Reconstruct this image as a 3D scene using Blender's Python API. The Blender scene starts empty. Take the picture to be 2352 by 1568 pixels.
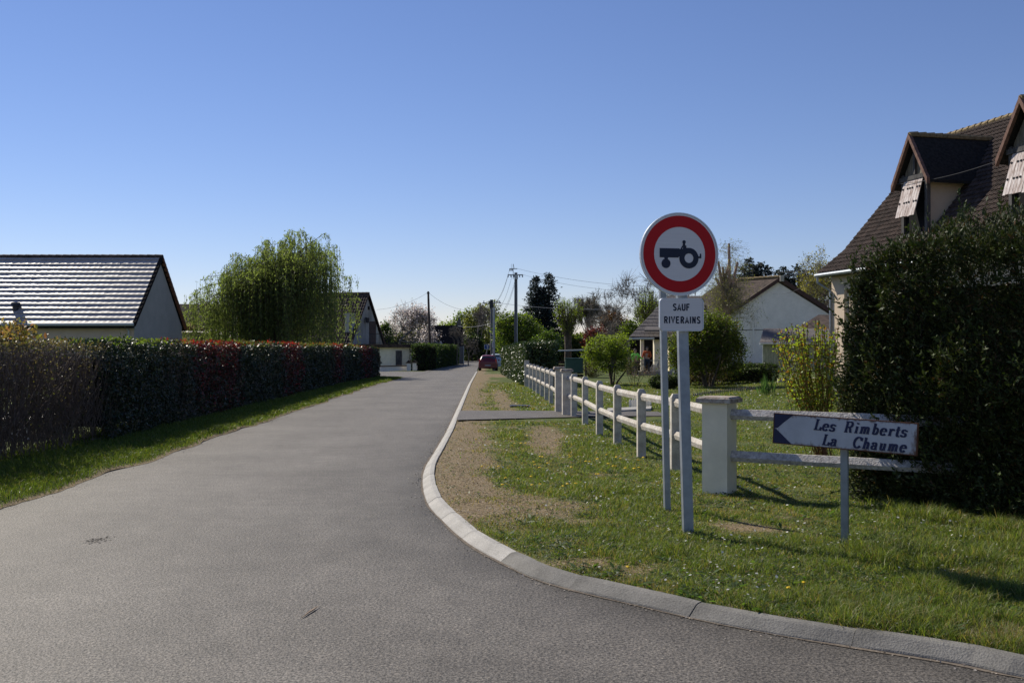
import bpy, math, random
import numpy as np
from mathutils import Vector, Matrix

# ------------------------------------------------------------------ camera, world, sun, exposure
sc = bpy.context.scene
C = sc.collection
CAMZ = 1.65
F = 2287.0                       # focal length in units of a 2352 px wide picture (35 mm lens)
PITCH = math.atan(16 / F)
cd = bpy.data.cameras.new('camera'); cam = bpy.data.objects.new('camera', cd); C.objects.link(cam)
cd.sensor_width = 36; cd.lens = 36 * F / 2352; cd.clip_end = 4000; cd.clip_start = 0.05
cam.location = (0, 0, CAMZ); cam.rotation_euler = (math.pi / 2 + PITCH, 0, 0)
sc.camera = cam
SUN_AZ = math.radians(-42)          # clockwise from +Y
SUN_EL = math.radians(40)
w = bpy.data.worlds.new('World'); sc.world = w; w.use_nodes = True
nt = w.node_tree; bg = nt.nodes['Background']
sky = nt.nodes.new('ShaderNodeTexSky'); sky.sky_type = 'NISHITA'; sky.sun_disc = False
sky.sun_elevation = SUN_EL; sky.sun_rotation = SUN_AZ % (2 * math.pi)
sky.altitude = 100; sky.air_density = 1.0; sky.dust_density = 0.0; sky.ozone_density = 5.0
wb = nt.nodes.new('ShaderNodeVectorMath'); wb.operation = 'MULTIPLY'; wb.inputs[1].default_value = (1.15, 1.0, 1.11)   # white balance of the picture
nt.links.new(sky.outputs[0], wb.inputs[0]); hs = nt.nodes.new('ShaderNodeHueSaturation'); hs.inputs['Saturation'].default_value = 1.04; nt.links.new(wb.outputs[0], hs.inputs['Color'])
nt.links.new(hs.outputs[0], bg.inputs[0]); bg.inputs[1].default_value = 0.078
sl = bpy.data.lights.new('sun', 'SUN'); sl.energy = 5.0; sl.angle = math.radians(0.53); sl.color = (1, .93, .80)
so = bpy.data.objects.new('sun', sl); C.objects.link(so)
sd = Vector((math.sin(SUN_AZ) * math.cos(SUN_EL), math.cos(SUN_AZ) * math.cos(SUN_EL), math.sin(SUN_EL)))
so.rotation_euler = sd.to_track_quat('Z', 'Y').to_euler(); so.location = (-20, 30, 40)
sc.view_settings.view_transform = 'Standard'; sc.view_settings.look = 'None'
sc.view_settings.exposure = 0.2; sc.view_settings.gamma = 1; sc.view_settings.use_curve_mapping = False

# ------------------------------------------------------------------ helpers
RNG = np.random.default_rng(7)
random.seed(7)
def gz(Y):
    return -0.4 * np.clip((np.asarray(Y, float) - 45) / 45, 0, 1)
def ray(u, v):
    dx = (u - 1176) / F; dz = (784 - v) / F
    return np.array([dx, math.cos(PITCH) - dz * math.sin(PITCH), math.sin(PITCH) + dz * math.cos(PITCH)])
def W(u, v, Y):
    d = ray(u, v); t = Y / d[1]
    return np.array([d[0] * t, Y, CAMZ + d[2] * t])
def G(u, v, h=0.0):
    lo, hi = 1.0, 400.0
    for _ in range(50):
        m = (lo + hi) / 2; p = W(u, v, m)
        if p[2] > float(gz(m)) + h: lo = m
        else: hi = m
    return W(u, v, lo)
def XY(u, Y): return (u - 1176) / F * Y
def ZV(v, Y): return CAMZ + (800 - v) / F * Y

def vnoise(x, y, seed=0):
    xi = np.floor(x).astype(int); yi = np.floor(y).astype(int); xf = x - xi; yf = y - yi
    def h(a, b):
        n = (a * 374761393 + b * 668265263 + seed * 1442695041) & 0x7fffffff
        n = ((n ^ (n >> 13)) * 1274126177) & 0x7fffffff
        return ((n ^ (n >> 16)) & 0xffff) / 65535.0
    sx = xf * xf * (3 - 2 * xf); sy = yf * yf * (3 - 2 * yf)
    return (h(xi, yi) * (1 - sx) + h(xi + 1, yi) * sx) * (1 - sy) + (h(xi, yi + 1) * (1 - sx) + h(xi + 1, yi + 1) * sx) * sy
def fbm(x, y, seed=0):
    return (vnoise(x, y, seed) * .5 + vnoise(x * 2.1, y * 2.1, seed + 1) * .3 + vnoise(x * 4.3, y * 4.3, seed + 2) * .2)

def tag(o, label=None, cat=None, group=None, kind=None):
    if label: o['label'] = label
    if cat: o['category'] = cat
    if group: o['group'] = group
    if kind: o['kind'] = kind
    return o
def empty(name, loc, label=None, cat=None, group=None, kind=None):
    o = bpy.data.objects.new(name, None); o.location = tuple(loc); o.empty_display_size = .2
    C.objects.link(o); return tag(o, label, cat, group, kind)
def wloc(o):
    p = Vector((0, 0, 0))
    while o is not None:
        p += o.location; o = o.parent
    return p
def mk(name, V, Fc, mat, parent=None, cols=None, smooth=False, loc=None):
    """mesh object from world-space arrays; parent offsets removed; loc = own origin"""
    V = np.asarray(V, np.float32).reshape(-1, 3)
    off = np.array(wloc(parent) if parent else (0, 0, 0), np.float32)
    if loc is not None: org = np.array(loc, np.float32)
    else: org = off
    V = V - org
    me = bpy.data.meshes.new(name)
    if isinstance(Fc, np.ndarray):
        n, k = Fc.shape
        me.vertices.add(len(V)); me.vertices.foreach_set('co', V.ravel())
        me.loops.add(n * k); me.loops.foreach_set('vertex_index', Fc.astype(np.int32).ravel())
        me.polygons.add(n); me.polygons.foreach_set('loop_start', np.arange(0, n * k, k, dtype=np.int32))
        me.polygons.foreach_set('loop_total', np.full(n, k, np.int32))
        me.update(calc_edges=True)
    else:
        me.from_pydata([tuple(map(float, v)) for v in V], [], Fc); me.update()
    if cols is not None:
        a = me.color_attributes.new('Col', 'FLOAT_COLOR', 'POINT')
        cc = np.ones((len(V), 4), np.float32); cc[:, :3] = cols; a.data.foreach_set('color', cc.ravel())
    if smooth: me.polygons.foreach_set('use_smooth', np.ones(len(me.polygons), bool))
    me.materials.append(mat)
    o = bpy.data.objects.new(name, me); C.objects.link(o)
    if parent:
        o.parent = parent; o.location = tuple(map(float, org - off))
    elif loc is not None: o.location = tuple(map(float, org))
    return o
class MB:
    def __init__(s): s.v = []; s.f = []
    def add(s, vs, fs):
        n = len(s.v); s.v += [tuple(map(float, q)) for q in vs]; s.f += [tuple(i + n for i in f) for f in fs]; return s
    def box(s, c, d, rz=0, top=(1, 1), M=None, rx=0, ry=0):
        hx, hy, hz = d[0] / 2, d[1] / 2, d[2] / 2
        vs = [Vector((x * hx * (top[0] if z > 0 else 1), y * hy * (top[1] if z > 0 else 1), z * hz)) for z in (-1, 1) for x, y in ((-1, -1), (1, -1), (1, 1), (-1, 1))]
        R = M if M is not None else Matrix.Rotation(rz, 3, 'Z') @ Matrix.Rotation(ry, 3, 'Y') @ Matrix.Rotation(rx, 3, 'X')
        vs = [R @ q + Vector(tuple(c)) for q in vs]
        return s.add(vs, [(3, 2, 1, 0), (4, 5, 6, 7), (0, 1, 5, 4), (1, 2, 6, 5), (2, 3, 7, 6), (3, 0, 4, 7)])
    def prism(s, poly, vec):
        """polygon (3D pts) extruded by vec"""
        n = len(poly); vec = np.array(vec, float); a = [np.array(q, float) for q in poly]
        vs = a + [q + vec for q in a]
        fs = [tuple(range(n - 1, -1, -1)), tuple(range(n, 2 * n))] + [(i, (i + 1) % n, n + (i + 1) % n, n + i) for i in range(n)]
        return s.add(vs, fs)
    def tube(s, pts, r, n=6, cap=True):
        pts = [Vector(tuple(map(float, q))) for q in pts]
        if not hasattr(r, '__len__'): r = [r] * len(pts)
        base = len(s.v); prev = None
        for i, p in enumerate(pts):
            t = (pts[min(i + 1, len(pts) - 1)] - pts[max(i - 1, 0)]).normalized()
            a = t.orthogonal().normalized() if prev is None else (prev - t * prev.dot(t)).normalized()
            prev = a; b = t.cross(a)
            for k in range(n):
                an = 2 * math.pi * k / n
                q = p + (a * math.cos(an) + b * math.sin(an)) * r[i]; s.v.append((q.x, q.y, q.z))
        for i in range(len(pts) - 1):
            for k in range(n):
                a0 = base + i * n + k; a1 = base + i * n + (k + 1) % n
                s.f.append((a0, a1, a1 + n, a0 + n))
        if cap:
            s.f.append(tuple(base + k for k in range(n - 1, -1, -1))); e = base + (len(pts) - 1) * n
            s.f.append(tuple(e + k for k in range(n)))
        return s
    def build(s, name, mat, parent=None, smooth=False, loc=None):
        return mk(name, s.v, s.f, mat, parent, smooth=smooth, loc=loc)
def part(root, name, mb, mat, smooth=False, label=None):
    o = mb.build(name, mat, root, smooth)
    if label: o['label'] = label
    return o

# ------------------------------------------------------------------ materials
def mat(name, col, rough=.8, spec=.3, var=.25, scale=6.0, bump=0.0, bscale=40.0, metal=0.0, col2=None, stretch=None, detail=6, fine=0.0):
    m = bpy.data.materials.new(name); m.use_nodes = True; n = m.node_tree; N = n.nodes; L = n.links
    p = N['Principled BSDF']; p.inputs['Roughness'].default_value = rough; p.inputs['Metallic'].default_value = metal
    p.inputs['Specular IOR Level'].default_value = spec
    tc = N.new('ShaderNodeTexCoord'); mp = N.new('ShaderNodeMapping'); L.new(tc.outputs['Object'], mp.inputs[0])
    if stretch: mp.inputs['Scale'].default_value = stretch
    nz = N.new('ShaderNodeTexNoise'); nz.inputs['Scale'].default_value = scale; nz.inputs['Detail'].default_value = detail; nz.inputs['Roughness'].default_value = .65
    L.new(mp.outputs[0], nz.inputs[0])
    cr = N.new('ShaderNodeValToRGB'); L.new(nz.outputs[0], cr.inputs[0])
    c2 = col2 if col2 else tuple(min(1, c * (1 + var)) for c in col)
    c1 = col if col2 else tuple(c * (1 - var) for c in col)
    cr.color_ramp.elements[0].color = (*c1, 1); cr.color_ramp.elements[1].color = (*c2, 1)
    cr.color_ramp.elements[0].position = .35; cr.color_ramp.elements[1].position = .65
    out = cr.outputs[0]
    if fine:
        n2 = N.new('ShaderNodeTexNoise'); n2.inputs['Scale'].default_value = bscale; n2.inputs['Detail'].default_value = 3; L.new(tc.outputs['Object'], n2.inputs[0])
        mr = N.new('ShaderNodeMapRange'); mr.inputs[1].default_value = .3; mr.inputs[2].default_value = .7; mr.inputs[3].default_value = 1 - fine; mr.inputs[4].default_value = 1 + fine; L.new(n2.outputs[0], mr.inputs[0])
        vm = N.new('ShaderNodeVectorMath'); vm.operation = 'SCALE'; L.new(out, vm.inputs[0]); L.new(mr.outputs[0], vm.inputs['Scale']); out = vm.outputs[0]
    L.new(out, p.inputs['Base Color'])
    if bump:
        nb = N.new('ShaderNodeTexNoise'); nb.inputs['Scale'].default_value = bscale; nb.inputs['Detail'].default_value = 4; L.new(tc.outputs['Object'], nb.inputs[0])
        b = N.new('ShaderNodeBump'); b.inputs['Strength'].default_value = bump; b.inputs['Distance'].default_value = .02
        L.new(nb.outputs[0], b.inputs['Height']); L.new(b.outputs[0], p.inputs['Normal'])
    return m
def leafmat(name, rough=.5, spec=.35, trans=.5, tint=(1.7, 1.8, .7)):
    m = bpy.data.materials.new(name); m.use_nodes = True; n = m.node_tree; N = n.nodes; L = n.links
    p = N['Principled BSDF']; p.inputs['Roughness'].default_value = rough; p.inputs['Specular IOR Level'].default_value = spec
    at = N.new('ShaderNodeAttribute'); at.attribute_name = 'Col'; L.new(at.outputs['Color'], p.inputs['Base Color'])
    if trans > 0:
        mu = N.new('ShaderNodeVectorMath'); mu.operation = 'MULTIPLY'; mu.inputs[1].default_value = tint; L.new(at.outputs['Color'], mu.inputs[0])
        tr = N.new('ShaderNodeBsdfTranslucent'); L.new(mu.outputs[0], tr.inputs[0])
        mx = N.new('ShaderNodeMixShader'); mx.inputs[0].default_value = trans
        L.new(p.outputs[0], mx.inputs[1]); L.new(tr.outputs[0], mx.inputs[2]); L.new(mx.outputs[0], N['Material Output'].inputs[0])
    return m
M = {}
M['leaf'] = leafmat('leaf'); M['willow'] = leafmat('willow_leaf', .5, .3, .6, (1.5, 1.6, .8)); M['gloss_leaf'] = leafmat('glossy_leaf', .42, .45, .15)
M['grass'] = leafmat('grass_blade', .5, .3, .38, (1.6, 1.6, .6)); M['needle'] = leafmat('needle', .6, .25, .1)
M['petal'] = leafmat('petal', .6, .2, .5, (1.1, 1.1, 1.1))
M['bark'] = mat('bark', (.10, .08, .06), .9, .2, .4, 9, .6, 60)
M['bark_grey'] = mat('bark_grey', (.17, .15, .13), .9, .2, .35, 9, .5, 60)
M['twig'] = mat('twig', (.085, .062, .05), .85, .2, .4, 12)
M['bark_pale'] = mat('bark_pale', (.38, .27, .22), .85, .2, .3, 7)
M['hedgetwig'] = mat('grey_brown_twig', (.15, .12, .10), .85, .2, .4, 12)
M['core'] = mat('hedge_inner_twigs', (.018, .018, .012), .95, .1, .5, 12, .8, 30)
M['kerb'] = mat('kerb_concrete', (.34, .325, .30), .8, .3, .16, 3, .35, 90, fine=.2)
M['kerb_dark'] = mat('dark_kerb_concrete', (.16, .153, .14), .85, .25, .25, 3, .35, 90, fine=.22)  # darker grey stones, partly shade of faces turned from the sun, put into colour
M['fence'] = mat('fence_concrete', (.42, .38, .32), .85, .2, .0, 7, .3, 90, col2=(.68, .63, .55), fine=.12)
M['fencerail'] = mat('weathered_rail', (.36, .31, .25), .9, .2, .0, 9, .5, 90, col2=(.60, .57, .52), fine=.25)
M['cream'] = mat('cream_render', (.82, .75, .58), .85, .2, .08, 3, .3, 110)
M['render_white'] = mat('white_render', (.84, .78, .70), .85, .2, .06, 2, .2, 60)
M['render_peach'] = mat('peach_render', (.62, .50, .38), .85, .2, .06, 2, .2, 60)
M['render_grey'] = mat('grey_render', (.42, .40, .36), .85, .2, .08, 1.5, .1, 60)
M['render_dirty'] = mat('stained_render', (.26, .24, .21), .9, .2, .0, .8, .2, 60, col2=(.55, .52, .46), stretch=(1, 1, .35))
M['galv'] = mat('galvanised_steel', (.30, .33, .36), .5, .5, .15, 8, 0, 30, .45)
M['pvc'] = mat('grey_pvc', (.45, .48, .48), .5, .4, .05, 5)
M['blacktile'] = mat('dark_tile', (.03, .023, .020), .85, .2, .45, 3, .3, 40, col2=(.11, .078, .064))
M['redtile'] = mat('worn_red_tile', (.24, .11, .075), .85, .2, .25, 4, .3, 40)
M['mosstile'] = mat('lichen_ridge_tile', (.12, .09, .05), .9, .2, .0, 8, .4, 50, col2=(.32, .24, .13))
M['sheentile'] = mat('glazed_brown_tile', (.40, .35, .32), .42, .9, .2, 2.5, .05, 40)
M['undertile'] = mat('roof_underlay', (.02, .016, .015), .9, .1, .2, 4)
M['shingle'] = mat('grey_shingle', (.13, .115, .11), .85, .25, .25, 5, .2, 40)
M['oldwood'] = mat('weathered_grey_wood', (.09, .085, .085), .85, .2, .4, 8, .4, 50, stretch=(1, 1, .2))
M['palewood'] = mat('peeling_white_boards', (.30, .22, .19), .8, .25, .0, 5, .3, 50, col2=(.72, .66, .64), stretch=(1.5, 1.5, .25))
M['brownwood'] = mat('brown_painted_wood', (.075, .04, .032), .7, .3, .2, 6)
M['pole'] = mat('pole_concrete', (.13, .135, .145), .85, .25, .12, 4, .2, 60)
M['woodpole'] = mat('tarred_pole', (.10, .075, .062), .85, .2, .25, 4)
M['black'] = mat('black_metal', (.03, .03, .035), .5, .4, .1, 5)
M['dark'] = mat('dark_interior', (.012, .012, .014), .9, .1, .1, 5)
M['redpaint'] = mat('red_sign_film', (.50, .008, .012), .5, .2, .04, 3)
M['whitefilm'] = mat('white_sign_film', (.74, .70, .68), .45, .4, .03, 3, stretch=(1, 1, 45), detail=1)
M['navy'] = mat('navy_sign_film', (.006, .012, .035), .5, .35, .1, 5)
M['rim'] = mat('sign_rim_aluminium', (.55, .57, .6), .35, .5, .05, 6, 0, 30, .4)
M['boardwhite'] = mat('rusty_white_enamel', (.44, .45, .50), .5, .4, .06, 4)
M['rust'] = mat('rust', (.13, .055, .03), .9, .2, .4, 20)
M['navyenamel'] = mat('navy_enamel', (.008, .014, .06), .45, .4, .2, 8)
M['greenbox'] = mat('green_paint', (.006, .045, .03), .45, .4, .1, 5)
M['carred'] = mat('red_car_paint', (.13, .006, .009), .3, .6, .03, 2)
M['carpale'] = mat('pale_blue_car_paint', (.40, .48, .55), .28, .6, .03, 2)
M['glass'] = mat('car_glass', (.03, .06, .06), .08, .8, .1, 2)
M['rubber'] = mat('rubber', (.02, .02, .02), .8, .2, .1, 5)
M['lens'] = mat('tail_lamp_red', (.5, .03, .03), .2, .6, .05, 5)
M['plate'] = mat('number_plate', (.28, .28, .32), .5, .3, .1, 30)
M['blue'] = mat('blue_sign_film', (.02, .07, .26), .45, .4, .05, 3)
M['hivis'] = mat('green_hi_vis_cloth', (.25, .8, .12), .8, .2, .1, 5)
M['orange'] = mat('orange_cloth', (.50, .10, .03), .8, .2, .1, 5)
M['cloth'] = mat('dark_trousers', (.04, .045, .07), .85, .2, .1, 5)
M['skin'] = mat('skin', (.45, .28, .2), .6, .3, .05, 5)
M['hair'] = mat('hair', (.12, .09, .07), .8, .2, .1, 8)
M['wire'] = mat('cable', (.04, .04, .045), .6, .3, .1, 5)
M['palewire'] = mat('pale_cable', (.35, .35, .36), .5, .3, .1, 5)
M['insul'] = mat('insulator', (.25, .3, .33), .4, .5, .1, 5)
M['drywood'] = mat('dry_stick', (.42, .30, .2), .85, .2, .2, 20)
M['stone'] = mat('pale_stone', (.42, .38, .32), .85, .2, .2, 8, .4, 30)
M['log'] = mat('firewood', (.15, .10, .07), .9, .2, .4, 14)

def asphalt(name, c1, c2):
    m = bpy.data.materials.new(name); m.use_nodes = True; n = m.node_tree; N = n.nodes; L = n.links
    p = N['Principled BSDF']; p.inputs['Roughness'].default_value = .7; p.inputs['Specular IOR Level'].default_value = .3
    tc = N.new('ShaderNodeTexCoord')
    big = N.new('ShaderNodeTexNoise'); big.inputs['Scale'].default_value = .55; big.inputs['Detail'].default_value = 8; big.inputs['Roughness'].default_value = .6; L.new(tc.outputs['Object'], big.inputs[0])
    cr = N.new('ShaderNodeValToRGB'); L.new(big.outputs[0], cr.inputs[0])
    cr.color_ramp.elements[0].color = (*c1, 1); cr.color_ramp.elements[1].color = (*c2, 1); cr.color_ramp.elements[0].position = .3; cr.color_ramp.elements[1].position = .7
    fn = N.new('ShaderNodeTexNoise'); fn.inputs['Scale'].default_value = 52; fn.inputs['Detail'].default_value = 3; L.new(tc.outputs['Object'], fn.inputs[0])
    mr = N.new('ShaderNodeMapRange'); mr.inputs[1].default_value = .35; mr.inputs[2].default_value = .65; mr.inputs[3].default_value = .38; mr.inputs[4].default_value = 1.62; L.new(fn.outputs[0], mr.inputs[0])
    vo = N.new('ShaderNodeTexVoronoi'); vo.inputs['Scale'].default_value = 85; L.new(tc.outputs['Object'], vo.inputs[0])
    vr = N.new('ShaderNodeValToRGB'); L.new(vo.outputs['Color'], vr.inputs[0])
    vr.color_ramp.elements[0].color = (.72, .72, .74, 1); vr.color_ramp.elements[1].color = (1.25, 1.2, 1.12, 1)
    e = vr.color_ramp.elements.new(.93); e.color = (1.15, 1.1, 1.05, 1); e2 = vr.color_ramp.elements.new(.97); e2.color = (1.9, 1.8, 1.7, 1)
    v1 = N.new('ShaderNodeVectorMath'); v1.operation = 'SCALE'; L.new(cr.outputs[0], v1.inputs[0]); L.new(mr.outputs[0], v1.inputs['Scale'])
    v2 = N.new('ShaderNodeVectorMath'); v2.operation = 'MULTIPLY'; L.new(v1.outputs[0], v2.inputs[0]); L.new(vr.outputs[0], v2.inputs[1])
    at = N.new('ShaderNodeAttribute'); at.attribute_name = 'Col'
    gn = N.new('ShaderNodeMapRange'); gn.inputs[3].default_value = 1.0; gn.inputs[4].default_value = .42; L.new(at.outputs['Fac'], gn.inputs[0])
    v3 = N.new('ShaderNodeVectorMath'); v3.operation = 'SCALE'; L.new(v2.outputs[0], v3.inputs[0]); L.new(gn.outputs[0], v3.inputs['Scale'])
    mid = N.new('ShaderNodeTexNoise'); mid.inputs['Scale'].default_value = 4.5; mid.inputs['Detail'].default_value = 7; mid.inputs['Roughness'].default_value = .7; L.new(tc.outputs['Object'], mid.inputs[0])
    mm = N.new('ShaderNodeMapRange'); mm.inputs[1].default_value = .3; mm.inputs[2].default_value = .7; mm.inputs[3].default_value = .78; mm.inputs[4].default_value = 1.22; L.new(mid.outputs[0], mm.inputs[0])
    v4 = N.new('ShaderNodeVectorMath'); v4.operation = 'SCALE'; L.new(v3.outputs[0], v4.inputs[0]); L.new(mm.outputs[0], v4.inputs['Scale'])
    L.new(v4.outputs[0], p.inputs['Base Color'])
    b = N.new('ShaderNodeBump'); b.inputs['Strength'].default_value = .55; b.inputs['Distance'].default_value = .006
    L.new(vo.outputs['Distance'], b.inputs['Height']); L.new(b.outputs[0], p.inputs['Normal'])
    return m
M['asphalt'] = asphalt('asphalt', (.092, .084, .074), (.150, .139, .124))
M['asphalt2'] = asphalt('path_asphalt', (.09, .083, .075), (.12, .11, .10))

def groundmat(name, attr=True):
    m = bpy.data.materials.new(name); m.use_nodes = True; n = m.node_tree; N = n.nodes; L = n.links
    p = N['Principled BSDF']; p.inputs['Roughness'].default_value = .95; p.inputs['Specular IOR Level'].default_value = .1
    tc = N.new('ShaderNodeTexCoord')
    a = N.new('ShaderNodeTexNoise'); a.inputs['Scale'].default_value = 45; a.inputs['Detail'].default_value = 6; L.new(tc.outputs['Object'], a.inputs[0])
    b = N.new('ShaderNodeTexNoise'); b.inputs['Scale'].default_value = 1.3; b.inputs['Detail'].default_value = 5; L.new(tc.outputs['Object'], b.inputs[0])
    gr = N.new('ShaderNodeValToRGB'); L.new(b.outputs[0], gr.inputs[0])
    gr.color_ramp.elements[0].color = (.055, .08, .022, 1); gr.color_ramp.elements[1].color = (.11, .13, .04, 1); gr.color_ramp.elements[0].position = .35; gr.color_ramp.elements[1].position = .65
    dr = N.new('ShaderNodeValToRGB'); L.new(a.outputs[0], dr.inputs[0])
    dr.color_ramp.elements[0].color = (.10, .075, .035, 1); dr.color_ramp.elements[1].color = (.30, .235, .155, 1); dr.color_ramp.elements[0].position = .36; dr.color_ramp.elements[1].position = .64
    mr = N.new('ShaderNodeMapRange'); mr.inputs[1].default_value = .3; mr.inputs[2].default_value = .7; mr.inputs[3].default_value = .6; mr.inputs[4].default_value = 1.4; L.new(a.outputs[0], mr.inputs[0])
    gs = N.new('ShaderNodeVectorMath'); gs.operation = 'SCALE'; L.new(gr.outputs[0], gs.inputs[0]); L.new(mr.outputs[0], gs.inputs['Scale'])
    out = gs.outputs[0]
    if attr:
        at = N.new('ShaderNodeAttribute'); at.attribute_name = 'Col'
        ad = N.new('ShaderNodeMath'); ad.operation = 'MULTIPLY_ADD'; L.new(a.outputs[0], ad.inputs[0]); ad.inputs[1].default_value = .7; L.new(at.outputs['Fac'], ad.inputs[2])
        m2 = N.new('ShaderNodeMapRange'); m2.inputs[1].default_value = .65; m2.inputs[2].default_value = 1.0; L.new(ad.outputs[0], m2.inputs[0])
        mx = N.new('ShaderNodeMix'); mx.data_type = 'RGBA'; L.new(m2.outputs[0], mx.inputs[0]); L.new(out, mx.inputs[6]); L.new(dr.outputs[0], mx.inputs[7]); out = mx.outputs[2]
    L.new(out, p.inputs['Base Color'])
    bp = N.new('ShaderNodeBump'); bp.inputs['Strength'].default_value = .8; bp.inputs['Distance'].default_value = .02; L.new(a.outputs[0], bp.inputs['Height']); L.new(bp.outputs[0], p.inputs['Normal'])
    return m
M['lawn'] = groundmat('lawn_soil'); M['field'] = groundmat('field_grass', False)

# ------------------------------------------------------------------ ground, road, kerb
KB = [(1097.7, 850), (1082.4, 866), (1072, 882), (1024, 993.6), (998, 1038), (977, 1073.5), (970.5, 1110), (982.5, 1157), (1020.7, 1200.7), (1075, 1248), (1162, 1297), (1257, 1339), (1562, 1413), (1767, 1455), (2032, 1497), (2254, 1534), (2352, 1557)]
kb = np.array([G(u, v)[:2] for u, v in KB])
kb = np.vstack([[[kb[0][0] - 1.9, 160]], kb, [[3.6, 4.25], [6, 2.6], [10, .2], [20, -6]]])
def catmull(P, m=14):
    P = np.vstack([2 * P[0] - P[1], P, 2 * P[-1] - P[-2]]); out = []
    for i in range(1, len(P) - 2):
        for k in range(m):
            t = k / m; a, b, c, d = P[i - 1], P[i], P[i + 1], P[i + 2]
            out.append(.5 * ((2 * b) + (c - a) * t + (2 * a - 5 * b + 4 * c - d) * t * t + (3 * b - a - 3 * c + d) * t ** 3))
    out.append(P[-2]); return np.array(out)
# straight part resampled linearly, curve smoothed
kpath = np.vstack([np.array([kb[0] + (kb[4] - kb[0]) * t for t in np.linspace(0, 1, 60)])[:-1], catmull(kb[4:], 10)])
ks = np.concatenate([[0], np.cumsum(np.linalg.norm(np.diff(kpath, axis=0), axis=1))])
def kat(s):
    p = np.array([np.interp(s, ks, kpath[:, 0]), np.interp(s, ks, kpath[:, 1])])
    q = np.array([np.interp(s + .15, ks, kpath[:, 0]), np.interp(s + .15, ks, kpath[:, 1])]); r = np.array([np.interp(s - .15, ks, kpath[:, 0]), np.interp(s - .15, ks, kpath[:, 1])])
    t = (q - r) / np.linalg.norm(q - r); return p, np.array([-t[1], t[0]])      # normal towards the verge
VZ = 0.064
KW = .15
kback = np.array([(lambda p, n: p + n * (KW - .01))(*kat(s)) for s in np.arange(0.2, ks[-1] - .2, .25)])
_o = np.argsort(kback[:, 1])
def kbx(Y): return np.interp(Y, kback[_o, 1], kback[_o, 0])
_o2 = np.argsort(kpath[:, 1])
def kfx(Y): return np.interp(Y, kpath[_o2, 1], kpath[_o2, 0])
def LX(Y): return -4.95 - .0267 * np.asarray(Y) + .04 * np.sin(np.asarray(Y) * .9) + .03 * np.sin(np.asarray(Y) * 2.3)

def grid(name, xs_fn, ys, zf, m, colf=None, kind='structure', nx=40, tpow=1.0):
    t = np.linspace(0, 1, nx) ** tpow
    V = []; cols = []
    ys = np.asarray(ys)
    a, b = xs_fn(ys)
    X = a[:, None] + (b - a)[:, None] * t[None]; Y = np.repeat(ys[:, None], nx, 1)
    Z = zf(X, Y); V = np.stack([X, Y, Z], -1).reshape(-1, 3)
    i = np.arange(len(ys) - 1)[:, None] * nx + np.arange(nx - 1)[None]
    Fc = np.stack([i, i + 1, i + nx + 1, i + nx], -1).reshape(-1, 4)
    cl = None
    if colf is not None:
        c = colf(X, Y).reshape(-1); cl = np.stack([c, c, c], -1)
    o = mk(name, V, Fc, m, cols=cl, smooth=True); o['kind'] = kind; return o

ysn = np.concatenate([np.linspace(-30, 3.5, 16)[:-1], np.linspace(3.5, 14, 100)[:-1], np.linspace(14, 60, 150)[:-1], np.linspace(60, 160, 60)])
ybig = np.concatenate([np.linspace(-200, 40, 14)[:-1], np.linspace(40, 100, 30)[:-1], np.linspace(100, 2500, 14)])
o = grid('ground', lambda y: (np.full_like(y, -1500.), np.full_like(y, 1500.)), ybig, lambda X, Y: gz(Y) - .05, M['field'], nx=31)
def grime(X, Y):
    k = kfx(Y) - X; n_ = fbm(X * 1.3, Y * 1.3, 15)
    near_ = np.clip((26 - Y) / 12, 0, 1)
    g = np.exp(-np.clip(k, 0, 9) / .55) * near_ * (.5 + n_) * .8
    g = np.maximum(g, np.clip(1 - np.abs(k - .9 + .5 * n_) / .5, 0, 1) * .45 * np.clip((13 - Y) / 3, 0, 1) * np.clip((Y - 6) / 2, 0, 1))
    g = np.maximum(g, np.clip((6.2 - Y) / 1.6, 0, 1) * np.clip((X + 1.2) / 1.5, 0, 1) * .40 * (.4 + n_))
    g = np.maximum(g, np.exp(-np.clip(X - LX(Y), 0, 9) / .25) * .35 * (.4 + n_))
    tr = .13 * np.exp(-((X - (-1.9 - .0267 * Y)) / .35) ** 2) + .13 * np.exp(-((X - (-3.5 - .0267 * Y)) / .35) ** 2)
    return np.clip(g + tr * (.5 + n_), 0, 1)
o = grid('road', lambda y: (LX(y) - .5, kfx(y) + .03), ysn, lambda X, Y: gz(Y) + 0 * X, M['asphalt'], grime, nx=70)
yc = np.linspace(148, 175, 6)
grid('cross_road', lambda y: (np.full_like(y, -60.), np.full_like(y, 40.)), yc, lambda X, Y: gz(Y) + .004 + 0 * X, M['asphalt'], nx=6)

# left verge
def zl(X, Y):
    e = np.clip((LX(Y) - X) / .25, 0, 1)
    return gz(Y) + .004 + .045 * e + .02 * fbm(X * 2, Y * 2, 3) * e
yl = np.concatenate([np.linspace(-10, 10, 20)[:-1], np.linspace(10, 62, 300)])
def ledge(Y): return LX(Y) + .10 * (fbm(Y * 1.7, Y * 0 + 3, 9) - .5) * 2
def dirtl(X, Y): return np.clip(1 - (ledge(Y) - X) / .22, 0, 1) * .9
grid('verge', lambda y: (LX(y) - 3.6, ledge(y)), yl, zl, M['lawn'], dirtl, nx=40)
# driveway on the left past the hedge and the kerb along it
mb = MB(); a = G(905, 871); pts = [(-6.3, 57), (-7.0, 57.6), (-16, 60), (-16, 86), (-8.6, 88), (-7.0, 86)]
mb.add([(x, y, float(gz(y)) + .008) for x, y in pts], [tuple(range(len(pts)))[::-1]]); d = mb.build('driveway', M['asphalt2']); d['kind'] = 'structure'

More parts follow.
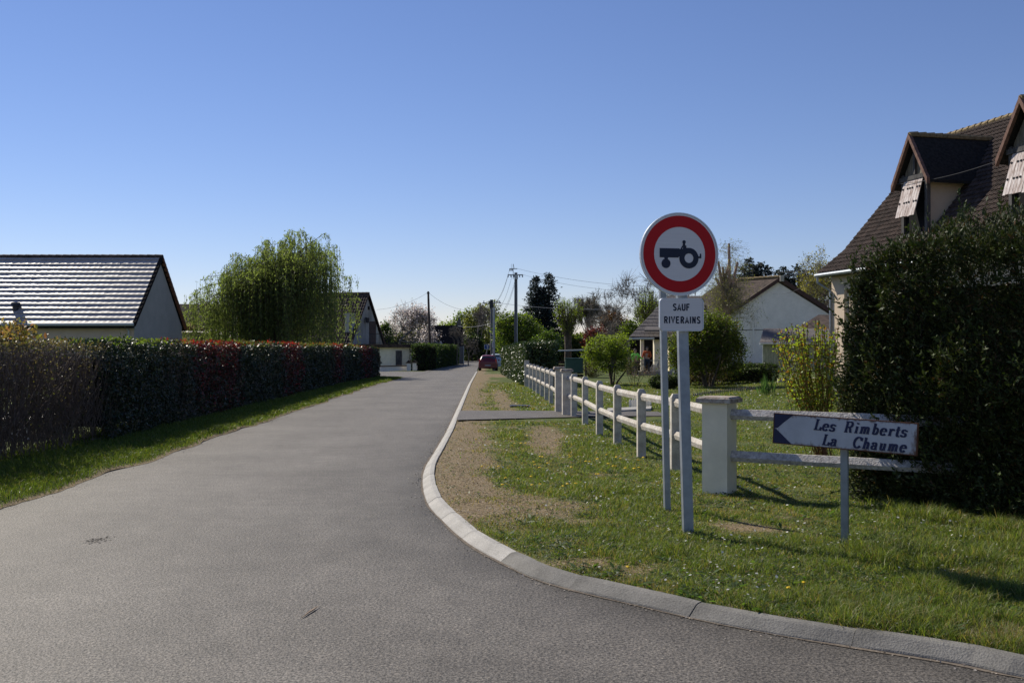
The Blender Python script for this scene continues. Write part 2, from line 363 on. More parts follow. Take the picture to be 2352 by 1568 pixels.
# right verge and garden lawn
def rise(X, Y): return .38 * (lambda t: t * t * (3 - 2 * t))(np.clip((X - 8.5) / 8, 0, 1)) * np.clip((Y - 15) / 20, 0, 1)
def zr(X, Y): 
    e = np.clip((X - kbx(Y)) / .3, 0, 1)
    return VZ - .012 + gz(Y) + e * .035 * fbm(X * 1.6, Y * 1.6, 5) + rise(X, Y)
def ell(X, Y, cx, cy, rx, ry, seed, rot=0):
    c, s = math.cos(rot), math.sin(rot); dx = X - cx; dy = Y - cy
    a = (dx * c + dy * s) / rx; b = (-dx * s + dy * c) / ry
    return np.clip(1.35 - np.sqrt(a * a + b * b) + (fbm(X * 2.2, Y * 1.6, seed) - .5) * 1.1, 0, 1)
def dirt(X, Y):
    k = X - kbx(Y)
    strip = np.clip(1.75 - k / .58 + (fbm(X * 2.5, Y * 1.2, 11) - .5) * 1.4, 0, 1) * np.clip((Y - 9.6) / 1.2, 0, 1)
    edge = np.clip(1 - k / .10, 0, 1) * .8
    d = np.maximum(strip, edge)
    for e in ((-.05, 9.85, .95, 1.0, 21, -.3), (.57, 17.5, .38, 3.6, 22, 0), (2.1, 8.8, .5, .28, 23, -.55), (-.35, 32, .35, 9, 25, .03), (.0, 27.3, .7, .5, 26, 0)):
        d = np.maximum(d, ell(X, Y, *e))
    sp = np.clip((fbm(X * 1.1, Y * 1.1, 31) - .585) * 5, 0, 1) * .65 * (X < 3.2)
    d = np.maximum(d, sp)
    ap = np.clip((Y - 58) / 3, 0, 1) * np.clip((72 - Y) / 4, 0, 1) * (X < 0.2)
    return np.maximum(d, ap)
yr = np.concatenate([np.linspace(-6, 4.5, 15)[:-1], np.linspace(4.5, 14, 190)[:-1], np.linspace(14, 50, 260)[:-1], np.linspace(50, 148, 60)])
grid('lawn', lambda y: (kbx(y), kbx(y) + 46), yr, zr, M['lawn'], dirt, nx=170, tpow=2.0)

# kerb of single stones
kerb = empty('kerb', (0, 0, 0), kind='structure')
prof = [(0, -.12), (0, .004), (.006, .014), (.078, .066), (.096, .073), (KW - .006, .076), (KW, .072), (KW, -.12)]
s = ks[-1] - .5; k = 0
smin = ks[np.argmin(abs(kpath[:, 1] - 84))]
chips = []
while s > smin:
    yn = np.interp(s, ks, kpath[:, 1]); Ls = 1.0
    s0, s1 = s - Ls + .004, s
    V = []; nn = 6 if yn < 20 else 3
    sc_ = random.uniform(-.003, .003)
    for i in range(nn):
        t = s0 + (s1 - s0) * i / (nn - 1); p, nrm = kat(t)
        ins = .004 if i in (0, nn - 1) else 0
        for (a, b) in prof:
            q = p + nrm * (a + (ins if a < .1 else -ins) * (0 if a == 0 else 1)); V.append((q[0], q[1], b + float(gz(q[1])) + sc_ - (ins if b > 0 else 0)))
    n = len(prof); Fc = [(i * n + j, i * n + (j + 1) % n, (i + 1) * n + (j + 1) % n, (i + 1) * n + j) for i in range(nn - 1) for j in range(n)]
    Fc += [tuple(range(n))[::-1], tuple((nn - 1) * n + j for j in range(n))]
    mk('kerb_stone', V, Fc, M['kerb_dark'] if yn < 6.9 else M['kerb'], kerb, loc=(V[0][0], V[0][1], 0)); s -= Ls; k += 1

# mortar bed under the joints and thin dirt line at the foot of the kerb
mb = MB(); V = []; Fc = []
ss = np.arange(smin, ks[-1] - .5, .25)
for i, t in enumerate(ss):
    p, nrm = kat(t); wv = .008 + .03 * float(vnoise(np.array(t * 2.), np.array(0.), 4)); z = float(gz(p[1])) + .004
    V += [(p[0] - nrm[0] * wv, p[1] - nrm[1] * wv, z), (p[0] + nrm[0] * .01, p[1] + nrm[1] * .01, z)]
Fc = [(2 * i, 2 * i + 1, 2 * i + 3, 2 * i + 2) for i in range(len(ss) - 1)]
M['grit'] = mat('gutter_grit', (.15, .125, .10), .95, .1, .35, 30)
o = mk('gutter_grit', V, Fc, M['grit']); o['kind'] = 'stuff'; o['label'] = 'thin line of brown grit along the foot of the kerb'; o['category'] = 'grit'

# asphalt path over the verge to the gate
mb = MB(); ya, yb = 21.7, 25.0
L1 = [(float(kbx(ya)) + .0, ya), (1.3, 22.6), (2.0, 22.9), (3.6, 23.0)]; L2 = [(3.6, 24.6), (2.0, 24.7), (1.2, 24.9), (float(kbx(yb)) + .0, yb)]
n1 = 10
V = []; A_ = np.array(L1); B_ = np.array(L2[::-1])
for t in np.linspace(0, 1, 12):
    for q in (A_, B_):
        x = np.interp(t, np.linspace(0, 1, 4), q[:, 0]); y = np.interp(t, np.linspace(0, 1, 4), q[:, 1])
        V.append((x, y, VZ + .032))
Fc = [(2 * i, 2 * i + 2, 2 * i + 3, 2 * i + 1) for i in range(11)]
o = mk('path', V, Fc, M['asphalt2']); o['kind'] = 'structure'

# ------------------------------------------------------------------ foliage helpers
def leaves(name, P, size, cols, m, parent=None, nrm=None, jit=1.0, aspect=1.8, seed=0, sv=.35, dirs=None, fold=.25, cv=.3, flat=False):
    """one rhombic folded leaf per point; cols = list of (rgb, weight)"""
    rng = np.random.default_rng(seed + 100); n = len(P)
    if n == 0: return None
    D = rng.normal(size=(n, 3))
    if dirs is not None: D = D * jit + dirs
    if flat: D[:, 2] = abs(D[:, 2]) * .15
    D /= np.linalg.norm(D, axis=1)[:, None] + 1e-9
    N_ = rng.normal(size=(n, 3)); 
    if nrm is not None: N_ = N_ * .7 + nrm
    S = np.cross(D, N_); S /= np.linalg.norm(S, axis=1)[:, None] + 1e-9; U = np.cross(S, D)
    L_ = size * (1 + sv * rng.normal(size=n)).clip(.4, 2)[:, None]; Wd = L_ / aspect / 2
    a = P; b = P + D * L_ * .5 + S * Wd + U * Wd * fold; c = P + D * L_; d = P + D * L_ * .5 - S * Wd + U * Wd * fold
    V = np.stack([a, b, c, d], 1).reshape(-1, 3)
    i = np.arange(n)[:, None] * 4; Fc = i + np.array([[0, 1, 2, 3]])
    w_ = np.array([c_[1] for c_ in cols], float); ci = rng.choice(len(cols), n, p=w_ / w_.sum())
    cc = np.array([c_[0] for c_ in cols])[ci] * (1 + cv * rng.uniform(-1, 1, size=(n, 1)))
    o = mk(name, V, Fc, m, parent, cols=np.repeat(cc, 4, 0).clip(0, 1))
    if parent: o['kind'] = 'stuff'
    return o
def twigs(name, segs, m, parent=None, n=3):
    """segs: list of (pts, radii) -> one tube mesh"""
    mb = MB()
    for pts, r in segs: mb.tube(pts, r, n, cap=False)
    return mb.build(name, m, parent, smooth=True)
def fasttwigs(name, A, B, ra, rb, m, parent=None):
    """many straight three-sided twigs from A to B"""
    A = np.asarray(A); B = np.asarray(B); n = len(A); D = B - A; D /= np.linalg.norm(D, axis=1)[:, None] + 1e-9
    up = np.where(abs(D[:, 2:3]) > .9, np.array([[1., 0, 0]]), np.array([[0, 0, 1.]])); S = np.cross(D, up); S /= np.linalg.norm(S, axis=1)[:, None]; U = np.cross(S, D)
    V = []
    ra = np.broadcast_to(np.asarray(ra, float).reshape(-1, 1) if np.ndim(ra) else ra, (n, 1)); rb = np.broadcast_to(np.asarray(rb, float).reshape(-1, 1) if np.ndim(rb) else rb, (n, 1))
    for k in range(3):
        o = S * math.cos(k * 2.094) + U * math.sin(k * 2.094); V += [A + o * ra]
    for k in range(3):
        o = S * math.cos(k * 2.094) + U * math.sin(k * 2.094); V += [B + o * rb]
    V = np.stack(V, 1).reshape(-1, 3); i = np.arange(n)[:, None] * 6
    Fc = np.concatenate([i + np.array([[0, 1, 4, 3]]), i + np.array([[1, 2, 5, 4]]), i + np.array([[2, 0, 3, 5]])])
    o = mk(name, V, Fc, m, parent)
    if parent: o['kind'] = 'stuff'
    return o
def grow(base, d, L_, r, depth, out, tips, rng, spread=.5, up=.15, kids=(2, 3), shrink=.72, steps=4):
    pts = [np.array(base, float)]; d = np.array(d, float)
    for i in range(steps):
        d = d + rng.normal(size=3) * .12 + np.array([0, 0, up * .3]); d /= np.linalg.norm(d); pts.append(pts[-1] + d * L_ / steps)
    rr = np.linspace(r, r * .62, steps + 1); out.append((pts, list(rr)))
    if depth == 0: tips.append(pts[-1]); tips.append(pts[-2]); return
    nk = rng.integers(kids[0], kids[1] + 1)
    for k in range(nk):
        j = steps if k == 0 else rng.integers(max(1, steps - 2), steps + 1)
        nd = d + rng.normal(size=3) * spread + np.array([0, 0, up]); nd /= np.linalg.norm(nd)
        grow(pts[j], nd, L_ * shrink * rng.uniform(.8, 1.15), r * .58, depth - 1, out, tips, rng, spread, up, kids, shrink, steps)

def in_lobes(lobes, n, rng, shell=.0):
    """random points in a union of ellipsoids (cx,cy,cz,rx,ry,rz,weight)"""
    w_ = np.array([l[3] * l[4] * l[5] for l in lobes]); k = rng.choice(len(lobes), n, p=w_ / w_.sum())
    L_ = np.array(lobes)[k]; d = rng.normal(size=(n, 3)); d /= np.linalg.norm(d, axis=1)[:, None]
    r = rng.uniform(shell, 1, size=(n, 1)) ** (1 / 2.2)
    return L_[:, :3] + d * r * L_[:, 3:6]
def crown_tree(name, base, lobes, trunk_h, trunk_r, ncl, per, cr_, size, cols, label, cat='tree', group=None, m='leaf', bark='bark', shell=.35, seed=1, aspect=1.7, stems=1, clump_flat=1.0, aim=None, twn=1.0, trans_up=False, limbs=14):
    rng = np.random.default_rng(seed); root = empty(name, base, label, cat, group)
    base = np.array(base, float); lb = [tuple(np.array(l[:3]) + base) + tuple(l[3:]) for l in lobes]
    cc = in_lobes(lb, ncl, rng, shell); ce_ = cc.mean(0); ou = rng.random(ncl) < .10; cc[ou] = ce_ + (cc[ou] - ce_) * rng.uniform(1.03, 1.16, (int(ou.sum()), 1))
    P = np.repeat(cc, per, 0); g = rng.normal(size=P.shape); P = P + g * cr_ * np.array([1, 1, clump_flat])
    P[:, 2] = np.maximum(P[:, 2], base[2] + .05)
    # trunk and limbs
    cen = np.mean([l[:3] for l in lb], axis=0); segs = []
    tops = []
    for s_ in range(stems):
        off = rng.normal(size=3) * np.array([.12, .12, 0]) * (stems > 1); b0 = base + off
        tp = base + np.array([(cen - base)[0] * .5 + off[0] * 4, (cen - base)[1] * .5 + off[1] * 4, trunk_h])
        pts = [b0 + (tp - b0) * t + rng.normal(size=3) * .03 * trunk_h * (0 < t < 1) for t in np.linspace(0, 1, 5)]
        segs.append((pts, list(np.linspace(trunk_r, trunk_r * .6, 5)))); tops.append(tp)
    idx = rng.choice(ncl, min(limbs, ncl), replace=False)
    nodes = []
    for i in idx:
        t0 = tops[rng.integers(len(tops))]; e = cc[i]; mid = (t0 + e) / 2 + np.array([0, 0, .12 * np.linalg.norm(e - t0)]) + rng.normal(size=3) * .1
        q = [t0 + (mid - t0) * .0, t0 + (mid - t0) * .5, mid, (mid + e) / 2, e]; segs.append((q, list(trunk_r * np.array([.5, .38, .28, .18, .08])))); nodes += q[1:]
    twigs('trunk', segs, M[bark], root, 6)
    nodes = np.array(nodes); d2 = ((cc[:, None] - nodes[None]) ** 2).sum(-1).argmin(1)
    fasttwigs('branches', nodes[d2], cc, trunk_r * .12 + .004, .004, M[bark], root)
    dirs = None
    if aim == 'down': dirs = np.array([[0, 0, -1.5]])
    if aim == 'out': dd = P - cen; dirs = dd / (np.linalg.norm(dd, axis=1)[:, None] + 1e-6)
    if aim == 'up': dirs = np.array([[0, 0, 1.6]])
    leaves('crown', P, size, cols, M[m], root, seed=seed, aspect=aspect, dirs=dirs, nrm=np.array([[0, 0, .8]]))
    return root

# palettes
GR = [((.07, .11, .025), 4), ((.10, .15, .03), 3), ((.045, .075, .02), 3)]
YG = [((.16, .21, .03), 4), ((.21, .26, .04), 3), ((.10, .14, .025), 2)]
OL = [((.12, .13, .045), 4), ((.16, .16, .06), 3), ((.08, .09, .03), 3)]
DK = [((.018, .03, .012), 4), ((.03, .045, .016), 3), ((.045, .06, .025), 1)]
BL = [((.025, .038, .036), 4), ((.042, .06, .056), 3), ((.016, .024, .022), 2)]

# ------------------------------------------------------------------ left clipped hedge, shrub by shrub
def hx(Y): return -6.45 - .0267 * Y
HH = 1.7; HT = 1.15
def hedge_section(y0, y1, kind, label, seed, top=0.0):
    rng = np.random.default_rng(seed); xm = hx((y0 + y1) / 2)
    root = empty('hedge_shrub', (xm - HT / 2, (y0 + y1) / 2, float(gz((y0 + y1) / 2)) + .04), label, 'hedge', 'shrubs of the clipped hedge along the road')
    Ln = y1 - y0; near = 20 / max((y0 + y1) / 2, 10); dens = {'bare': 230, 'green': 1500, 'red': 1500, 'mix': 1500}[kind] * min(1, max(.38, near)) * 1.7
    sz = .046 * (1 + max(0, ((y0 + y1) / 2 - 20)) / 45)
    def surf(which, n):
        if which == 'front': z = rng.uniform(.05, HH, n); y = rng.uniform(y0 - .3, y1 + .3, n) + .5 * (fbm(z * 1.6 + seed, z * 0 + y0, 7) - .5) * Ln ** .3 * 1.6 ; dpt = rng.exponential(.07, n); x = hx(y) - dpt - .16 * (z / HH) ** 7 + .16 * (fbm(y * 1.8, z * 1.8, seed) - .5) * 2; nn = np.tile([1., 0, .3], (n, 1))
        elif which == 'top': y = rng.uniform(y0, y1, n); x = hx(y) - rng.uniform(0, HT, n); z = HH - rng.exponential(.05, n) + .15 * (fbm(x * 1.3, y * 1.1, seed + 2) - .5) * 2; nn = np.tile([0., 0, 1.], (n, 1))
        elif which == 'end': y = np.full(n, y1 if y1 > 58 else y0) + (1 if y1 > 58 else -1) * -rng.exponential(.06, n) * (-1 if False else 1); x = hx(y) - rng.uniform(0, HT, n); z = rng.uniform(.05, HH, n); nn = np.tile([0., -1., .3], (n, 1))
        elif which == 'back': y = rng.uniform(y0, y1, n); x = hx(y) - HT + rng.exponential(.07, n); z = rng.uniform(.05, HH, n); nn = np.tile([-1., 0, .3], (n, 1))
        edge = np.minimum(1, (HH - z) / .18)
        return np.stack([x, y, z + gz(y) + .04], -1), nn
    ps, ns = zip(*[surf('front', int(dens * Ln * HH)), surf('top', int(dens * .7 * Ln * HT)), surf('back', int(dens * .3 * Ln * HH))] + ([surf('end', int(dens * HH * HT))] if y1 > 58 else []))
    P = np.concatenate(ps); N_ = np.concatenate(ns)
    zt = (P[:, 2] - gz(P[:, 1])) / HH
    brown = [((.085, .066, .05), 4), ((.11, .088, .066), 2), ((.05, .058, .03), 2)]
    green = [((.018, .034, .016), 4), ((.03, .048, .022), 3), ((.05, .042, .03), 1)]
    red = [((.13, .012, .014), 4), ((.065, .012, .012), 4), ((.03, .034, .02), 3), ((.24, .022, .024), 1)]
    if kind == 'bare':
        lowcut = rng.random(len(P)) < np.clip(zt * 1.5 - .35, .02, 1); P = P[lowcut]; N_ = N_[lowcut]
        leaves('foliage', P, sz * .85, brown + ([((.12, .11, .035), 1)] if top else []), M['leaf'], root, nrm=N_, seed=seed)
    elif kind == 'green': leaves('foliage', P, sz, green, M['gloss_leaf'], root, nrm=N_, seed=seed)
    elif kind == 'mix': leaves('foliage', P, sz, green + brown[:1], M['gloss_leaf'], root, nrm=N_, seed=seed)
    else:
        isred = rng.random(len(P)) < np.clip(.30 + zt * .62 + (fbm(P[:, 1] * 2.2, P[:, 2] * 2.2, seed) - .5) * 1.2, .08, .95)
        leaves('foliage', P[isred], sz, red, M['gloss_leaf'], root, nrm=N_[isred], seed=seed); leaves('green_foliage', P[~isred], sz, green, M['gloss_leaf'], root, nrm=N_[~isred], seed=seed + 1)
    # twigs
    n = int((820 if kind == 'bare' else 60) * Ln * min(1, near * 1.2)); yb = rng.uniform(y0, y1, n); xb = hx(yb) - rng.uniform(.05, HT - .05, n)
    z0 = rng.uniform(0, 1.35, n) if kind == 'bare' else np.zeros(n)
    A = np.stack([xb, yb, gz(yb) + .04 + z0], -1); ln = rng.uniform(.3, .75, n) if kind == 'bare' else rng.uniform(.8, 1.5, n)
    D = rng.normal(size=(n, 3)) * .32 + np.array([0, 0, 1]); D /= np.linalg.norm(D, axis=1)[:, None]; B = A + D * ln[:, None]
    B[:, 2] = np.minimum(B[:, 2], HH + gz(yb) + .03); B[:, 0] = np.clip(B[:, 0], hx(yb) - HT, hx(yb) + .03)
    fasttwigs('twigs', A, B, .006, .003, M['hedgetwig'], root)
    n2 = int(5 * Ln); yb = rng.uniform(y0, y1, n2); xb = hx(yb) - rng.uniform(.3, HT - .3, n2); A = np.stack([xb, yb, gz(yb)], -1); B = A + np.stack([rng.normal(0, .1, n2), rng.normal(0, .1, n2), np.full(n2, 1.3)], -1)
    fasttwigs('stems', A, B, .02, .01, M['bark_grey'], root)
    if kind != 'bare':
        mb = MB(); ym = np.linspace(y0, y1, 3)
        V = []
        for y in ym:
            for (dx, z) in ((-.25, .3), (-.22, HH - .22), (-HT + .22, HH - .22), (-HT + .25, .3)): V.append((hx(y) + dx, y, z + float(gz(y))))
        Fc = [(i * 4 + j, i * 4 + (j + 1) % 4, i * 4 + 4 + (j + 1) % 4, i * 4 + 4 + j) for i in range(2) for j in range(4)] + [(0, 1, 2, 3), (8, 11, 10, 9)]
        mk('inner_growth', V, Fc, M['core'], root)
    # fresh shoots on the top
    n = int((60 if kind != 'bare' else 22) * Ln * min(1, near * 1.3)); y = rng.uniform(y0, y1, n); x = hx(y) - rng.uniform(0, HT, n); P = np.stack([x, y, gz(y) + HH + rng.uniform(0, .10, n)], -1)
    sc_ = {'bare': [((.08, .07, .035), 2), ((.12, .08, .06), 1)], 'green': [((.11, .15, .03), 3), ((.05, .08, .02), 2)] if y0 < 20 else [((.06, .08, .025), 3), ((.09, .08, .035), 2), ((.17, .02, .02), .9)], 'mix': [((.10, .12, .03), 3), ((.2, .08, .06), 1)], 'red': [((.24, .018, .022), 3), ((.14, .012, .016), 2), ((.07, .07, .03), 1.5)]}[kind]
    P = np.repeat(P, 5, 0) + rng.normal(size=(n * 5, 3)) * .03
    leaves('shoots', P, sz * 1.3, sc_, M['leaf'], root, seed=seed + 5, dirs=np.array([[0, 0, 1.]]), aspect=2.6)
    if top:   # taller tuft of young leaves
        n = 150; y = rng.normal((y0 + y1) / 2 + .6, .4, n).clip(y0, y1); x = hx(y) - rng.uniform(.2, HT, n)
        A = np.stack([x, y, np.full(n, 1.75)], -1); hgt = top * np.exp(-((y - (y0 + y1) / 2 - .6) / .6) ** 2) * rng.uniform(.3, 1, n); B = A + np.stack([rng.normal(0, .07, n), rng.normal(0, .07, n), hgt + .08], -1)
        fasttwigs('shoot_stems', A, B, .004, .002, M['twig'], root)
        t = rng.uniform(.2, 1, (n, 9)); P = (A[:, None] + (B - A)[:, None] * t[..., None]).reshape(-1, 3) + rng.normal(size=(n * 9, 3)) * .03
        leaves('young_leaves', P, .055, [((.19, .13, .06), 3), ((.13, .13, .045), 2), ((.22, .10, .08), 1)], M['leaf'], root, seed=seed + 9)
    return root
HS = [(7.5, 12.6, 'bare', 'bare brown twiggy start of the clipped hedge at the left picture edge', 0), (12.6, 15.0, 'bare', 'see-through bare hedge shrub topped by a taller tuft of golden young leaves', .3),
      (15.0, 17.2, 'bare', 'dense leafless brown hedge shrub between the golden tuft and the first green one', 0), (17.2, 20.4, 'green', 'broad dark green hedge shrub with bright green top, beside the leafless brown one', 0),
      (20.4, 22.4, 'mix', 'brownish green hedge shrub directly before the widest red one', 0), (22.4, 26.3, 'red', 'widest dark red hedge shrub with crimson shoots on top', 0),
      (26.3, 32.0, 'green', 'long glossy dark green hedge shrub right behind the widest red one', 0), (32.0, 35.0, 'red', 'red hedge shrub in the middle of the row under the willow', 0),
      (35.0, 42.6, 'green', 'long dull green hedge shrub behind the middle red one', 0), (42.6, 45.2, 'red', 'narrow dark red stripe in the far half of the hedge', 0),
      (45.2, 51.6, 'green', 'green hedge shrub between the two farthest red ones', 0), (51.6, 57.0, 'red', 'dark red hedge shrub next to the far end of the hedge', 0), (57.0, 60.5, 'mix', 'rounded green and red end shrub of the hedge by the driveway', 0)]
for i, (a, b, k, l, t) in enumerate(HS): hedge_section(a, b, k, l, 40 + i * 7, t)
p = (-9.0, 18.2, 0)
mb = MB(); mb.box((-9.0, 18.2, .2), (1.1, 1.8, .4), .1, top=(.92, .95)); mb.box((-9.0, 18.2, .415), (1.16, 1.86, .025), .1)
r = empty('storage_box', p, 'white box glimpsed through the foot of the bare hedge at the left edge', 'box'); part(r, 'box_body', mb, M['render_white'])

# ------------------------------------------------------------------ tiled roofs
def tile_mesh(name, wd, ln, lip, wave, m, nseg=6, tilt=None):
    V = []; Fc = []
    xs = np.linspace(0, wd, nseg + 1)
    zz = wave * (np.cos(xs / wd * 2 * math.pi) * .5 + .5)
    for x, z in zip(xs, zz): V.append((x, 0, z + lip))          # front top
    for x, z in zip(xs, zz): V.append((x, ln, z))               # back top
    for x, z in zip(xs, zz): V.append((x, .003, z + lip * .15 - .01))   # front bottom
    n = nseg + 1
    for i in range(nseg):
        Fc.append((i, i + 1, n + i + 1, n + i)); Fc.append((2 * n + i, 2 * n + i + 1, i + 1, i))
    Fc.append((0, n, 2 * n)); Fc.append((nseg, 2 * n + nseg, n + nseg))
    me = bpy.data.meshes.new(name); me.from_pydata([tuple(map(float, v)) for v in V], [], Fc); me.update(); me.materials.append(m); return me
def tiled(roof, org, e, up, cols, rows, wd, gauge, lip, wave, m, score, seed=0, limit=300, skip=None, jit=.012):
    """tiles on a roof plane: org = lower left corner, e along the eave, up along the slope"""
    rng = np.random.default_rng(seed); e = Vector(tuple(e)).normalized(); up = Vector(tuple(up)).normalized(); nrm = e.cross(up)
    me = tile_mesh('tile', wd * .985, gauge * 1.12, lip, wave, m)
    off = wloc(roof); L_ = []
    for r_ in range(rows):
        for c in range(cols):
            p = Vector(tuple(org)) + e * (c * wd) + up * (r_ * gauge) + nrm * .02
            if skip and skip(p): continue
            L_.append((score(p), p))
    L_.sort(key=lambda t: t[0])
    base = np.array([v.co for v in me.vertices]); faces = [tuple(p.vertices) for p in me.polygons]; V = []; Fc = []
    for i, (s_, p) in enumerate(L_):
        j = rng.normal(size=3) * jit
        R = Matrix((e, up, nrm)).transposed() @ Matrix.Rotation(j[0], 3, 'X') @ Matrix.Rotation(j[1] * .6, 3, 'Y')
        p = p + nrm * float(rng.uniform(0, .008))
        if i < limit:
            o = bpy.data.objects.new('tile', me); C.objects.link(o); o.parent = roof
            o.matrix_local = Matrix.Translation(p - off) @ R.to_4x4()
        else:
            b = len(V); V += [tuple(R @ Vector(q) + p) for q in base]; Fc += [tuple(k_ + b for k_ in f) for f in faces]
    if V:
        o = mk('farther_tiles', V, Fc, m, roof); o['kind'] = 'stuff'

# ---- left house
XR = -19.3; YA = 55.0; HW = 4.0; ZA = 6.72; ZE = 2.92; XL = -36.0
h = empty('house', (XR, YA, float(gz(YA))), 'single-storey house with glinting brown tiled roof and grey gable, behind the hedge', 'house')
mb = MB(); g0 = -.3
mb.prism([(XR - .2, YA - HW + .35, g0), (XR - .2, YA - HW + .35, ZE - .05), (XR - .2, YA, ZA - .28), (XR - .2, YA + HW - .35, ZE - .05), (XR - .2, YA + HW - .35, g0)], (XL - XR, 0, 0))
part(h, 'wall', mb, M['render_peach'])
mb = MB(); mb.prism([(XR - .19, YA - HW + .33, g0), (XR - .19, YA - HW + .33, ZE - .03), (XR - .19, YA, ZA - .26), (XR - .19, YA + HW - .33, ZE - .03), (XR - .19, YA + HW - .33, g0)], (.03, 0, 0)); part(h, 'gable_wall', mb, M['render_grey'])
mb = MB(); th = .10
for sg in (-1, 1):
    mb.prism([(XR - .02, YA + sg * (HW + .12), ZE - .14), (XR - .02, YA, ZA - .04), (XR - .02, YA, ZA - .14), (XR - .02, YA + sg * (HW + .12), ZE - .24)], (XL - XR, 0, 0))
rf = part(h, 'roof', mb, M['undertile'])
sl_ = Vector((0, HW, ZA - ZE)); ln = sl_.length; rows = 15; gg = ln / rows
tiled(rf, (XL + .1, YA - HW, ZE), (1, 0, 0), sl_, int((XR - XL) / .305), rows, .305, gg, .052, .003, M['sheentile'], lambda p: -p.x, 3, jit=.004)
for sg in (-1, 1):   # verge tiles on the gable edge
    for i in range(15):
        a = i / 15; b = (i + 1.12) / 15
        mb = MB(); A = np.array([XR + .02, YA + sg * HW * (1 - a), ZE + (ZA - ZE) * a + .09]); B = np.array([XR + .02, YA + sg * HW * (1 - b), ZE + (ZA - ZE) * b + .05])
        mb.prism([A, B, B - [0, 0, .2], A - [0, 0, .22]], (-.14, 0, 0)); part(rf, 'verge_tile', mb, M['redtile'] if sg > 0 else M['undertile'])
x = XR; i = 0
while x > XL:
    mb = MB(); pr = [(0, -.17, ZA - .06), (0, -.10, ZA + .07), (0, 0, ZA + .11), (0, .10, ZA + .07), (0, .17, ZA - .04)]
    mb.prism([(x + (.0), YA + q[1], q[2] + .0) for q in pr], (-.44, 0, .02)); part(rf, 'ridge_tile', mb, M['blacktile']); x -= .42; i += 1
    if x < -30: break
mb = MB(); mb.tube([(XL, YA - HW - .12, ZE - .08), (XR - .05, YA - HW - .12, ZE - .04)], .085, 8); mb.box(((XL + XR) / 2, YA - HW + .05, ZE - .17), (XR - XL, .04, .18)); part(h, 'gutter', mb, M['pvc'])
mb = MB(); mb.tube([(XR - .5, YA - HW - .1, ZE - .12), (XR - .42, YA - HW + .2, ZE - .35), (XR - .42, YA - HW + .27, .0)], .045, 8); part(h, 'downpipe', mb, M['pvc'])
mb = MB(); q = W(36, 722, YA - 3.25); mb.tube([q - [0, 0, .6], q + [0, 0, .45]], .16, 8); mb.tube([q + [0, 0, .45], q + [0, 0, .62]], [.26, .22], 8); part(rf, 'vent_pipe', mb, M['black'])

# ---- dark roofs behind the left house
h = empty('house', (-26, 80, -.3), 'dark roofed house showing between the grey gable and the willow', 'house')
mb = MB(); a = W(395, 698, 80); b = W(450, 698, 80)
mb.prism([(a[0] - 6, 76, ZV(757, 76)), (a[0] - 6, 80, ZV(698, 80)), (a[0] - 6, 84, ZV(757, 84))], (b[0] - a[0] + 8, 0, 0)); part(h, 'roof', mb, M['undertile'])
mb = MB(); mb.box(((a[0] + b[0]) / 2 - 2, 80, 1.2), (b[0] - a[0] + 7.4, 7, 3.2)); part(h, 'wall', mb, M['render_grey'])
h = empty('lean_to', (XY(432, 62), 62, -.2), 'small brown tiled lean-to behind the grey gable', 'shed')
mb = MB(); a = W(415, 740, 61.5); b = W(446, 755, 61.5); mb.prism([a, (b[0], 61.5, b[2]), (b[0], 61.5, b[2] - .1), (a[0], 61.5, b[2] - .1)], (0, 2, 0)); part(h, 'roof', mb, M['redtile'])
mb = MB(); mb.box((a[0] + .45, 62.5, 1.2), (.8, 1.6, 2.9)); part(h, 'wall', mb, M['render_grey'])

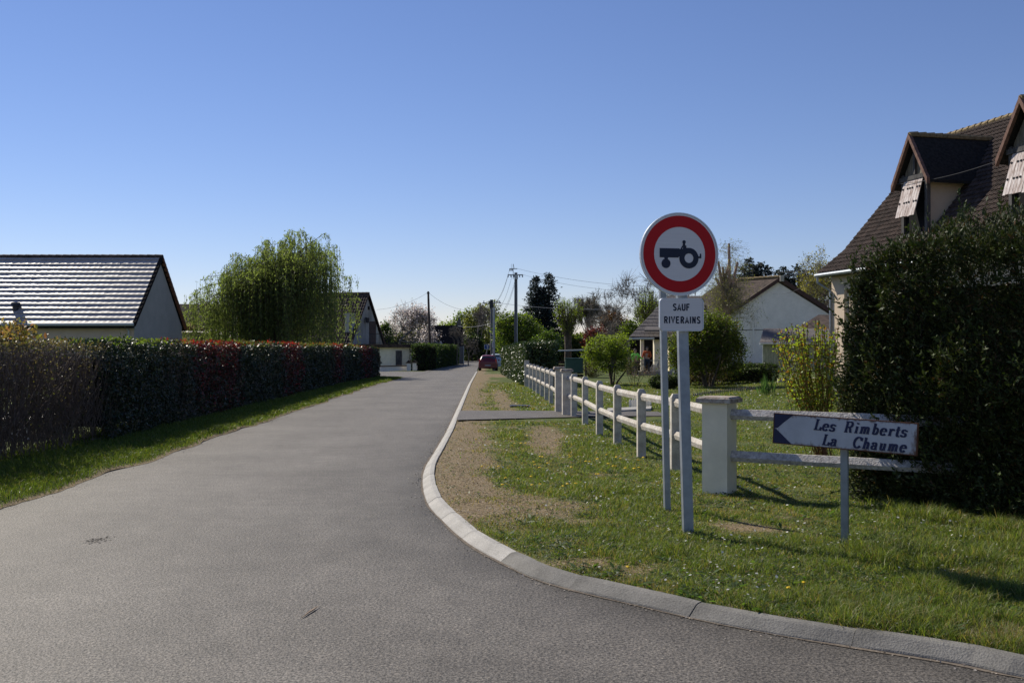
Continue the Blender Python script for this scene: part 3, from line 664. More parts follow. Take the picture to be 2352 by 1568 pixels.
# ---- weeping willow
def willow():
    rng = np.random.default_rng(5); Y = 63.0; s_ = Y / F
    root = empty('willow_tree', (XY(620, Y), Y, float(gz(Y))), 'large weeping willow with fresh green hanging strands behind the red hedge', 'tree')
    segs = []; strands = []
    b0 = np.array([XY(625, Y), Y, 0]); top = np.array([XY(640, Y), Y, ZV(690, Y)])
    segs.append(([b0, (b0 + top) / 2 + [.1, 0, 0], top], [.38, .32, .26]))
    arcs = []
    def env(u): return np.interp(u, [438, 470, 520, 570, 610, 640, 680, 720, 760, 792], [720, 648, 612, 590, 570, 545, 526, 530, 560, 620])
    for i in range(230):
        u = rng.uniform(440, 790); dy = rng.uniform(-3.6, 3.6)
        vt = env(u) + (abs(dy) / 3.6) ** 2 * 60 + rng.exponential(30) + 10 * math.sin(u * .09 + dy)
        e = np.array([XY(u, Y), Y + dy, ZV(vt, Y)]); st = top + rng.normal(size=3) * .3
        mid = (st + e) / 2 + np.array([0, 0, .22 * np.linalg.norm(e - st)]); pk = e + (e - st) * .03 + [0, 0, .15]
        q = [st, st + (mid - st) * .6, mid, pk, e + (e - st) * .08 - [0, 0, .25]]
        if i < 120: segs.append((q, list(np.array([.10, .06, .03, .012, .004]) * rng.uniform(.5, 1.1))))
        arcs.append(q)
    twigs('trunk', segs, M['bark'], root, 5)
    A = []; B = []; P = []
    for q in arcs:
        q = np.array(q)
        for j in range(1, 4): tt = rng.uniform(0, 1, (26, 1)); P.append(q[j] + (q[j + 1] - q[j]) * tt + rng.normal(size=(26, 3)) * .10)
        for k in range(12):
            t = rng.uniform(.35, 1) * 3.999; j = int(t); p = q[j] + (q[min(j + 1, 4)] - q[j]) * (t - j) + rng.normal(size=3) * np.array([.22, .22, .08])
            L_ = min(rng.uniform(.5, 6.5), p[2] - .9)
            if L_ < .2: continue
            nl = int(L_ * 11); zz = np.sort(rng.uniform(0, L_, nl)); sway = rng.normal(size=2) * .12
            pts = p + np.stack([sway[0] * (zz / L_) ** 1.5 + rng.normal(0, .03, nl), sway[1] * (zz / L_) ** 1.5 + rng.normal(0, .03, nl), -zz], -1)
            P.append(pts); A.append(p); B.append(p + np.array([sway[0], sway[1], -L_]))
    fasttwigs('hanging_twigs', A, B, .006, .004, M['twig'], root)
    P = np.concatenate(P); leaves('crown', P, .15, [((.15, .185, .065), 4), ((.19, .225, .085), 3), ((.11, .14, .05), 3)], M['willow'], root, dirs=np.array([[0, 0, -2.0]]), aspect=3.2, seed=6)
willow()

# ---- gabled house with upstairs door (middle distance)
YG_ = 103.0; al = math.radians(14); A0 = np.array([XY(843, YG_), YG_]); gd = np.array([math.sin(al), math.cos(al)]); rd = np.array([-math.cos(al), math.sin(al)]); hw = 4.85
z_ap = ZV(676, YG_); z_ev = ZV(800, YG_); gzb = -.4
h = empty('house', (A0[0], A0[1], gzb), 'old house with stained pale gable, upstairs brown door and dark tiled roof', 'house')
def gp(s_, d=0, z=0): q = A0 + gd * s_ + rd * d; return (q[0], q[1], z)
mb = MB(); mb.prism([gp(-hw, 0, gzb), gp(-hw, 0, z_ev), gp(0, 0, z_ap - .15), gp(hw, 0, z_ev), gp(hw, 0, gzb)], (rd[0] * 12, rd[1] * 12, 0)); part(h, 'wall', mb, M['render_dirty'])
mb = MB()
for sg in (-1, 1): mb.prism([gp(sg * (hw + .3), -.22, z_ev - .32), gp(0, -.22, z_ap), gp(0, -.22, z_ap + .12), gp(sg * (hw + .3), -.22, z_ev - .2)], (rd[0] * 12.4, rd[1] * 12.4, 0))
rf = part(h, 'roof', mb, M['undertile'])
upv = Vector((gd[0] * hw, gd[1] * hw, z_ap - z_ev)); 
tiled(rf, (gp(-hw, 5.2, z_ev + .06)), (-rd[0], -rd[1], 0), upv, 20, 17, .27, upv.length / 17, .05, .05, M['blacktile'], lambda p: p.y, 8, limit=300)
for i in range(22):
    d0 = -.25 + i * .4
    if d0 > 8: break
    mb = MB(); mb.tube([gp(0, d0, z_ap + .10), gp(0, d0 + .42, z_ap + .12)], .14, 6); part(rf, 'ridge_tile', mb, M['blacktile'])
for sg in (-1, 1): mb = MB(); mb.prism([gp(sg * (hw + .3), -.26, z_ev - .36), gp(0, -.26, z_ap - .02), gp(0, -.26, z_ap + .16), gp(sg * (hw + .3), -.26, z_ev - .16)], (rd[0] * .1, rd[1] * .1, 0)); part(rf, 'barge_board', mb, M['brownwood'])
def on_gable(u):     # parameter along the gable for picture column u
    k_ = (u - 1176) / F; return (k_ * A0[1] - A0[0]) / (gd[0] - k_ * gd[1])
s0, s1 = on_gable(848), on_gable(862); mb = MB(); mb.prism([gp(s0, -.03, ZV(790, 104)), gp(s1, -.03, ZV(790, 105.5)), gp(s1, -.03, ZV(738, 105.5)), gp(s0, -.03, ZV(738, 104))], (-rd[0] * .05, -rd[1] * .05, 0)); part(h, 'door', mb, M['brownwood'])
s0 = on_gable(838); mb = MB(); q = gp(s0, -.3, ZV(733, 102)); mb.tube([gp(s0, 0, q[2] + .2), gp(s0, -.3, q[2] + .15)], .03, 5); mb.box((q[0], q[1], q[2] - .1), (.3, .3, .5), top=(1.3, 1.3)); part(h, 'wall_lamp', mb, M['black'])
s0 = on_gable(846); mb = MB(); q = gp(s0, -.03, ZV(707, 103)); mb.box(q, (.35, .12, .35), math.pi / 2 - al); part(h, 'gable_vent', mb, M['dark'])
zc0, zc1 = 2.6, ZV(718, 99.9); mb = MB(); mb.box((-16.28, 100.0, (zc0 + zc1) / 2), (.80, .7, zc1 - zc0), -al); c = part(h, 'chimney', mb, M['render_grey'])
mb = MB(); mb.box((-16.28, 100.0, zc1 + .06), (.92, .82, .12), -al); part(c, 'chimney_cap', mb, M['blacktile'])

# ---- flat roofed garage with terrace railing
h = empty('garage', (XY(915, 96), 96, gzb), 'white flat roofed garage with dark door and railed terrace on top', 'garage')
zt = ZV(798, 95); xl, xr, xc = XY(862, 96), XY(947, 96), XY(896.5, 96)
mb = MB(); mb.prism([(xl - 3, 98.5, gzb), (xc, 96, gzb), (xr, 96, gzb), (xr, 103, gzb), (xl - 3, 104, gzb)], (0, 0, zt - gzb)); part(h, 'wall', mb, M['cream'])
mb = MB(); mb.prism([(xl - 3.3, 98, zt), (xc, 95.6, zt), (xr + .3, 95.6, zt), (xr + .3, 103.3, zt), (xl - 3.3, 104.3, zt)], (0, 0, .34)); part(h, 'flat_roof', mb, M['blacktile'])
mb = MB(); a, b = XY(909, 96), XY(923, 96); mb.box(((a + b) / 2, 95.97, (gzb + ZV(805, 96)) / 2), (b - a, .08, ZV(805, 96) - gzb)); part(h, 'door', mb, M['oldwood'])
rz_ = zt + .34
for i in range(36):
    x = xl - .5 + (xr - xl + .7) * i / 35; mb = MB(); big = i % 7 == 0; mb.tube([(x, 96.2, rz_), (x, 96.2, rz_ + 1.0)], .025 if big else .012, 4); part(h, 'baluster', mb, M['black'])
mb = MB(); mb.tube([(xl - .5, 96.2, rz_ + 1.0), (xr + .2, 96.2, rz_ + 1.0)], .03, 5); mb.tube([(xl - .5, 96.2, rz_ + .12), (xr + .2, 96.2, rz_ + .12)], .02, 5); part(h, 'handrail', mb, M['black'])
# low white wall with little gabled gate pillars
h = empty('garden_wall', (XY(920, 89), 89, gzb), 'low white garden wall with dark coping in front of the garage', 'wall')
wa = [G(872, 853), G(932, 851)]; wb = [G(955, 850), G(973, 844.5)]
for i, (p0, p1) in enumerate((wa, wb)):
    dx = p1 - p0; mb = MB(); nn = np.array([-dx[1], dx[0], 0]) / np.hypot(dx[0], dx[1]) * .12
    mb.prism([p0 - nn, p1 - nn, p1 + nn, p0 + nn], (0, 0, .42)); part(h, 'wall_panel', mb, M['render_white'])
    mb = MB(); z = np.array([0, 0, .42]); mb.prism([p0 - nn * 1.4 + z, p1 - nn * 1.4 + z, p1 + nn * 1.4 + z, p0 + nn * 1.4 + z], (0, 0, .09)); part(h, 'coping', mb, M['blacktile'])
for (u, v, l) in ((939, 851.5, 'left one of the two small white pillars with dark gabled caps at the garage'), (952, 850.5, 'right one of the two small white pillars with dark gabled caps at the garage')):
    p0 = G(u, v); r = empty('gate_pillar', p0, l, 'pillar', 'small gabled pillars of the low wall'); mb = MB(); mb.box(p0 + [0, 0, .35], (.34, .34, .7)); part(r, 'shaft', mb, M['render_white'])
    mb = MB(); mb.prism([p0 + [-.3, -.22, .7], p0 + [.3, -.22, .7], p0 + [0, -.22, 1.0]], (0, .44, 0)); part(r, 'cap', mb, M['blacktile'])
p0 = G(985.5, 848); r = empty('letter_box', p0, 'grey letter box on a post beside the far end of the low white wall', 'letter box'); mb = MB(); mb.box(p0 + [0, 0, .5], (.14, .1, 1.0)); part(r, 'post', mb, M['black']); mb = MB(); mb.box(p0 + [0, 0, 1.2], (.5, .35, .32)); mb.prism([p0 + [-.27, -.2, 1.36], p0 + [.27, -.2, 1.36], p0 + [.27, 0, 1.43], p0 + [-.27, 0, 1.43]], (0, .2, 0)); part(r, 'box_body', mb, M['shingle'])

# ---- generic block hedge
def block_hedge(name, pts, th, H, label, cols, m, size, dens, seed, z0=None, lump=.08, twig=True, cat='hedge', parentcore='inner_growth', zfun=None, rnd=.0):
    """pts: polyline of the FRONT foot (verge side); thickness extends to the left normal of travel"""
    rng = np.random.default_rng(seed); pts = [np.array(q, float) for q in pts]
    base = (pts[0] + pts[-1]) / 2; zb = float(gz(base[1])) if z0 is None else z0
    root = empty(name, (base[0], base[1], zb), label, cat); Ps = []; Ns = []; coreV = []; coreF = []; cs = []
    for a, b in zip(pts[:-1], pts[1:]):
        d = b - a; L_ = np.linalg.norm(d); d = d / L_; nn = np.array([-d[1], d[0]])
        def put(s_, t_, z, N_):
            zz = (gz(a[1] + d[1] * s_) if z0 is None else z0)
            lu = (fbm(s_ * 1.7 + z, z * 1.7 + t_ * 1.3, seed) - .5) * 2 * lump
            P = np.stack([a[0] + d[0] * s_ + nn[0] * t_, a[1] + d[1] * s_ + nn[1] * t_, z + zz], -1) + N_ * lu[:, None]
            Ps.append(P); Ns.append(N_)
        for face in ('f', 't', 'b', 'e0', 'e1'):
            ar = {'f': L_ * H, 't': L_ * th, 'b': L_ * H * .35, 'e0': th * H, 'e1': th * H}[face]; n = int(ar * dens); ex = rng.exponential(.06, n)
            if face == 'f': N_ = np.tile([-nn[0], -nn[1], .2], (n, 1)); put(rng.uniform(0, L_, n), ex, rng.uniform(.03, H, n), N_)
            if face == 't': N_ = np.tile([0., 0, 1], (n, 1)); put(rng.uniform(0, L_, n), rng.uniform(0, th, n), H - ex, N_)
            if face == 'b': N_ = np.tile([nn[0], nn[1], .2], (n, 1)); put(rng.uniform(0, L_, n), th - ex, rng.uniform(.03, H, n), N_)
            if face == 'e0': N_ = np.tile([-d[0], -d[1], .2], (n, 1)); put(ex, rng.uniform(0, th, n), rng.uniform(.03, H, n), N_)
            if face == 'e1': N_ = np.tile([d[0], d[1], .2], (n, 1)); put(L_ - ex, rng.uniform(0, th, n), rng.uniform(.03, H, n), N_)
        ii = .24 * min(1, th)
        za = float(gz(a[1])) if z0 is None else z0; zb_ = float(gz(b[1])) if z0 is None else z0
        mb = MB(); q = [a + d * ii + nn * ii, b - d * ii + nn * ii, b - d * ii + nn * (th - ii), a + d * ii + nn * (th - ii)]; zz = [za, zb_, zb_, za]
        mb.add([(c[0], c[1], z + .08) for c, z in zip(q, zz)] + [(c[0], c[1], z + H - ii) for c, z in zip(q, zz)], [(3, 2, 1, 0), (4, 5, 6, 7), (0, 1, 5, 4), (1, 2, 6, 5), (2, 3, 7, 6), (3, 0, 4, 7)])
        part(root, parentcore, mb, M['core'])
        for s_ in np.arange(.3, L_, .8):
            c = a + d * s_ + nn * th / 2; cs.append(((c[0], c[1], za), (c[0] + .1, c[1], za + H * .7)))
    A, B = zip(*cs); fasttwigs('stems', A, B, .03, .015, M['bark'], root)
    leaves('foliage', np.concatenate(Ps), size, cols, M[m], root, nrm=np.concatenate(Ns), seed=seed)
    return root
# dark evergreen hedge beyond the garage
block_hedge('hedge', [(-11.0, 97.), (-8.0, 94.), (-6.7, 126)], 1.5, 2.45, 'dark green clipped hedge beyond the garage on the left of the road', [((.025, .045, .018), 3), ((.05, .075, .022), 2)], 'leaf', .13, 130, 71)
# laurel hedge on the right, shiny roadside face and dark end
LP = [(-2.1, 84), (-1.05, 62), (.42, 41.0)]
LP = LP[::-1]   # travel away from the camera so that the thickness lies to the left -> use reversed order
block_hedge('laurel_hedge', [(-.74, 71), (.52, 41.2)], 1.35, 1.88, 'glossy cherry laurel hedge with glinting leaves by the parked red car', [((.03, .055, .018), 4), ((.05, .08, .025), 3), ((.14, .14, .04), .5)], 'gloss_leaf', .085, 900, 72, lump=.16)
block_hedge('clipped_hedge', [(.9, 42.6), (1.95, 42.6)], 1.1, 1.93, 'almost black clipped hedge block joined to the laurel at the fence end', [((.018, .03, .014), 3), ((.03, .05, .02), 2)], 'leaf', .09, 900, 73)

# ---- dark barn and far things at the end of the road
h = empty('barn', (XY(1005, 150), 150, -.4), 'long barn with almost black roof behind the left hedge and pole', 'barn')
a, b = XY(953, 146), XY(1060, 146); zt = ZV(747, 150); ze = .8
mb = MB(); mb.prism([(a, 146.4, ze), (a, 150, zt), (a, 153.6, ze)], (b - a, 0, 0)); part(h, 'roof', mb, M['undertile'])
mb = MB(); mb.box(((a + b) / 2, 150, .3), (b - a - .4, 6.6, 1.9)); part(h, 'wall', mb, M['oldwood'])
mb = MB(); q = W(1054, 745, 149); mb.box(q + [0, 0, .0], (.6, .6, 1.0)); mb.box(q + [0, 0, .68], (.3, .3, .4)); part(h, 'chimney', mb, M['shingle'])

h = empty('gate', (XY(1051, 128), 128, -.4), 'tall pale grey double gate past the dark left hedge', 'gate')
a, b = XY(1038, 128), XY(1064, 128); zt = ZV(795, 128)
for k_ in range(2):
    x0 = a + (b - a) * k_ / 2; x1 = a + (b - a) * (k_ + 1) / 2
    mb = MB(); mb.box(((x0 + x1) / 2, 128, (zt - .4) / 2 + .05), (x1 - x0 - .06, .05, zt + .3)); part(h, 'gate_leaf', mb, M['pole'])
for x in (a - .05, (a + b) / 2, b + .05): mb = MB(); mb.box((x, 127.95, (zt - .4) / 2), (.1, .12, zt + .5)); part(h, 'gate_post', mb, M['galv'])
for (u, v, l) in ((1046, 835, 'white stub post at the foot of the grey gate'),):
    p0 = G(u, v); mb = MB(); mb.box(p0 + [0, 0, .35], (.16, .16, .7), top=(.8, .8)); tag(mb.build('bollard', M['render_white'], loc=p0), l, 'bollard')
p0 = G(1059, 836); mb = MB(); mb.tube([p0, p0 + [0, 0, .15], p0 + [.02, 0, .4], p0 + [0, 0, .62]], [.27, .30, .22, .06], 7); tag(mb.build('boulder', M['stone'], smooth=True, loc=p0), 'pale pointed stone at the left road edge before the gate', 'stone')
# give way sign from behind
p0 = G(1070, 829); p0 = p0 if p0[1] < 170 else W(1070, 829, 140); Y = p0[1]
r = empty('traffic_sign', p0, 'grey back of a pointed-down triangular sign on a thin pole at the far junction', 'sign'); zc = ZV(797, Y)
mb = MB(); mb.tube([p0, (p0[0], Y, ZV(790, Y))], .035, 6); part(r, 'post', mb, M['galv'])
q = .34; mb = MB(); mb.prism([(p0[0] - q, Y - .05, zc + .25), (p0[0], Y - .05, zc - .33), (p0[0] + q, Y - .05, zc + .25)], (0, .02, 0)); part(r, 'triangle_plate', mb, M['galv'])
mb = MB(); mb.box((p0[0], Y - .05, ZV(804.5, Y)), (.36, .02, .16)); part(r, 'small_plate', mb, M['galv'])
# blue sign
Y = 104.0; p0 = np.array([XY(1118, Y), Y, -.4]); r = empty('traffic_sign', p0, 'small square blue sign with a white up arrow above the red car', 'sign')
zc = ZV(796.5, Y); mb = MB(); mb.tube([p0, p0 + [0, 0, zc + .3 + .4]], .035, 6); part(r, 'post', mb, M['galv'])
mb = MB(); mb.box((p0[0], Y - .05, zc), (.52, .02, .52)); pl = part(r, 'plate', mb, M['whitefilm'])
mb = MB(); mb.box((p0[0], Y - .065, zc), (.46, .01, .46)); part(pl, 'blue_field', mb, M['blue'])
mb = MB(); x = p0[0] + .07; mb.box((x, Y - .075, zc - .05), (.05, .008, .26)); mb.prism([(x - .08, Y - .079, zc + .06), (x + .08, Y - .079, zc + .06), (x, Y - .079, zc + .19)], (0, .008, 0)); part(pl, 'arrow', mb, M['whitefilm'])

# ---- utility poles
Y = 92.0; x = XY(1185, Y); r = empty('utility_pole', (x, Y, -.4), 'tall grey concrete utility pole with two crossarms and a pale box on top', 'utility pole')
zt = ZV(626, Y)
mb = MB(); mb.box((x, Y, (zt - .4) / 2), (.36, .28, zt + .4), top=(.75, .75)); part(r, 'pole', mb, M['pole'])
mb = MB(); mb.box((x + .33 * 0 + .12, Y - .18, (ZV(660, Y) + ZV(795, Y)) / 2), (.06, .05, ZV(660, Y) - ZV(795, Y))); part(r, 'cable_conduit', mb, M['pvc'])
mb = MB(); mb.box((x + .02, Y - .17, ZV(636, Y)), (.34, .12, .42)); part(r, 'junction_box', mb, M['pvc'])
z1 = ZV(631, Y); z2 = ZV(617, Y)
mb = MB(); mb.box((XY(1183.5, Y), Y, z1), (XY(1201, Y) - XY(1166, Y), .08, .08)); part(r, 'crossarm', mb, M['black'])
mb = MB(); mb.tube([(x - .25, Y, zt - .6), (x - .25, Y, ZV(606, Y))], .025, 5); mb.tube([(x - .42, Y, z2 - .1), (x - .42, Y, ZV(606, Y))], .015, 4); mb.tube([(x - .25, Y, ZV(606, Y)), (x - .12, Y, z2)], .015, 4); part(r, 'mast', mb, M['black'])
mb = MB(); mb.box((XY(1179, Y), Y, z2), (XY(1188, Y) - XY(1170, Y), .06, .06)); part(r, 'crossarm', mb, M['black'])
for k_ in range(6): xx = XY(1167 + k_ * 6.6, Y); mb = MB(); mb.tube([(xx, Y, z1 - .05), (xx, Y, z1 - .22)], [.05, .07], 6); part(r, 'insulator', mb, M['insul'])
for k_ in range(3): xx = XY(1171 + k_ * 3, Y); mb = MB(); mb.tube([(xx, Y, z2), (xx, Y, z2 - .2)], [.03, .05], 6); part(r, 'insulator', mb, M['black'])
Y = 104.0; x = XY(1129, Y); r = empty('utility_pole', (x, Y, -.4), 'dark wooden utility pole with bristling head behind the slim street post', 'utility pole'); zt2 = ZV(689, Y)
mb = MB(); mb.tube([(x + .1, Y, -.4), (x + .02, Y, 3), (x, Y, zt2)], [.17, .15, .11], 8); part(r, 'pole', mb, M['pole'])
mb = MB(); mb.box((x - .35, Y, ZV(697, Y)), (1.2, .08, .1), ry=.12); part(r, 'crossarm', mb, M['black']); mb = MB(); mb.box((x + .5, Y, ZV(695, Y)), (1.0, .08, .08)); part(r, 'crossarm', mb, M['black'])
mb = MB(); mb.box((x, Y - .1, ZV(697, Y)), (.38, .3, .8), top=(.8, .8)); part(r, 'transformer_head', mb, M['black'])
for k_ in range(4): mb = MB(); xx = x - .8 + k_ * .55; mb.tube([(xx, Y, ZV(697, Y)), (xx, Y, ZV(693, Y) + .12)], .05, 5); part(r, 'insulator', mb, M['insul'])
p0 = G(1134.5, 852); Y = p0[1]; r = empty('street_post', p0, 'slim grey steel post standing in front of the red car', 'post')
mb = MB(); mb.tube([p0, (p0[0], Y, ZV(706, Y))], [.11, .09], 8); part(r, 'shaft', mb, M['galv']); mb = MB(); mb.tube([p0, p0 + [0, 0, .5]], .14, 8); part(r, 'sleeve', mb, M['galv']); mb = MB(); mb.box((p0[0] - .1, Y, 2.0), (.16, .16, .5)); part(r, 'cable_box', mb, M['pvc'])
Y = 112.0; r = empty('utility_pole', (XY(989, Y), Y, -.4), 'plain brown wooden telephone pole above the left hedge', 'utility pole'); mb = MB(); mb.tube([(XY(989.5, Y), Y, -.4), (XY(986, Y), Y, 4), (XY(983.5, Y), Y, ZV(669, Y))], [.17, .15, .11], 8); part(r, 'pole', mb, M['woodpole']); mb = MB(); mb.box((XY(983.5, Y), Y, ZV(673, Y)), (.3, .3, .12)); part(r, 'bracket', mb, M['black'])
def wire(p0, p1, sag, label, rad=.012, m='wire', n=18, group='overhead cables'):
    p0 = np.array(p0, float); p1 = np.array(p1, float); t = np.linspace(0, 1, n)
    pts = [p0 + (p1 - p0) * a - np.array([0, 0, 4 * sag * a * (1 - a)]) for a in t]
    mb = MB(); mb.tube(pts, rad, 4); tag(mb.build('overhead_cable', M[m], loc=p0), label, 'cable', group)
P1 = lambda u, v: W(u, v, 92.0)
P2 = (XY(1131, 104), 104, zt2 - .3)
for i, (u, v, sg, l) in enumerate(((1167, 633, .5, 'leftmost steep cable from the lower crossarm to the dark pole'), (1171, 617, .4, 'cable from the upper crossarm of the concrete pole to the dark pole'), (1176, 633, .9, 'slack cable from the middle of the lower crossarm'), (1183, 650, 1.2, 'lowest looping cable between the two poles'), (1183, 644, 1.0, 'upper looping cable between the two poles'))):
    wire(P1(u, v), W(1131 + i * .8, 693 + i * 5, 104), sg + .3, l)
wire(W(984, 671, 112), (A0[0] + 1, 103, ZV(711, 103)), .4, 'cable from the plain wooden pole down to the stained gable')
wire(W(984, 672, 112), W(1129, 706, 104), 1.0, 'sagging cable from the plain wooden pole to the dark pole')
wire(W(1133, 694, 104), W(1450, 709, 88), .3, 'pale cable running from the dark pole past the pollarded tree', .022, 'palewire')
wire(W(1201, 631, 92), W(1720, 660, 75), .9, 'lower thin cable from the concrete pole towards the white gable')
wire(W(1188, 617, 92), W(1750, 648, 75), .9, 'upper thin cable from the concrete pole towards the white gable')
wire(W(1052, 748, 149), W(1170, 726, 92), .5, 'pale cable crossing low in front of the far trees', .02, 'palewire')

# ---- cars
def car(name, label, loc, paint, L_=3.9, Wd=1.66, H=1.42, rz=0.0):
    r = empty(name, loc, label, 'car'); r.rotation_euler = (0, 0, rz); Yr = 0
    # stations along y (0 = rear): body cross-sections, symmetrical
    def sect(y, zb, zbelt, ztop, hwb, hwbelt, hwt):
        half = [(hwb * .88, zb), (hwb, zb + .14), (hwb, zbelt * .62), (hwbelt, zbelt), (hwt, ztop - .07), (hwt * .82, ztop), (0, ztop + .015)]
        return [(a, y, b) for a, b in half] + [(-a, y, b) for a, b in half[-2::-1]]
    hw_ = Wd / 2
    st = [sect(.0, .32, .78, .86, hw_ * .86, hw_ * .84, hw_ * .78), sect(.06, .24, .84, .93, hw_ * .95, hw_ * .93, hw_ * .86), sect(.14, .22, .88, 1.0, hw_, hw_ * .95, hw_ * .84), sect(.42, .22, .9, H - .06, hw_, hw_ * .95, hw_ * .70), sect(.75, .22, .9, H, hw_, hw_ * .96, hw_ * .70), sect(1.9, .22, .88, H, hw_, hw_ * .96, hw_ * .72), sect(2.35, .22, .88, H - .08, hw_, hw_ * .96, hw_ * .70), sect(2.95, .22, .86, .95, hw_, hw_ * .95, hw_ * .85), sect(3.7, .24, .66, .74, hw_ * .93, hw_ * .88, hw_ * .8), sect(L_, .32, .5, .58, hw_ * .78, hw_ * .74, hw_ * .7)]
    V = [q for s_ in st for q in s_]; n = len(st[0]); Fc = [(i * n + j, i * n + (j + 1) % n, (i + 1) * n + (j + 1) % n, (i + 1) * n + j) for i in range(len(st) - 1) for j in range(n)]
    Fc += [tuple(range(n))[::-1], tuple((len(st) - 1) * n + j for j in range(n))]
    def add(nm, V, Fc, m, parent=r, sm=False):
        me = bpy.data.meshes.new(nm); me.from_pydata([tuple(map(float, v)) for v in V], [], Fc); me.update(); me.materials.append(m)
        if sm: me.polygons.foreach_set('use_smooth', [True] * len(me.polygons))
        o = bpy.data.objects.new(nm, me); C.objects.link(o); o.parent = parent; return o
    b = add('body', V, Fc, paint, sm=True); md = b.modifiers.new('s', 'SUBSURF'); md.levels = 1; md.render_levels = 2
    # rear window lies on the slanted tail
    add('rear_window', [(-hw_ * .74, .135, .97), (hw_ * .74, .135, .97), (hw_ * .62, .37, H - .11), (-hw_ * .62, .37, H - .11)], [(0, 1, 2, 3)], M['glass'])
    for s_ in (-1, 1):
        add('side_window', [(s_ * (hw_ * .955), .5, .92), (s_ * hw_ * .955, 2.6, .92), (s_ * hw_ * .75, 2.2, H - .10), (s_ * hw_ * .75, .7, H - .10)], [(0, 1, 2, 3) if s_ > 0 else (3, 2, 1, 0)], M['glass'])
        mb = MB(); mb.box((s_ * hw_ * .86, .10, .88), (.14, .12, .40), top=(.8, 1)); add('tail_light', mb.v, mb.f, M['lens'])
        mb = MB(); mb.box((s_ * (hw_ + .08), 2.55, .95), (.16, .1, .13)); add('wing_mirror', mb.v, mb.f, paint)
        for yy in (.65, 3.15):
            mb = MB(); mb.tube([(s_ * (hw_ - .17), yy, .3), (s_ * (hw_ + .005), yy, .3)], .3, 18); o = add('wheel', mb.v, mb.f, M['rubber'])
            mb = MB(); mb.tube([(s_ * (hw_ + .0), yy, .3), (s_ * (hw_ + .015), yy, .3)], .19, 12); add('rim', mb.v, mb.f, M['galv'], o)
    mb = MB(); mb.box((0, -.01, .42), (Wd * .93, .12, .24)); add('bumper', mb.v, mb.f, paint)
    mb = MB(); mb.box((0, -.075, .52), (.52, .01, .11)); add('number_plate', mb.v, mb.f, M['plate'])
    mb = MB(); mb.tube([(0, .10, .98), (.1, .28, 1.25)], .012, 4); add('wiper', mb.v, mb.f, M['black'])
    return r
p0 = G(1100, 853); Y = 87.0
car('parked_car', 'red hatchback parked half on the verge beside the laurel hedge', (XY(1120.5, Y), Y, float(gz(Y)) + .03), M['carred'])
car('parked_car', 'pale blue car mostly hidden behind the red hatchback', (XY(1142, 96), 96, float(gz(96)) + .03), M['carpale'], H=1.5)

# ------------------------------------------------------------------ fence
fence = empty('fence', (1.6, 16, VZ), 'white concrete post and rail fence from the square pillar to the narrow gate', 'fence')
fence2 = empty('fence', (.9, 32, VZ), 'far run of the post and rail fence between the gate and the laurel hedge', 'fence')
fence3 = empty('fence', (3, 10.2, VZ), 'short fence run of two rails from the square pillar into the dark conifer hedge', 'fence')
def post(root, x, y, ang, lean=0):
    h = 1.0; mb = MB(); R = Matrix.Rotation(ang, 3, 'Z'); z = VZ
    def q(a, b, c): v = R @ Vector((a, b, 0)); return (x + v.x + lean * c, y + v.y, z + c)
    a, b = .06, .05
    V = [q(-a, -b, -.1), q(a, -b, -.1), q(a, b, -.1), q(-a, b, -.1), q(-a, -b, h - .05), q(a, -b, h - .05), q(a, b, h - .05), q(-a, b, h - .05), q(-a * .55, -b * .55, h), q(a * .55, -b * .55, h), q(a * .55, b * .55, h), q(-a * .55, b * .55, h)]
    mb.add(V, [(3, 2, 1, 0), (0, 1, 5, 4), (1, 2, 6, 5), (2, 3, 7, 6), (3, 0, 4, 7), (4, 5, 9, 8), (5, 6, 10, 9), (6, 7, 11, 10), (7, 4, 8, 11), (8, 9, 10, 11)])
    mb.build('post', M['fence'], root, loc=(x, y, z))
def rail(root, p, q, z, inset=.055, wd=.05, hh=.098):
    p = np.array(p, float); q = np.array(q, float); d = q - p; L_ = np.linalg.norm(d); d /= L_; n = np.array([-d[1], d[0]]); p = p + d * inset; q = q - d * inset
    pr = [(-wd / 2, 0), (wd / 2, 0), (wd * .75, hh * .55), (wd * .2, hh), (-wd * .2, hh), (-wd * .75, hh * .55)]
    mb = MB(); mb.prism([(p[0] + n[0] * a, p[1] + n[1] * a, z + b + VZ) for a, b in pr], (q[0] - p[0], q[1] - p[1], 0)); mb.build('rail', M['fencerail'], root, loc=(p[0], p[1], VZ + z))
def pillar(x, y, w_, h, ang, label, cap=True, m='cream', group=None):
    r = empty('gate_pillar', (x, y, VZ), label, 'pillar', group); r.rotation_euler = (0, 0, 0)
    mb = MB(); mb.box((x, y, VZ + h / 2 - .05), (w_, w_, h + .1), ang); part(r, 'shaft', mb, M[m])
    if cap: mb = MB(); mb.box((x, y, VZ + h + .022), (w_ * 1.36, w_ * 1.36, .045), ang); mb.box((x, y, VZ + h + .054), (w_ * 1.3, w_ * 1.3, .02), ang, top=(.9, .9)); part(r, 'cap', mb, M['capstone'])
    return r
M['capstone'] = mat('lichen_capstone', (.20, .14, .11), .9, .2, .0, 14, .5, 60, col2=(.50, .46, .40))
near = [G(u, v, VZ)[:2] for u, v in ((1317.6, 958), (1344, 974), (1377, 1000), (1418, 1025), (1473, 1051), (1551, 1081))]
big = np.array([2.26, 10.86]); gp2 = np.array([1.29, 23.5]); gp1 = np.array([1.17, 24.6])
ang0 = math.radians(-33)
for q in near: post(fence, q[0], q[1], math.radians(4))
ch = [gp2] + near + [big]
for a, b in zip(ch[:-1], ch[1:]):
    for z in (.42, .84): rail(fence, a, b, z, inset=.055 if a is not gp2 else .1)
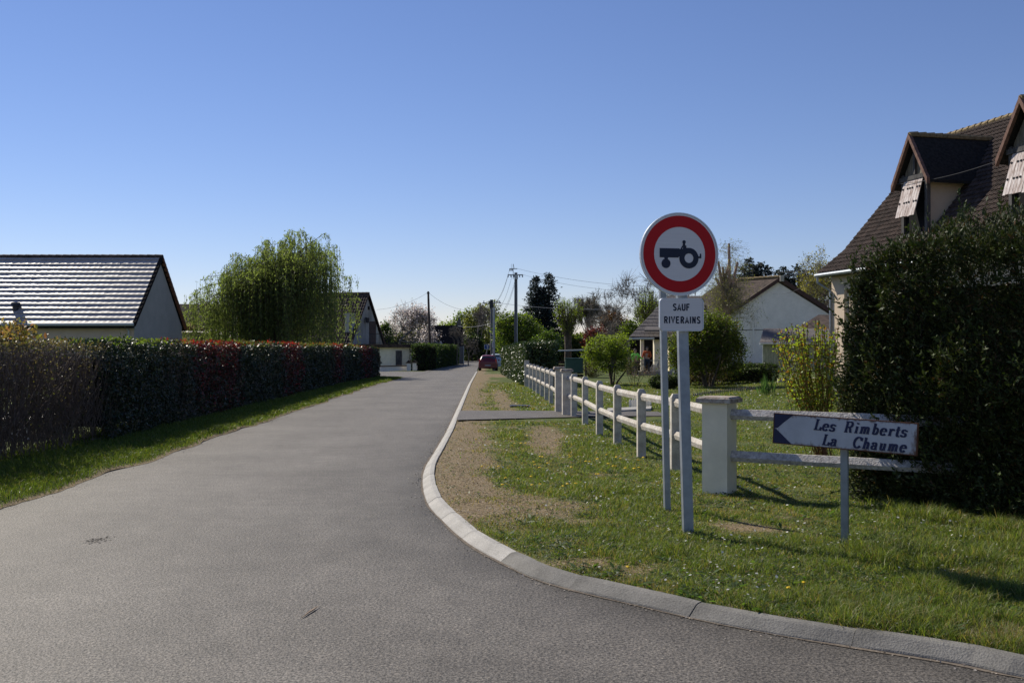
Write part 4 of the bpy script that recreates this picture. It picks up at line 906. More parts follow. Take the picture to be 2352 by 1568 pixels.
far = [G(u, v, VZ)[:2] for u, v in ((1266, 926.4), (1255, 919), (1244.5, 911.5), (1235.2, 904.6), (1226.6, 898.6), (1218.5, 893.7))]; endp = np.array([.6, 40.7])
for q in far: post(fence2, q[0], q[1], math.radians(3))
ch = [gp1] + far + [endp]
for a, b in zip(ch[:-1], ch[1:]):
    for z in (.42, .84): rail(fence2, a, b, z, inset=.06)
pillar(*big, .285, 1.0, ang0, 'stout cream square pillar with lichened cap stone, near the town sign')
M['pillar_w'] = M['fence']
pillar(*gp2, .21, 1.04, .05, 'nearer one of the two slim concrete gate pillars beside the green box', m='fence', group='slim gate pillars'); pillar(*gp1, .21, 1.07, .05, 'farther one of the two slim concrete gate pillars beside the green box', m='fence', group='slim gate pillars'); pillar(*endp, .2, 1.1, .0, 'slim concrete end pillar against the laurel hedge', m='fence', cap=False)
e3 = np.array([4.35, 9.62])
M['oldrail'] = mat('spotted_old_rail', (.30, .27, .25), .9, .2, .0, 26, .6, 70, col2=(.60, .57, .54))
for z in (.37, .82):
    p = big + (e3 - big) / np.linalg.norm(e3 - big) * .14; d = e3 - p; L_ = np.linalg.norm(d); d /= L_; n = np.array([-d[1], d[0]])
    mb = MB(); pr = [(-.04, 0), (.04, 0), (.055, .055), (.02, .11), (-.02, .11), (-.065, .045)]
    mb.prism([(p[0] + n[0] * a, p[1] + n[1] * a, z + b + VZ) for a, b in pr], (d[0] * L_, d[1] * L_, 0)); mb.build('rail', M['oldrail'], fence3, loc=(p[0], p[1], z + VZ))
# narrow gate leaf (folded, thin bars) and green letter box on its post
r = empty('letter_box', (1.66, 23.9, VZ), 'dark green metal letter box on a post behind the slim gate pillars', 'letter box')
Yb = 23.9; a, b = XY(1298, Yb), XY(1338, Yb); zt, zb = ZV(824, Yb), ZV(855, Yb)
mb = MB(); mb.box(((a + b) / 2, Yb, (zt + zb) / 2), (b - a, .3, zt - zb)); o = part(r, 'box_body', mb, M['greenbox']); mb = MB(); mb.box(((a + b) / 2, Yb, zt + .012), (b - a + .03, .34, .02)); part(r, 'lid', mb, M['greenbox'])
mb = MB(); mb.box(((a + b) / 2 + .05, Yb, (zb + VZ) / 2), (.06, .06, zb - VZ)); part(r, 'post', mb, M['galv'])

# ------------------------------------------------------------------ signs: lettering from strokes
def arc(cx, cy, rx, ry, a0, a1, n=12):
    return [(cx + rx * math.cos(math.radians(a0 + (a1 - a0) * i / n)), cy + ry * math.sin(math.radians(a0 + (a1 - a0) * i / n))) for i in range(n + 1)]
class Ink:
    def __init__(s, o, ex, ey, en): s.o = np.array(o, float); s.ex = np.array(ex, float); s.ey = np.array(ey, float); s.en = np.array(en, float); s.v = []; s.f = []; s.k = 0
    def pt(s, x, y): return s.o + s.ex * x + s.ey * y + s.en * (s.k % 12) * .00012
    def poly(s, P):
        n = len(s.v); s.v += [tuple(s.pt(x, y)) for x, y in P]; s.f.append(tuple(range(n, n + len(P)))); s.k += 1
    def stroke(s, P, w_, w2=None):
        P = [np.array(q, float) for q in P]; n = len(P); L_ = []; R_ = []
        for i, p in enumerate(P):
            d = P[min(i + 1, n - 1)] - P[max(i - 1, 0)]; d /= np.linalg.norm(d) + 1e-9; nn = np.array([-d[1], d[0]])
            ww = (w_ if w2 is None else (w_ * abs(nn[0]) + w2 * abs(nn[1]))) / 2
            L_.append(p + nn * ww); R_.append(p - nn * ww)
        b = len(s.v); s.v += [tuple(s.pt(*q)) for q in L_ + R_]
        for i in range(n - 1): s.f.append((b + i, b + n + i, b + n + i + 1, b + i + 1))
        s.k += 1
    def build(s, name, m, parent): return mk(name, s.v, s.f, m, parent)
T, t_ = .205, .10
def serif_glyph(c):
    X = .62
    S = {'L': (.72, [[(.2, 0), (.2, 1)], [(.02, .04), (.66, .04)], [(.04, .96), (.38, .96)], [(.64, .0), (.68, .3)]]),
         'e': (.62, [arc(.3, .31, .23, .29, 0, 325, 16), [(.08, .34), (.54, .34)]]),
         's': (.55, [[(.43, .60), (.43, .46)], arc(.25, .455, .16, .145, 50, 240, 8) + [(.30, .30)] + arc(.25, .165, .18, .145, 60, -150, 9), [(.07, .0), (.07, .17)]]),
         'R': (.86, [[(.2, 0), (.2, 1)], [(.02, .96), (.2, .96)] + [(.45, .96)] + arc(.47, .73, .2, .23, 90, -90, 8) + [(.2, .5)], [(.42, .5), (.55, .35), (.62, .06), (.76, .04)], [(.04, .04), (.38, .04)]]),
         'i': (.38, [[(.2, 0), (.2, .62)], [(.05, .58), (.2, .58)], [(.04, .04), (.36, .04)], [(.2, .80), (.2, .94)]]),
         'm': (1.02, [[(.2, 0), (.2, .62)], [(.05, .58), (.2, .58)], [(.05, .04), (.33, .04)], [(.2, .42)] + arc(.36, .44, .14, .15, 150, 0, 6) + [(.5, .0)], [(.5, .42)] + arc(.66, .44, .14, .15, 150, 0, 6) + [(.8, .0)], [(.38, .04), (.62, .04)], [(.68, .04), (.95, .04)]]),
         'b': (.68, [[(.2, 0), (.2, 1)], [(.04, .96), (.2, .96)], arc(.35, .31, .2, .28, 150, -150, 14)]),
         'r': (.52, [[(.2, 0), (.2, .62)], [(.05, .58), (.2, .58)], [(.05, .04), (.36, .04)], [(.2, .42)] + arc(.37, .44, .13, .14, 150, 40, 5) + [(.48, .46)]]),
         't': (.46, [[(.22, .86), (.22, .14)] + arc(.34, .14, .12, .13, 180, 320, 6), [(.05, .58), (.42, .58)]]),
         'a': (.62, [[(.08, .44)] + arc(.27, .45, .17, .15, 160, 0, 7) + [(.44, .12), (.48, .04), (.6, .04)], arc(.27, .18, .19, .16, 40, 330, 10)]),
         'C': (.82, [arc(.44, .5, .34, .47, 38, 322, 18), [(.72, .66), (.72, .97)]]),
         'h': (.72, [[(.2, 0), (.2, 1)], [(.04, .96), (.2, .96)], [(.05, .04), (.34, .04)], [(.2, .42)] + arc(.37, .44, .15, .15, 150, 0, 6) + [(.52, .0)], [(.4, .04), (.67, .04)]]),
         'u': (.72, [[(.2, .62), (.2, .2)] + arc(.35, .19, .15, .16, 180, 330, 6), [(.52, .62), (.52, .0)], [(.05, .58), (.2, .58)], [(.38, .58), (.52, .58)], [(.52, .04), (.67, .04)]])}
    return S[c]
def serif_text(ink, txt, x0, y0, h, sp=.09, shear=.22, target=None):
    adv = sum((serif_glyph(c)[0] if c != ' ' else .62) + sp for c in txt); k = 1.0 if target is None else target / (adv * h); x = x0
    for c in txt:
        if c == ' ': x += (.62 + sp) * h * k; continue
        a, ss = serif_glyph(c)
        for st in ss:
            pts = [(x + (px * k + 0) * h + shear * py * h, y0 + py * h) for px, py in st]
            ink.stroke(pts, T * h, t_ * h)
        x += (a + sp) * h * k
def sans_glyph(c):
    w_ = .52
    return {'S': [arc(w_ / 2, .74, .20, .20, 20, 215, 10) + [(.22, .54), (.32, .47)] + arc(w_ / 2, .26, .20, .20, 35, -160, 10)], 'A': [[(.02, 0), (.26, .95), (.5, 0)], [(.12, .28), (.40, .28)]], 'U': [[(.06, 1), (.06, .3)] + arc(.26, .27, .20, .21, 180, 360, 8) + [(.46, .3), (.46, 1)]],
            'F': [[(.08, 0), (.08, 1)], [(.08, .93), (.48, .93)], [(.08, .52), (.42, .52)]], 'R': [[(.08, 0), (.08, 1)], [(.08, .93), (.27, .93)] + arc(.28, .715, .17, .215, 90, -90, 8) + [(.08, .5)], [(.28, .5), (.46, 0)]],
            'I': [[(.08, 0), (.08, 1)]], 'V': [[(.02, 1), (.26, .05), (.5, 1)]], 'E': [[(.08, 0), (.08, 1)], [(.08, .93), (.48, .93)], [(.08, .52), (.42, .52)], [(.08, .07), (.48, .07)]], 'N': [[(.08, 0), (.08, 1)], [(.08, .95), (.44, .05)], [(.44, 0), (.44, 1)]]}[c]
def sans_text(ink, txt, xc, y0, h, wtot):
    wd = [.16 if c == 'I' else .52 for c in txt]; gap = (wtot / h - sum(wd) * 1.0) / (len(txt) - 1); x = xc - wtot / 2
    for c, a in zip(txt, wd):
        for st in sans_glyph(c): ink.stroke([(x + px * h, y0 + py * h) for px, py in st], .205 * h)
        x += (a + gap) * h

# ---- round sign "no tractors" with the SAUF RIVERAINS plate on one galvanised post
Ys = 8.45; yaw = math.radians(12.5)
b0 = G(1581, 1225, VZ + .01); top = W(1560, 500, Ys + .1)
sroot = empty('traffic_sign', b0, 'round red-ringed tractor sign above a SAUF RIVERAINS plate on a thick grey post', 'sign')
ex = np.array([math.cos(yaw), math.sin(yaw), 0]); ez = np.array([0, 0, 1.]); en = np.array([math.sin(yaw), -math.cos(yaw), 0])
cen = W(1561, 583.5, Ys); RV = 95.5 * Ys / F
d = (W(1562, 600, Ys + .14) - b0); pv = [b0 - [0, 0, .15], b0 + d]
mb = MB(); Mx = Matrix((Vector(ex), Vector(en).cross(Vector((0, 0, 1))) * 0 + Vector(-en), Vector((0, 0, 1)))).transposed()
pw, pd = .088, .045
bt = [b0 + [0, 0, -.12], W(1562, 560, Ys + .10)]
V = []
for q in bt:
    for (a, b) in ((-1, -1), (1, -1), (1, 1), (-1, 1)): V.append(q + ex * a * pw / 2 + en * -b * pd / 2)
mb.add(V, [(3, 2, 1, 0), (4, 5, 6, 7), (0, 1, 5, 4), (1, 2, 6, 5), (2, 3, 7, 6), (3, 0, 4, 7)]); part(sroot, 'post', mb, M['galv'])
def disc(r0, r1, off, n=64, dz=0):
    V = []; Fc = []
    for k in range(n):
        a = 2 * math.pi * k / n; dd = ex * math.cos(a) + ez * math.sin(a)
        V.append(cen + dd * r0 + en * off); V.append(cen + dd * r1 + en * off)
    if r0 < 1e-4: return [tuple(cen + (ex * math.cos(2 * math.pi * k / n) + ez * math.sin(2 * math.pi * k / n)) * r1 + en * off) for k in range(n)], [tuple(range(n))]
    for k in range(n): j = (k + 1) % n; Fc.append((2 * k, 2 * k + 1, 2 * j + 1, 2 * j))
    return V, Fc
n = 64; V = []; prr = [(0, -.030), (RV * .97, -.030), (RV, -.024), (RV, .004), (RV * .972, .004), (RV * .968, -.002), (0, -.002)]
for k in range(n):
    a = 2 * math.pi * k / n; dd = ex * math.cos(a) + ez * math.sin(a)
    for r_, o_ in prr: V.append(cen + dd * max(r_, .0005) + en * o_)
np_ = len(prr); Fc = [(k * np_ + j, ((k + 1) % n) * np_ + j, ((k + 1) % n) * np_ + j + 1, k * np_ + j + 1) for k in range(n) for j in range(np_ - 1)]
rp = mk('round_plate', V, Fc, M['rim'], sroot)
V, Fc = disc(0, RV * .962, .0005); mk('white_face', V, Fc, M['whitefilm'], rp)
V, Fc = disc(RV * .652, RV * .925, .0016); mk('red_ring', V, Fc, M['redpaint'], rp)
ink = Ink(cen + en * .0028, ex * RV, ez * RV, en)
def zc(x, y): return ((x - 549) / 385, (537 - y) / 411)
def circ(cx, cy, r_, n=28): return [zc(cx + r_ * .935 * math.cos(2 * math.pi * k / n), cy + r_ * math.sin(2 * math.pi * k / n)) for k in range(n)]
ink.poly([zc(*q) for q in ((352, 482), (352, 573), (533, 573), (545, 560), (560, 500), (545, 482))])
ink.poly([zc(*q) for q in ((540, 490), (540, 560), (570, 560), (600, 500), (640, 478), (620, 474), (600, 480))])
b = len(ink.v)
for k in range(40):
    a = 2 * math.pi * k / 40
    ink.v.append(tuple(ink.pt(*zc(640 + 95 * math.cos(a), 576 + 102 * math.sin(a))))); ink.v.append(tuple(ink.pt(*zc(640 + 44 * math.cos(a), 576 + 47 * math.sin(a)))))
for k in range(40): j = (k + 1) % 40; ink.f.append((b + 2 * k, b + 2 * k + 1, b + 2 * j + 1, b + 2 * j))
ink.k += 1
ink.poly(circ(414, 632, 47)); ink.poly([zc(*q) for q in ((396, 570), (436, 570), (430, 596), (400, 596))])
ink.poly(circ(592, 417, 18)); ink.poly([zc(*q) for q in ((580, 430), (604, 430), (601, 442), (614, 456), (613, 500), (580, 500), (582, 470), (572, 474), (578, 446))])
ink.stroke([zc(560, 497), zc(568, 476), zc(586, 450)], .03); ink.poly([zc(*q) for q in ((725, 556), (725, 575), (762, 575), (762, 530), (748, 530), (748, 556))])
ink.build('tractor_symbol', M['navy'], rp)
mb = MB()
for dx in (-.05, .05): mb.box(cen - en * .05 + ex * dx * 0 + ez * (.12 if dx > 0 else -.12), (.14, .05, .04), yaw)
part(sroot, 'clamp', mb, M['galv'])
# lower plate
pc = W(1566, 722.5, Ys); PW, PH, PR = .198, .139, .035
def rrect(w_, h_, r_):
    return [(sx * (w_ - r_) + r_ * math.cos(math.radians(a)), sy * (h_ - r_) + r_ * math.sin(math.radians(a))) for sx, sy, a0 in ((1, 1, 0), (-1, 1, 90), (-1, -1, 180), (1, -1, 270)) for a in range(a0, a0 + 91, 15)]
o1 = rrect(PW, PH, PR); o2 = rrect(PW - .007, PH - .007, PR - .006)
V = [pc + ex * a + ez * b - en * .026 for a, b in o1] + [pc + ex * a + ez * b + en * .003 for a, b in o1] + [pc + ex * a + ez * b + en * .003 for a, b in o2] + [pc + ex * a + ez * b - en * .001 for a, b in o2]
n = len(o1); Fc = [tuple(range(n))[::-1], tuple(range(3 * n, 4 * n))] + [(r_ * n + i, r_ * n + (i + 1) % n, (r_ + 1) * n + (i + 1) % n, (r_ + 1) * n + i) for r_ in range(3) for i in range(n)]
tp = mk('text_plate', V, Fc, M['rim'], sroot)
V = [pc + ex * a + ez * b + en * .0006 for a, b in rrect(PW - .010, PH - .010, PR - .008)]; mk('white_face', V, [tuple(range(len(V)))], M['whitefilm'], tp)
ink = Ink(pc + en * .002, ex, ez, en); sans_text(ink, 'SAUF', -.004, .034, .058, .150); ink.build('lettering', M['navy'], tp); ink = Ink(pc + en * .002, ex, ez, en); sans_text(ink, 'RIVERAINS', .004, -.074, .058, .325); ink.build('lettering', M['navy'], tp)
# second thin post
b1 = G(1533, 1172, VZ + .01); t1 = W(1521, 640, b1[1] - .02); r = empty('sign_post', b1, 'thin bare grey post standing close behind the round sign, to its left', 'post')
V = []; mb = MB()
for q in (b1 - [0, 0, .1], t1):
    for (a, b) in ((-1, -1), (1, -1), (1, 1), (-1, 1)): V.append(q + ex * a * .03 + en * -b * .022)
mb.add(V, [(3, 2, 1, 0), (4, 5, 6, 7), (0, 1, 5, 4), (1, 2, 6, 5), (2, 3, 7, 6), (3, 0, 4, 7)]); part(r, 'shaft', mb, M['galv'])

# ---- weathered direction board
r = empty('direction_sign', G(1941, 1252, VZ), 'weathered white board reading Les Rimberts La Chaume with navy arrow end, on a short post', 'sign')
YL, YR = 8.22, 7.60
TL = W(1779, 948, YL); BLc = W(1772.6, 1017, YL); TR = W(2110.5, 971.7, YR); BR = W(2105, 1047, YR)
bx = (TR - TL + BR - BLc) / 2; LB = np.linalg.norm(bx); bx /= LB; by = (TL - BLc + TR - BR) / 2; HB = np.linalg.norm(by); by /= HB; bn = np.cross(bx, by); bn /= np.linalg.norm(bn); by = np.cross(bn, bx)
bc = (TL + TR + BLc + BR) / 4
def bp(x, y, o=0): return bc + bx * x * LB / 2 + by * y * HB / 2 + bn * o
mb = MB(); mb.prism([bp(-1, -1, -.03), bp(1, -1, -.03), bp(1, 1, -.03), bp(-1, 1, -.03)], bn * .029); bd = part(r, 'board', mb, M['rust'])
M['board_face'] = None
def boardmat():
    m = mat('board_face', (.50, .50, .51), .5, .4, .08, 5, .1, 60); N = m.node_tree.nodes; L = m.node_tree.links; p = N['Principled BSDF']; src = p.inputs['Base Color'].links[0].from_socket
    tc = N.new('ShaderNodeTexCoord'); nz = N.new('ShaderNodeTexNoise'); nz.inputs['Scale'].default_value = 9; nz.inputs['Detail'].default_value = 10; nz.inputs['Roughness'].default_value = .75; mp = N.new('ShaderNodeMapping'); mp.inputs['Scale'].default_value = (2.2, 2.2, .8); L.new(tc.outputs['Object'], mp.inputs[0]); L.new(mp.outputs[0], nz.inputs[0])
    at = N.new('ShaderNodeAttribute'); at.attribute_name = 'Col'
    md = N.new('ShaderNodeMath'); md.operation = 'MULTIPLY_ADD'; L.new(at.outputs['Fac'], md.inputs[0]); md.inputs[1].default_value = .24; L.new(nz.outputs[0], md.inputs[2])
    mr = N.new('ShaderNodeMapRange'); mr.inputs[1].default_value = .60; mr.inputs[2].default_value = .82; L.new(md.outputs[0], mr.inputs[0])
    mx = N.new('ShaderNodeMix'); mx.data_type = 'RGBA'; L.new(mr.outputs[0], mx.inputs[0]); L.new(src, mx.inputs[6]); mx.inputs[7].default_value = (.13, .07, .045, 1); L.new(mx.outputs[2], p.inputs['Base Color']); return m
nx, ny = 41, 13; V = []; cl = []
for j in range(ny):
    for i in range(nx):
        x = -1 + 2 * i / (nx - 1); y = -1 + 2 * j / (ny - 1); V.append(bp(x * .985, y * .94, .0005)); e = max(abs(x) ** 14, max(0, -y) ** 5, max(0, y) ** 9); cl.append([e] * 3)
i = np.arange(ny - 1)[:, None] * nx + np.arange(nx - 1)[None]; Fc = np.stack([i, i + 1, i + nx + 1, i + nx], -1).reshape(-1, 4)
mk('white_face', V, Fc, boardmat(), bd, cols=np.array(cl))
ink = Ink(bc + bn * .002, bx, by, bn); hx_, hy_ = LB / 2 * .985, HB / 2 * .94
ink.poly([(-hx_, hy_), (-hx_, .0), (-hx_ + .03, .005), (-hx_ + .08, hy_ * .45), (-hx_ + .155, hy_)]); ink.poly([(-hx_, -hy_), (-hx_ + .15, -hy_), (-hx_ + .02, -.005), (-hx_, .0)])
ink.build('arrow_corners', M['navyenamel'], bd)
ink = Ink(bc + bn * .0036, bx, by, bn)
def bu(u): return (u - 1941) / 335 * LB
serif_text(ink, 'Les Rimberts', bu(1872), .012, .088, target=bu(2090) - bu(1872) - .012); ink.build('lettering', M['navyenamel'], bd); ink = Ink(bc + bn * .0036, bx, by, bn); serif_text(ink, 'La  Chaume', bu(1893), -.104, .088, target=bu(2090) - bu(1893) - .012)
ink.build('lettering', M['navyenamel'], bd)
q = G(1941, 1252, VZ); tp_ = bc + bx * (bu(1941)) - bn * .055; mb = MB(); V = []
for c in (np.array([q[0], q[1], VZ - .1]), np.array([tp_[0], tp_[1], tp_[2] + HB * .3])):
    for (a, b) in ((-1, -1), (1, -1), (1, 1), (-1, 1)): V.append(c + bx * a * .028 + np.array([-bx[1], bx[0], 0]) * b * .02)
mb.add(V, [(3, 2, 1, 0), (4, 5, 6, 7), (0, 1, 5, 4), (1, 2, 6, 5), (2, 3, 7, 6), (3, 0, 4, 7)]); part(r, 'post', mb, M['galv'])

# ------------------------------------------------------------------ big conifer hedge at the right
def conifer_hedge():
    rng = np.random.default_rng(88); root = empty('conifer_hedge', (5.2, 9.8, VZ), 'tall dark shaggy conifer hedge in front of the dormer house', 'hedge')
    S = np.array([3.42, 10.34]); d = np.array([.62, -.785]); nn = np.array([.785, .62]); L_, TH, H = 6.2, 2.4, 2.60
    Ps, Ns = [], []
    def put(s_, t_, z, N_):
        lu = (fbm(s_ * 1.5 + t_, z * 1.6, 5) - .5) * .55 + (fbm(s_ * 5 + t_ * 4, z * 5, 6) - .5) * .22
        foot = .06 * np.clip(1 - z / .9, 0, 1)          # narrower foot
        z = z - .35 * np.clip(1 - s_ / .8, 0, 1) ** 2 * (z > 1.6); q = np.stack([S[0] + d[0] * s_ + nn[0] * t_, S[1] + d[1] * s_ + nn[1] * t_, z + VZ], -1) + N_ * (lu - foot)[:, None]; Ps.append(q); Ns.append(N_)
    n = 150000; put(rng.uniform(0, L_, n), rng.exponential(.07, n), rng.uniform(.05, H, n), np.tile([-nn[0], -nn[1], .1], (n, 1)))
    n = 70000; put(rng.exponential(.07, n), rng.uniform(0, TH, n), rng.uniform(.05, H, n), np.tile([-d[0], -d[1], .1], (n, 1)))
    n = 36000; s_ = rng.uniform(0, L_, n); put(s_, rng.uniform(0, TH, n), H - rng.exponential(.09, n) + .10 * np.clip(s_, 0, 2), np.tile([0, 0, 1.], (n, 1)))
    P = np.concatenate(Ps); N_ = np.concatenate(Ns)
    leaves('foliage', P, .042, [((.028, .042, .013), 5), ((.048, .062, .019), 4), ((.08, .09, .032), 2), ((.10, .055, .025), .9)], M['needle'], root, dirs=N_ * .8 + np.array([[0, 0, .5]]), jit=.6, aspect=3.0, seed=3)
    n = 4200; k_ = rng.choice(len(P), n); A = P[k_]; D = N_[k_] * .6 + rng.normal(size=(n, 3)) * .35 + [0, 0, .55]; D /= np.linalg.norm(D, axis=1)[:, None]; ln = rng.uniform(.08, .26, (n, 1)); B = A + D * ln
    fasttwigs('spray_stems', A, B, .003, .0015, M['bark'], root)
    t = np.linspace(.15, 1, 7); SP = (A[:, None] + (B - A)[:, None] * t[None, :, None]); SP = np.repeat(SP.reshape(-1, 3), 2, 0); DD = np.repeat(np.repeat(D, 7, 0), 2, 0)
    leaves('sprays', SP, .040, [((.035, .055, .014), 4), ((.06, .08, .03), 3), ((.10, .11, .055), 1)], M['needle'], root, dirs=DD * 1.2, jit=.6, aspect=2.4, seed=4)
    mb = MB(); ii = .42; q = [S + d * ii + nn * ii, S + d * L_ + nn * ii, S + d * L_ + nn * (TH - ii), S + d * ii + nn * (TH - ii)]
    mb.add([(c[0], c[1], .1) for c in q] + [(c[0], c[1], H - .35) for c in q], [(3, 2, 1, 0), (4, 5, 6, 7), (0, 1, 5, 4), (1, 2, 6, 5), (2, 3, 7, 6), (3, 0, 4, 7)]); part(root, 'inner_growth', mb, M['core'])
    A = []; B = []
    for s_ in np.arange(.5, L_, .7): c = S + d * s_ + nn * TH / 2; A.append((c[0], c[1], 0)); B.append((c[0], c[1], 2.2))
    fasttwigs('stems', A, B, .07, .04, M['bark'], root)
    # upright leader tips along the top
    n = 260; s_ = rng.uniform(0, L_, n); tt = rng.uniform(0, TH, n); A = np.stack([S[0] + d[0] * s_ + nn[0] * tt, S[1] + d[1] * s_ + nn[1] * tt, VZ + H - .15 + (fbm(s_ * 1.5, tt, 5) - .5) * .4], -1)
    B = A + np.stack([rng.normal(0, .05, n), rng.normal(0, .05, n), rng.uniform(.1, .32, n)], -1); fasttwigs('tip_stems', A, B, .004, .002, M['bark'], root)
    t = rng.uniform(.1, 1, (n, 22, 1)); SP = (A[:, None] + (B - A)[:, None] * t).reshape(-1, 3); leaves('tips', SP, .042, [((.04, .06, .015), 4), ((.07, .09, .03), 2)], M['needle'], root, dirs=np.array([[0, 0, 1.1]]), jit=.7, aspect=2.4, seed=8)
conifer_hedge()

# ------------------------------------------------------------------ dormer house at the right
k_ = .8
E0 = np.array([16.95, 55.0]) * k_; ed = np.array([.24, -.971]); pdv = np.array([.971, .24]); ZEv = CAMZ + (5.74 - CAMZ) * k_; RUN = 7.45 * k_; ZR = CAMZ + (13.5 - CAMZ) * k_; ELEN = 15.0
def hp(a, b, z): q = E0 + ed * a + pdv * b; return np.array([q[0], q[1], z])
h = empty('house', (E0[0], E0[1], .4), 'tall peach walled house with steep dark tiled roof and two pointed dormers', 'house')
mb = MB(); x0 = .42
mb.prism([hp(.35, x0, -.1), hp(.35, 2 * RUN - x0, -.1), hp(.35, 2 * RUN - x0, ZEv - .1), hp(.35, RUN, ZR - .55), hp(.35, x0, ZEv - .1)], np.append(ed * (ELEN - .7), 0)); part(h, 'wall', mb, M['render_peach'])
# flared foot: lower 1.3 m of the slope is flatter
prf = [(-.0, ZEv - .02), (1.25, ZEv + .95), (RUN, ZR)]
mb = MB(); P_ = [hp(0, a, z) for a, z in prf] + [hp(0, 2 * RUN - a, z) for a, z in prf[-2::-1]]
low = [q - [0, 0, .14] for q in P_][::-1]; mb.prism(P_ + low, np.append(ed * ELEN, 0)); rf = part(h, 'roof', mb, M['undertile'])
def vis(p):
    u = 1176 + F * p.x / p.y; v = 800 - F * (p.z - CAMZ) / p.y
    return (0 if (u < 2365 and v < np.interp(u, [1950, 2060, 2352], [640, 520, 490])) else 1000) + p.y * .0 + (v if u < 2365 else 9999)
a1 = hp(ELEN, 0, ZEv + .02); upv = np.append(pdv * 1.25, .97)
nc = int(ELEN / .21)
upA = Vector(tuple(np.append(pdv * 1.25, .97))); upB = Vector(tuple(np.append(pdv * (RUN - 1.25), ZR - ZEv - .95)))
# the outside of this slope faces left: e must run from far to near end so that e x up points outwards
tiled(rf, hp(0, 0, ZEv + .02), np.append(ed, 0), upA, nc, 5, .21, upA.length / 5, .04, .05, M['blacktile'], vis, 5, limit=40)
DORM = []
def ridge_at(z): return None
# dormers: centre distance along eave, front offset, width
def uv_on_face(u, b):   # distance a along the eave at which the vertical plane at offset b crosses picture column u
    kk = (u - 1176) / F; q0 = E0 + pdv * b; return (kk * q0[1] - q0[0]) / (ed[0] - kk * ed[1])
bf = 1.55
DW = abs(uv_on_face(2057, bf - .38) - uv_on_face(2131, bf - .38))
dd_ = [uv_on_face(2089, bf - .38), uv_on_face(2345, bf - .38)]
def inside_dormer(p):
    q = np.array([p.x, p.y]) - E0; a = q @ ed; b = q @ pdv
    for c in dd_:
        if abs(a - c) < DW / 2 - .15 and bf - .1 < b < bf + 1.2: return True
    return False
tiled(rf, hp(0, 1.25, ZEv + .97), np.append(ed, 0), upB, nc, int(upB.length / .27), .21, upB.length / int(upB.length / .27), .045, .05, M['blacktile'], vis, 6, limit=255, skip=inside_dormer)
i = 0; a = -.1
while a < ELEN:
    mb = MB(); mb.tube([hp(a, RUN, ZR + .02), hp(a + .42, RUN, ZR + .05)], [.13, .15], 7); part(rf, 'ridge_tile', mb, M['mosstile']); a += .4
# verge tiles at the gable end of the roof
for j in range(26):
    t0, t1 = j / 26, (j + 1.1) / 26
    def pz(t): s_ = t * RUN; return s_, np.interp(s_, [0, 1.25, RUN], [ZEv, ZEv + .95, ZR])
    (b0_, z0_), (b1_, z1_) = pz(t0), pz(min(1, t1)); mb = MB(); mb.prism([hp(-.08, b0_, z0_ + .12), hp(-.08, b1_, z1_ + .08), hp(-.08, b1_, z1_ - .06), hp(-.08, b0_, z0_ - .08)], np.append(ed * .16, 0)); part(rf, 'verge_tile', mb, M['blacktile'])
mb = MB(); mb.tube([hp(-.1, -.1, ZEv - .06), hp(ELEN, -.1, ZEv - .02)], .085, 8); part(h, 'gutter', mb, M['galv'])
mb = MB(); mb.tube([hp(.05, -.1, ZEv - .1), hp(.05, -.08, ZEv - .38), hp(.35, .36, ZEv - .75), hp(.35, .36, .2)], .055, 8); part(h, 'downpipe', mb, M['galv'])
mb = MB(); mb.box(hp(1.25, .38, 2.0), (.5, .14, 4.4), math.atan2(ed[1], ed[0])); part(h, 'wall_pilaster', mb, M['render_peach'])
for c in (4.0, 7.5):
    mb = MB(); mb.box(hp(c, .40, 2.1), (1.2, .1, 1.5), math.atan2(ed[1], ed[0])); w__ = part(h, 'window', mb, M['oldwood']); mb = MB(); mb.box(hp(c, .36, 2.1), (1.0, .06, 1.3), math.atan2(ed[1], ed[0])); part(w__, 'pane', mb, M['glass'])
def roofz(b): return float(np.interp(b, [0, 1.25, RUN], [ZEv, ZEv + .95, ZR]))
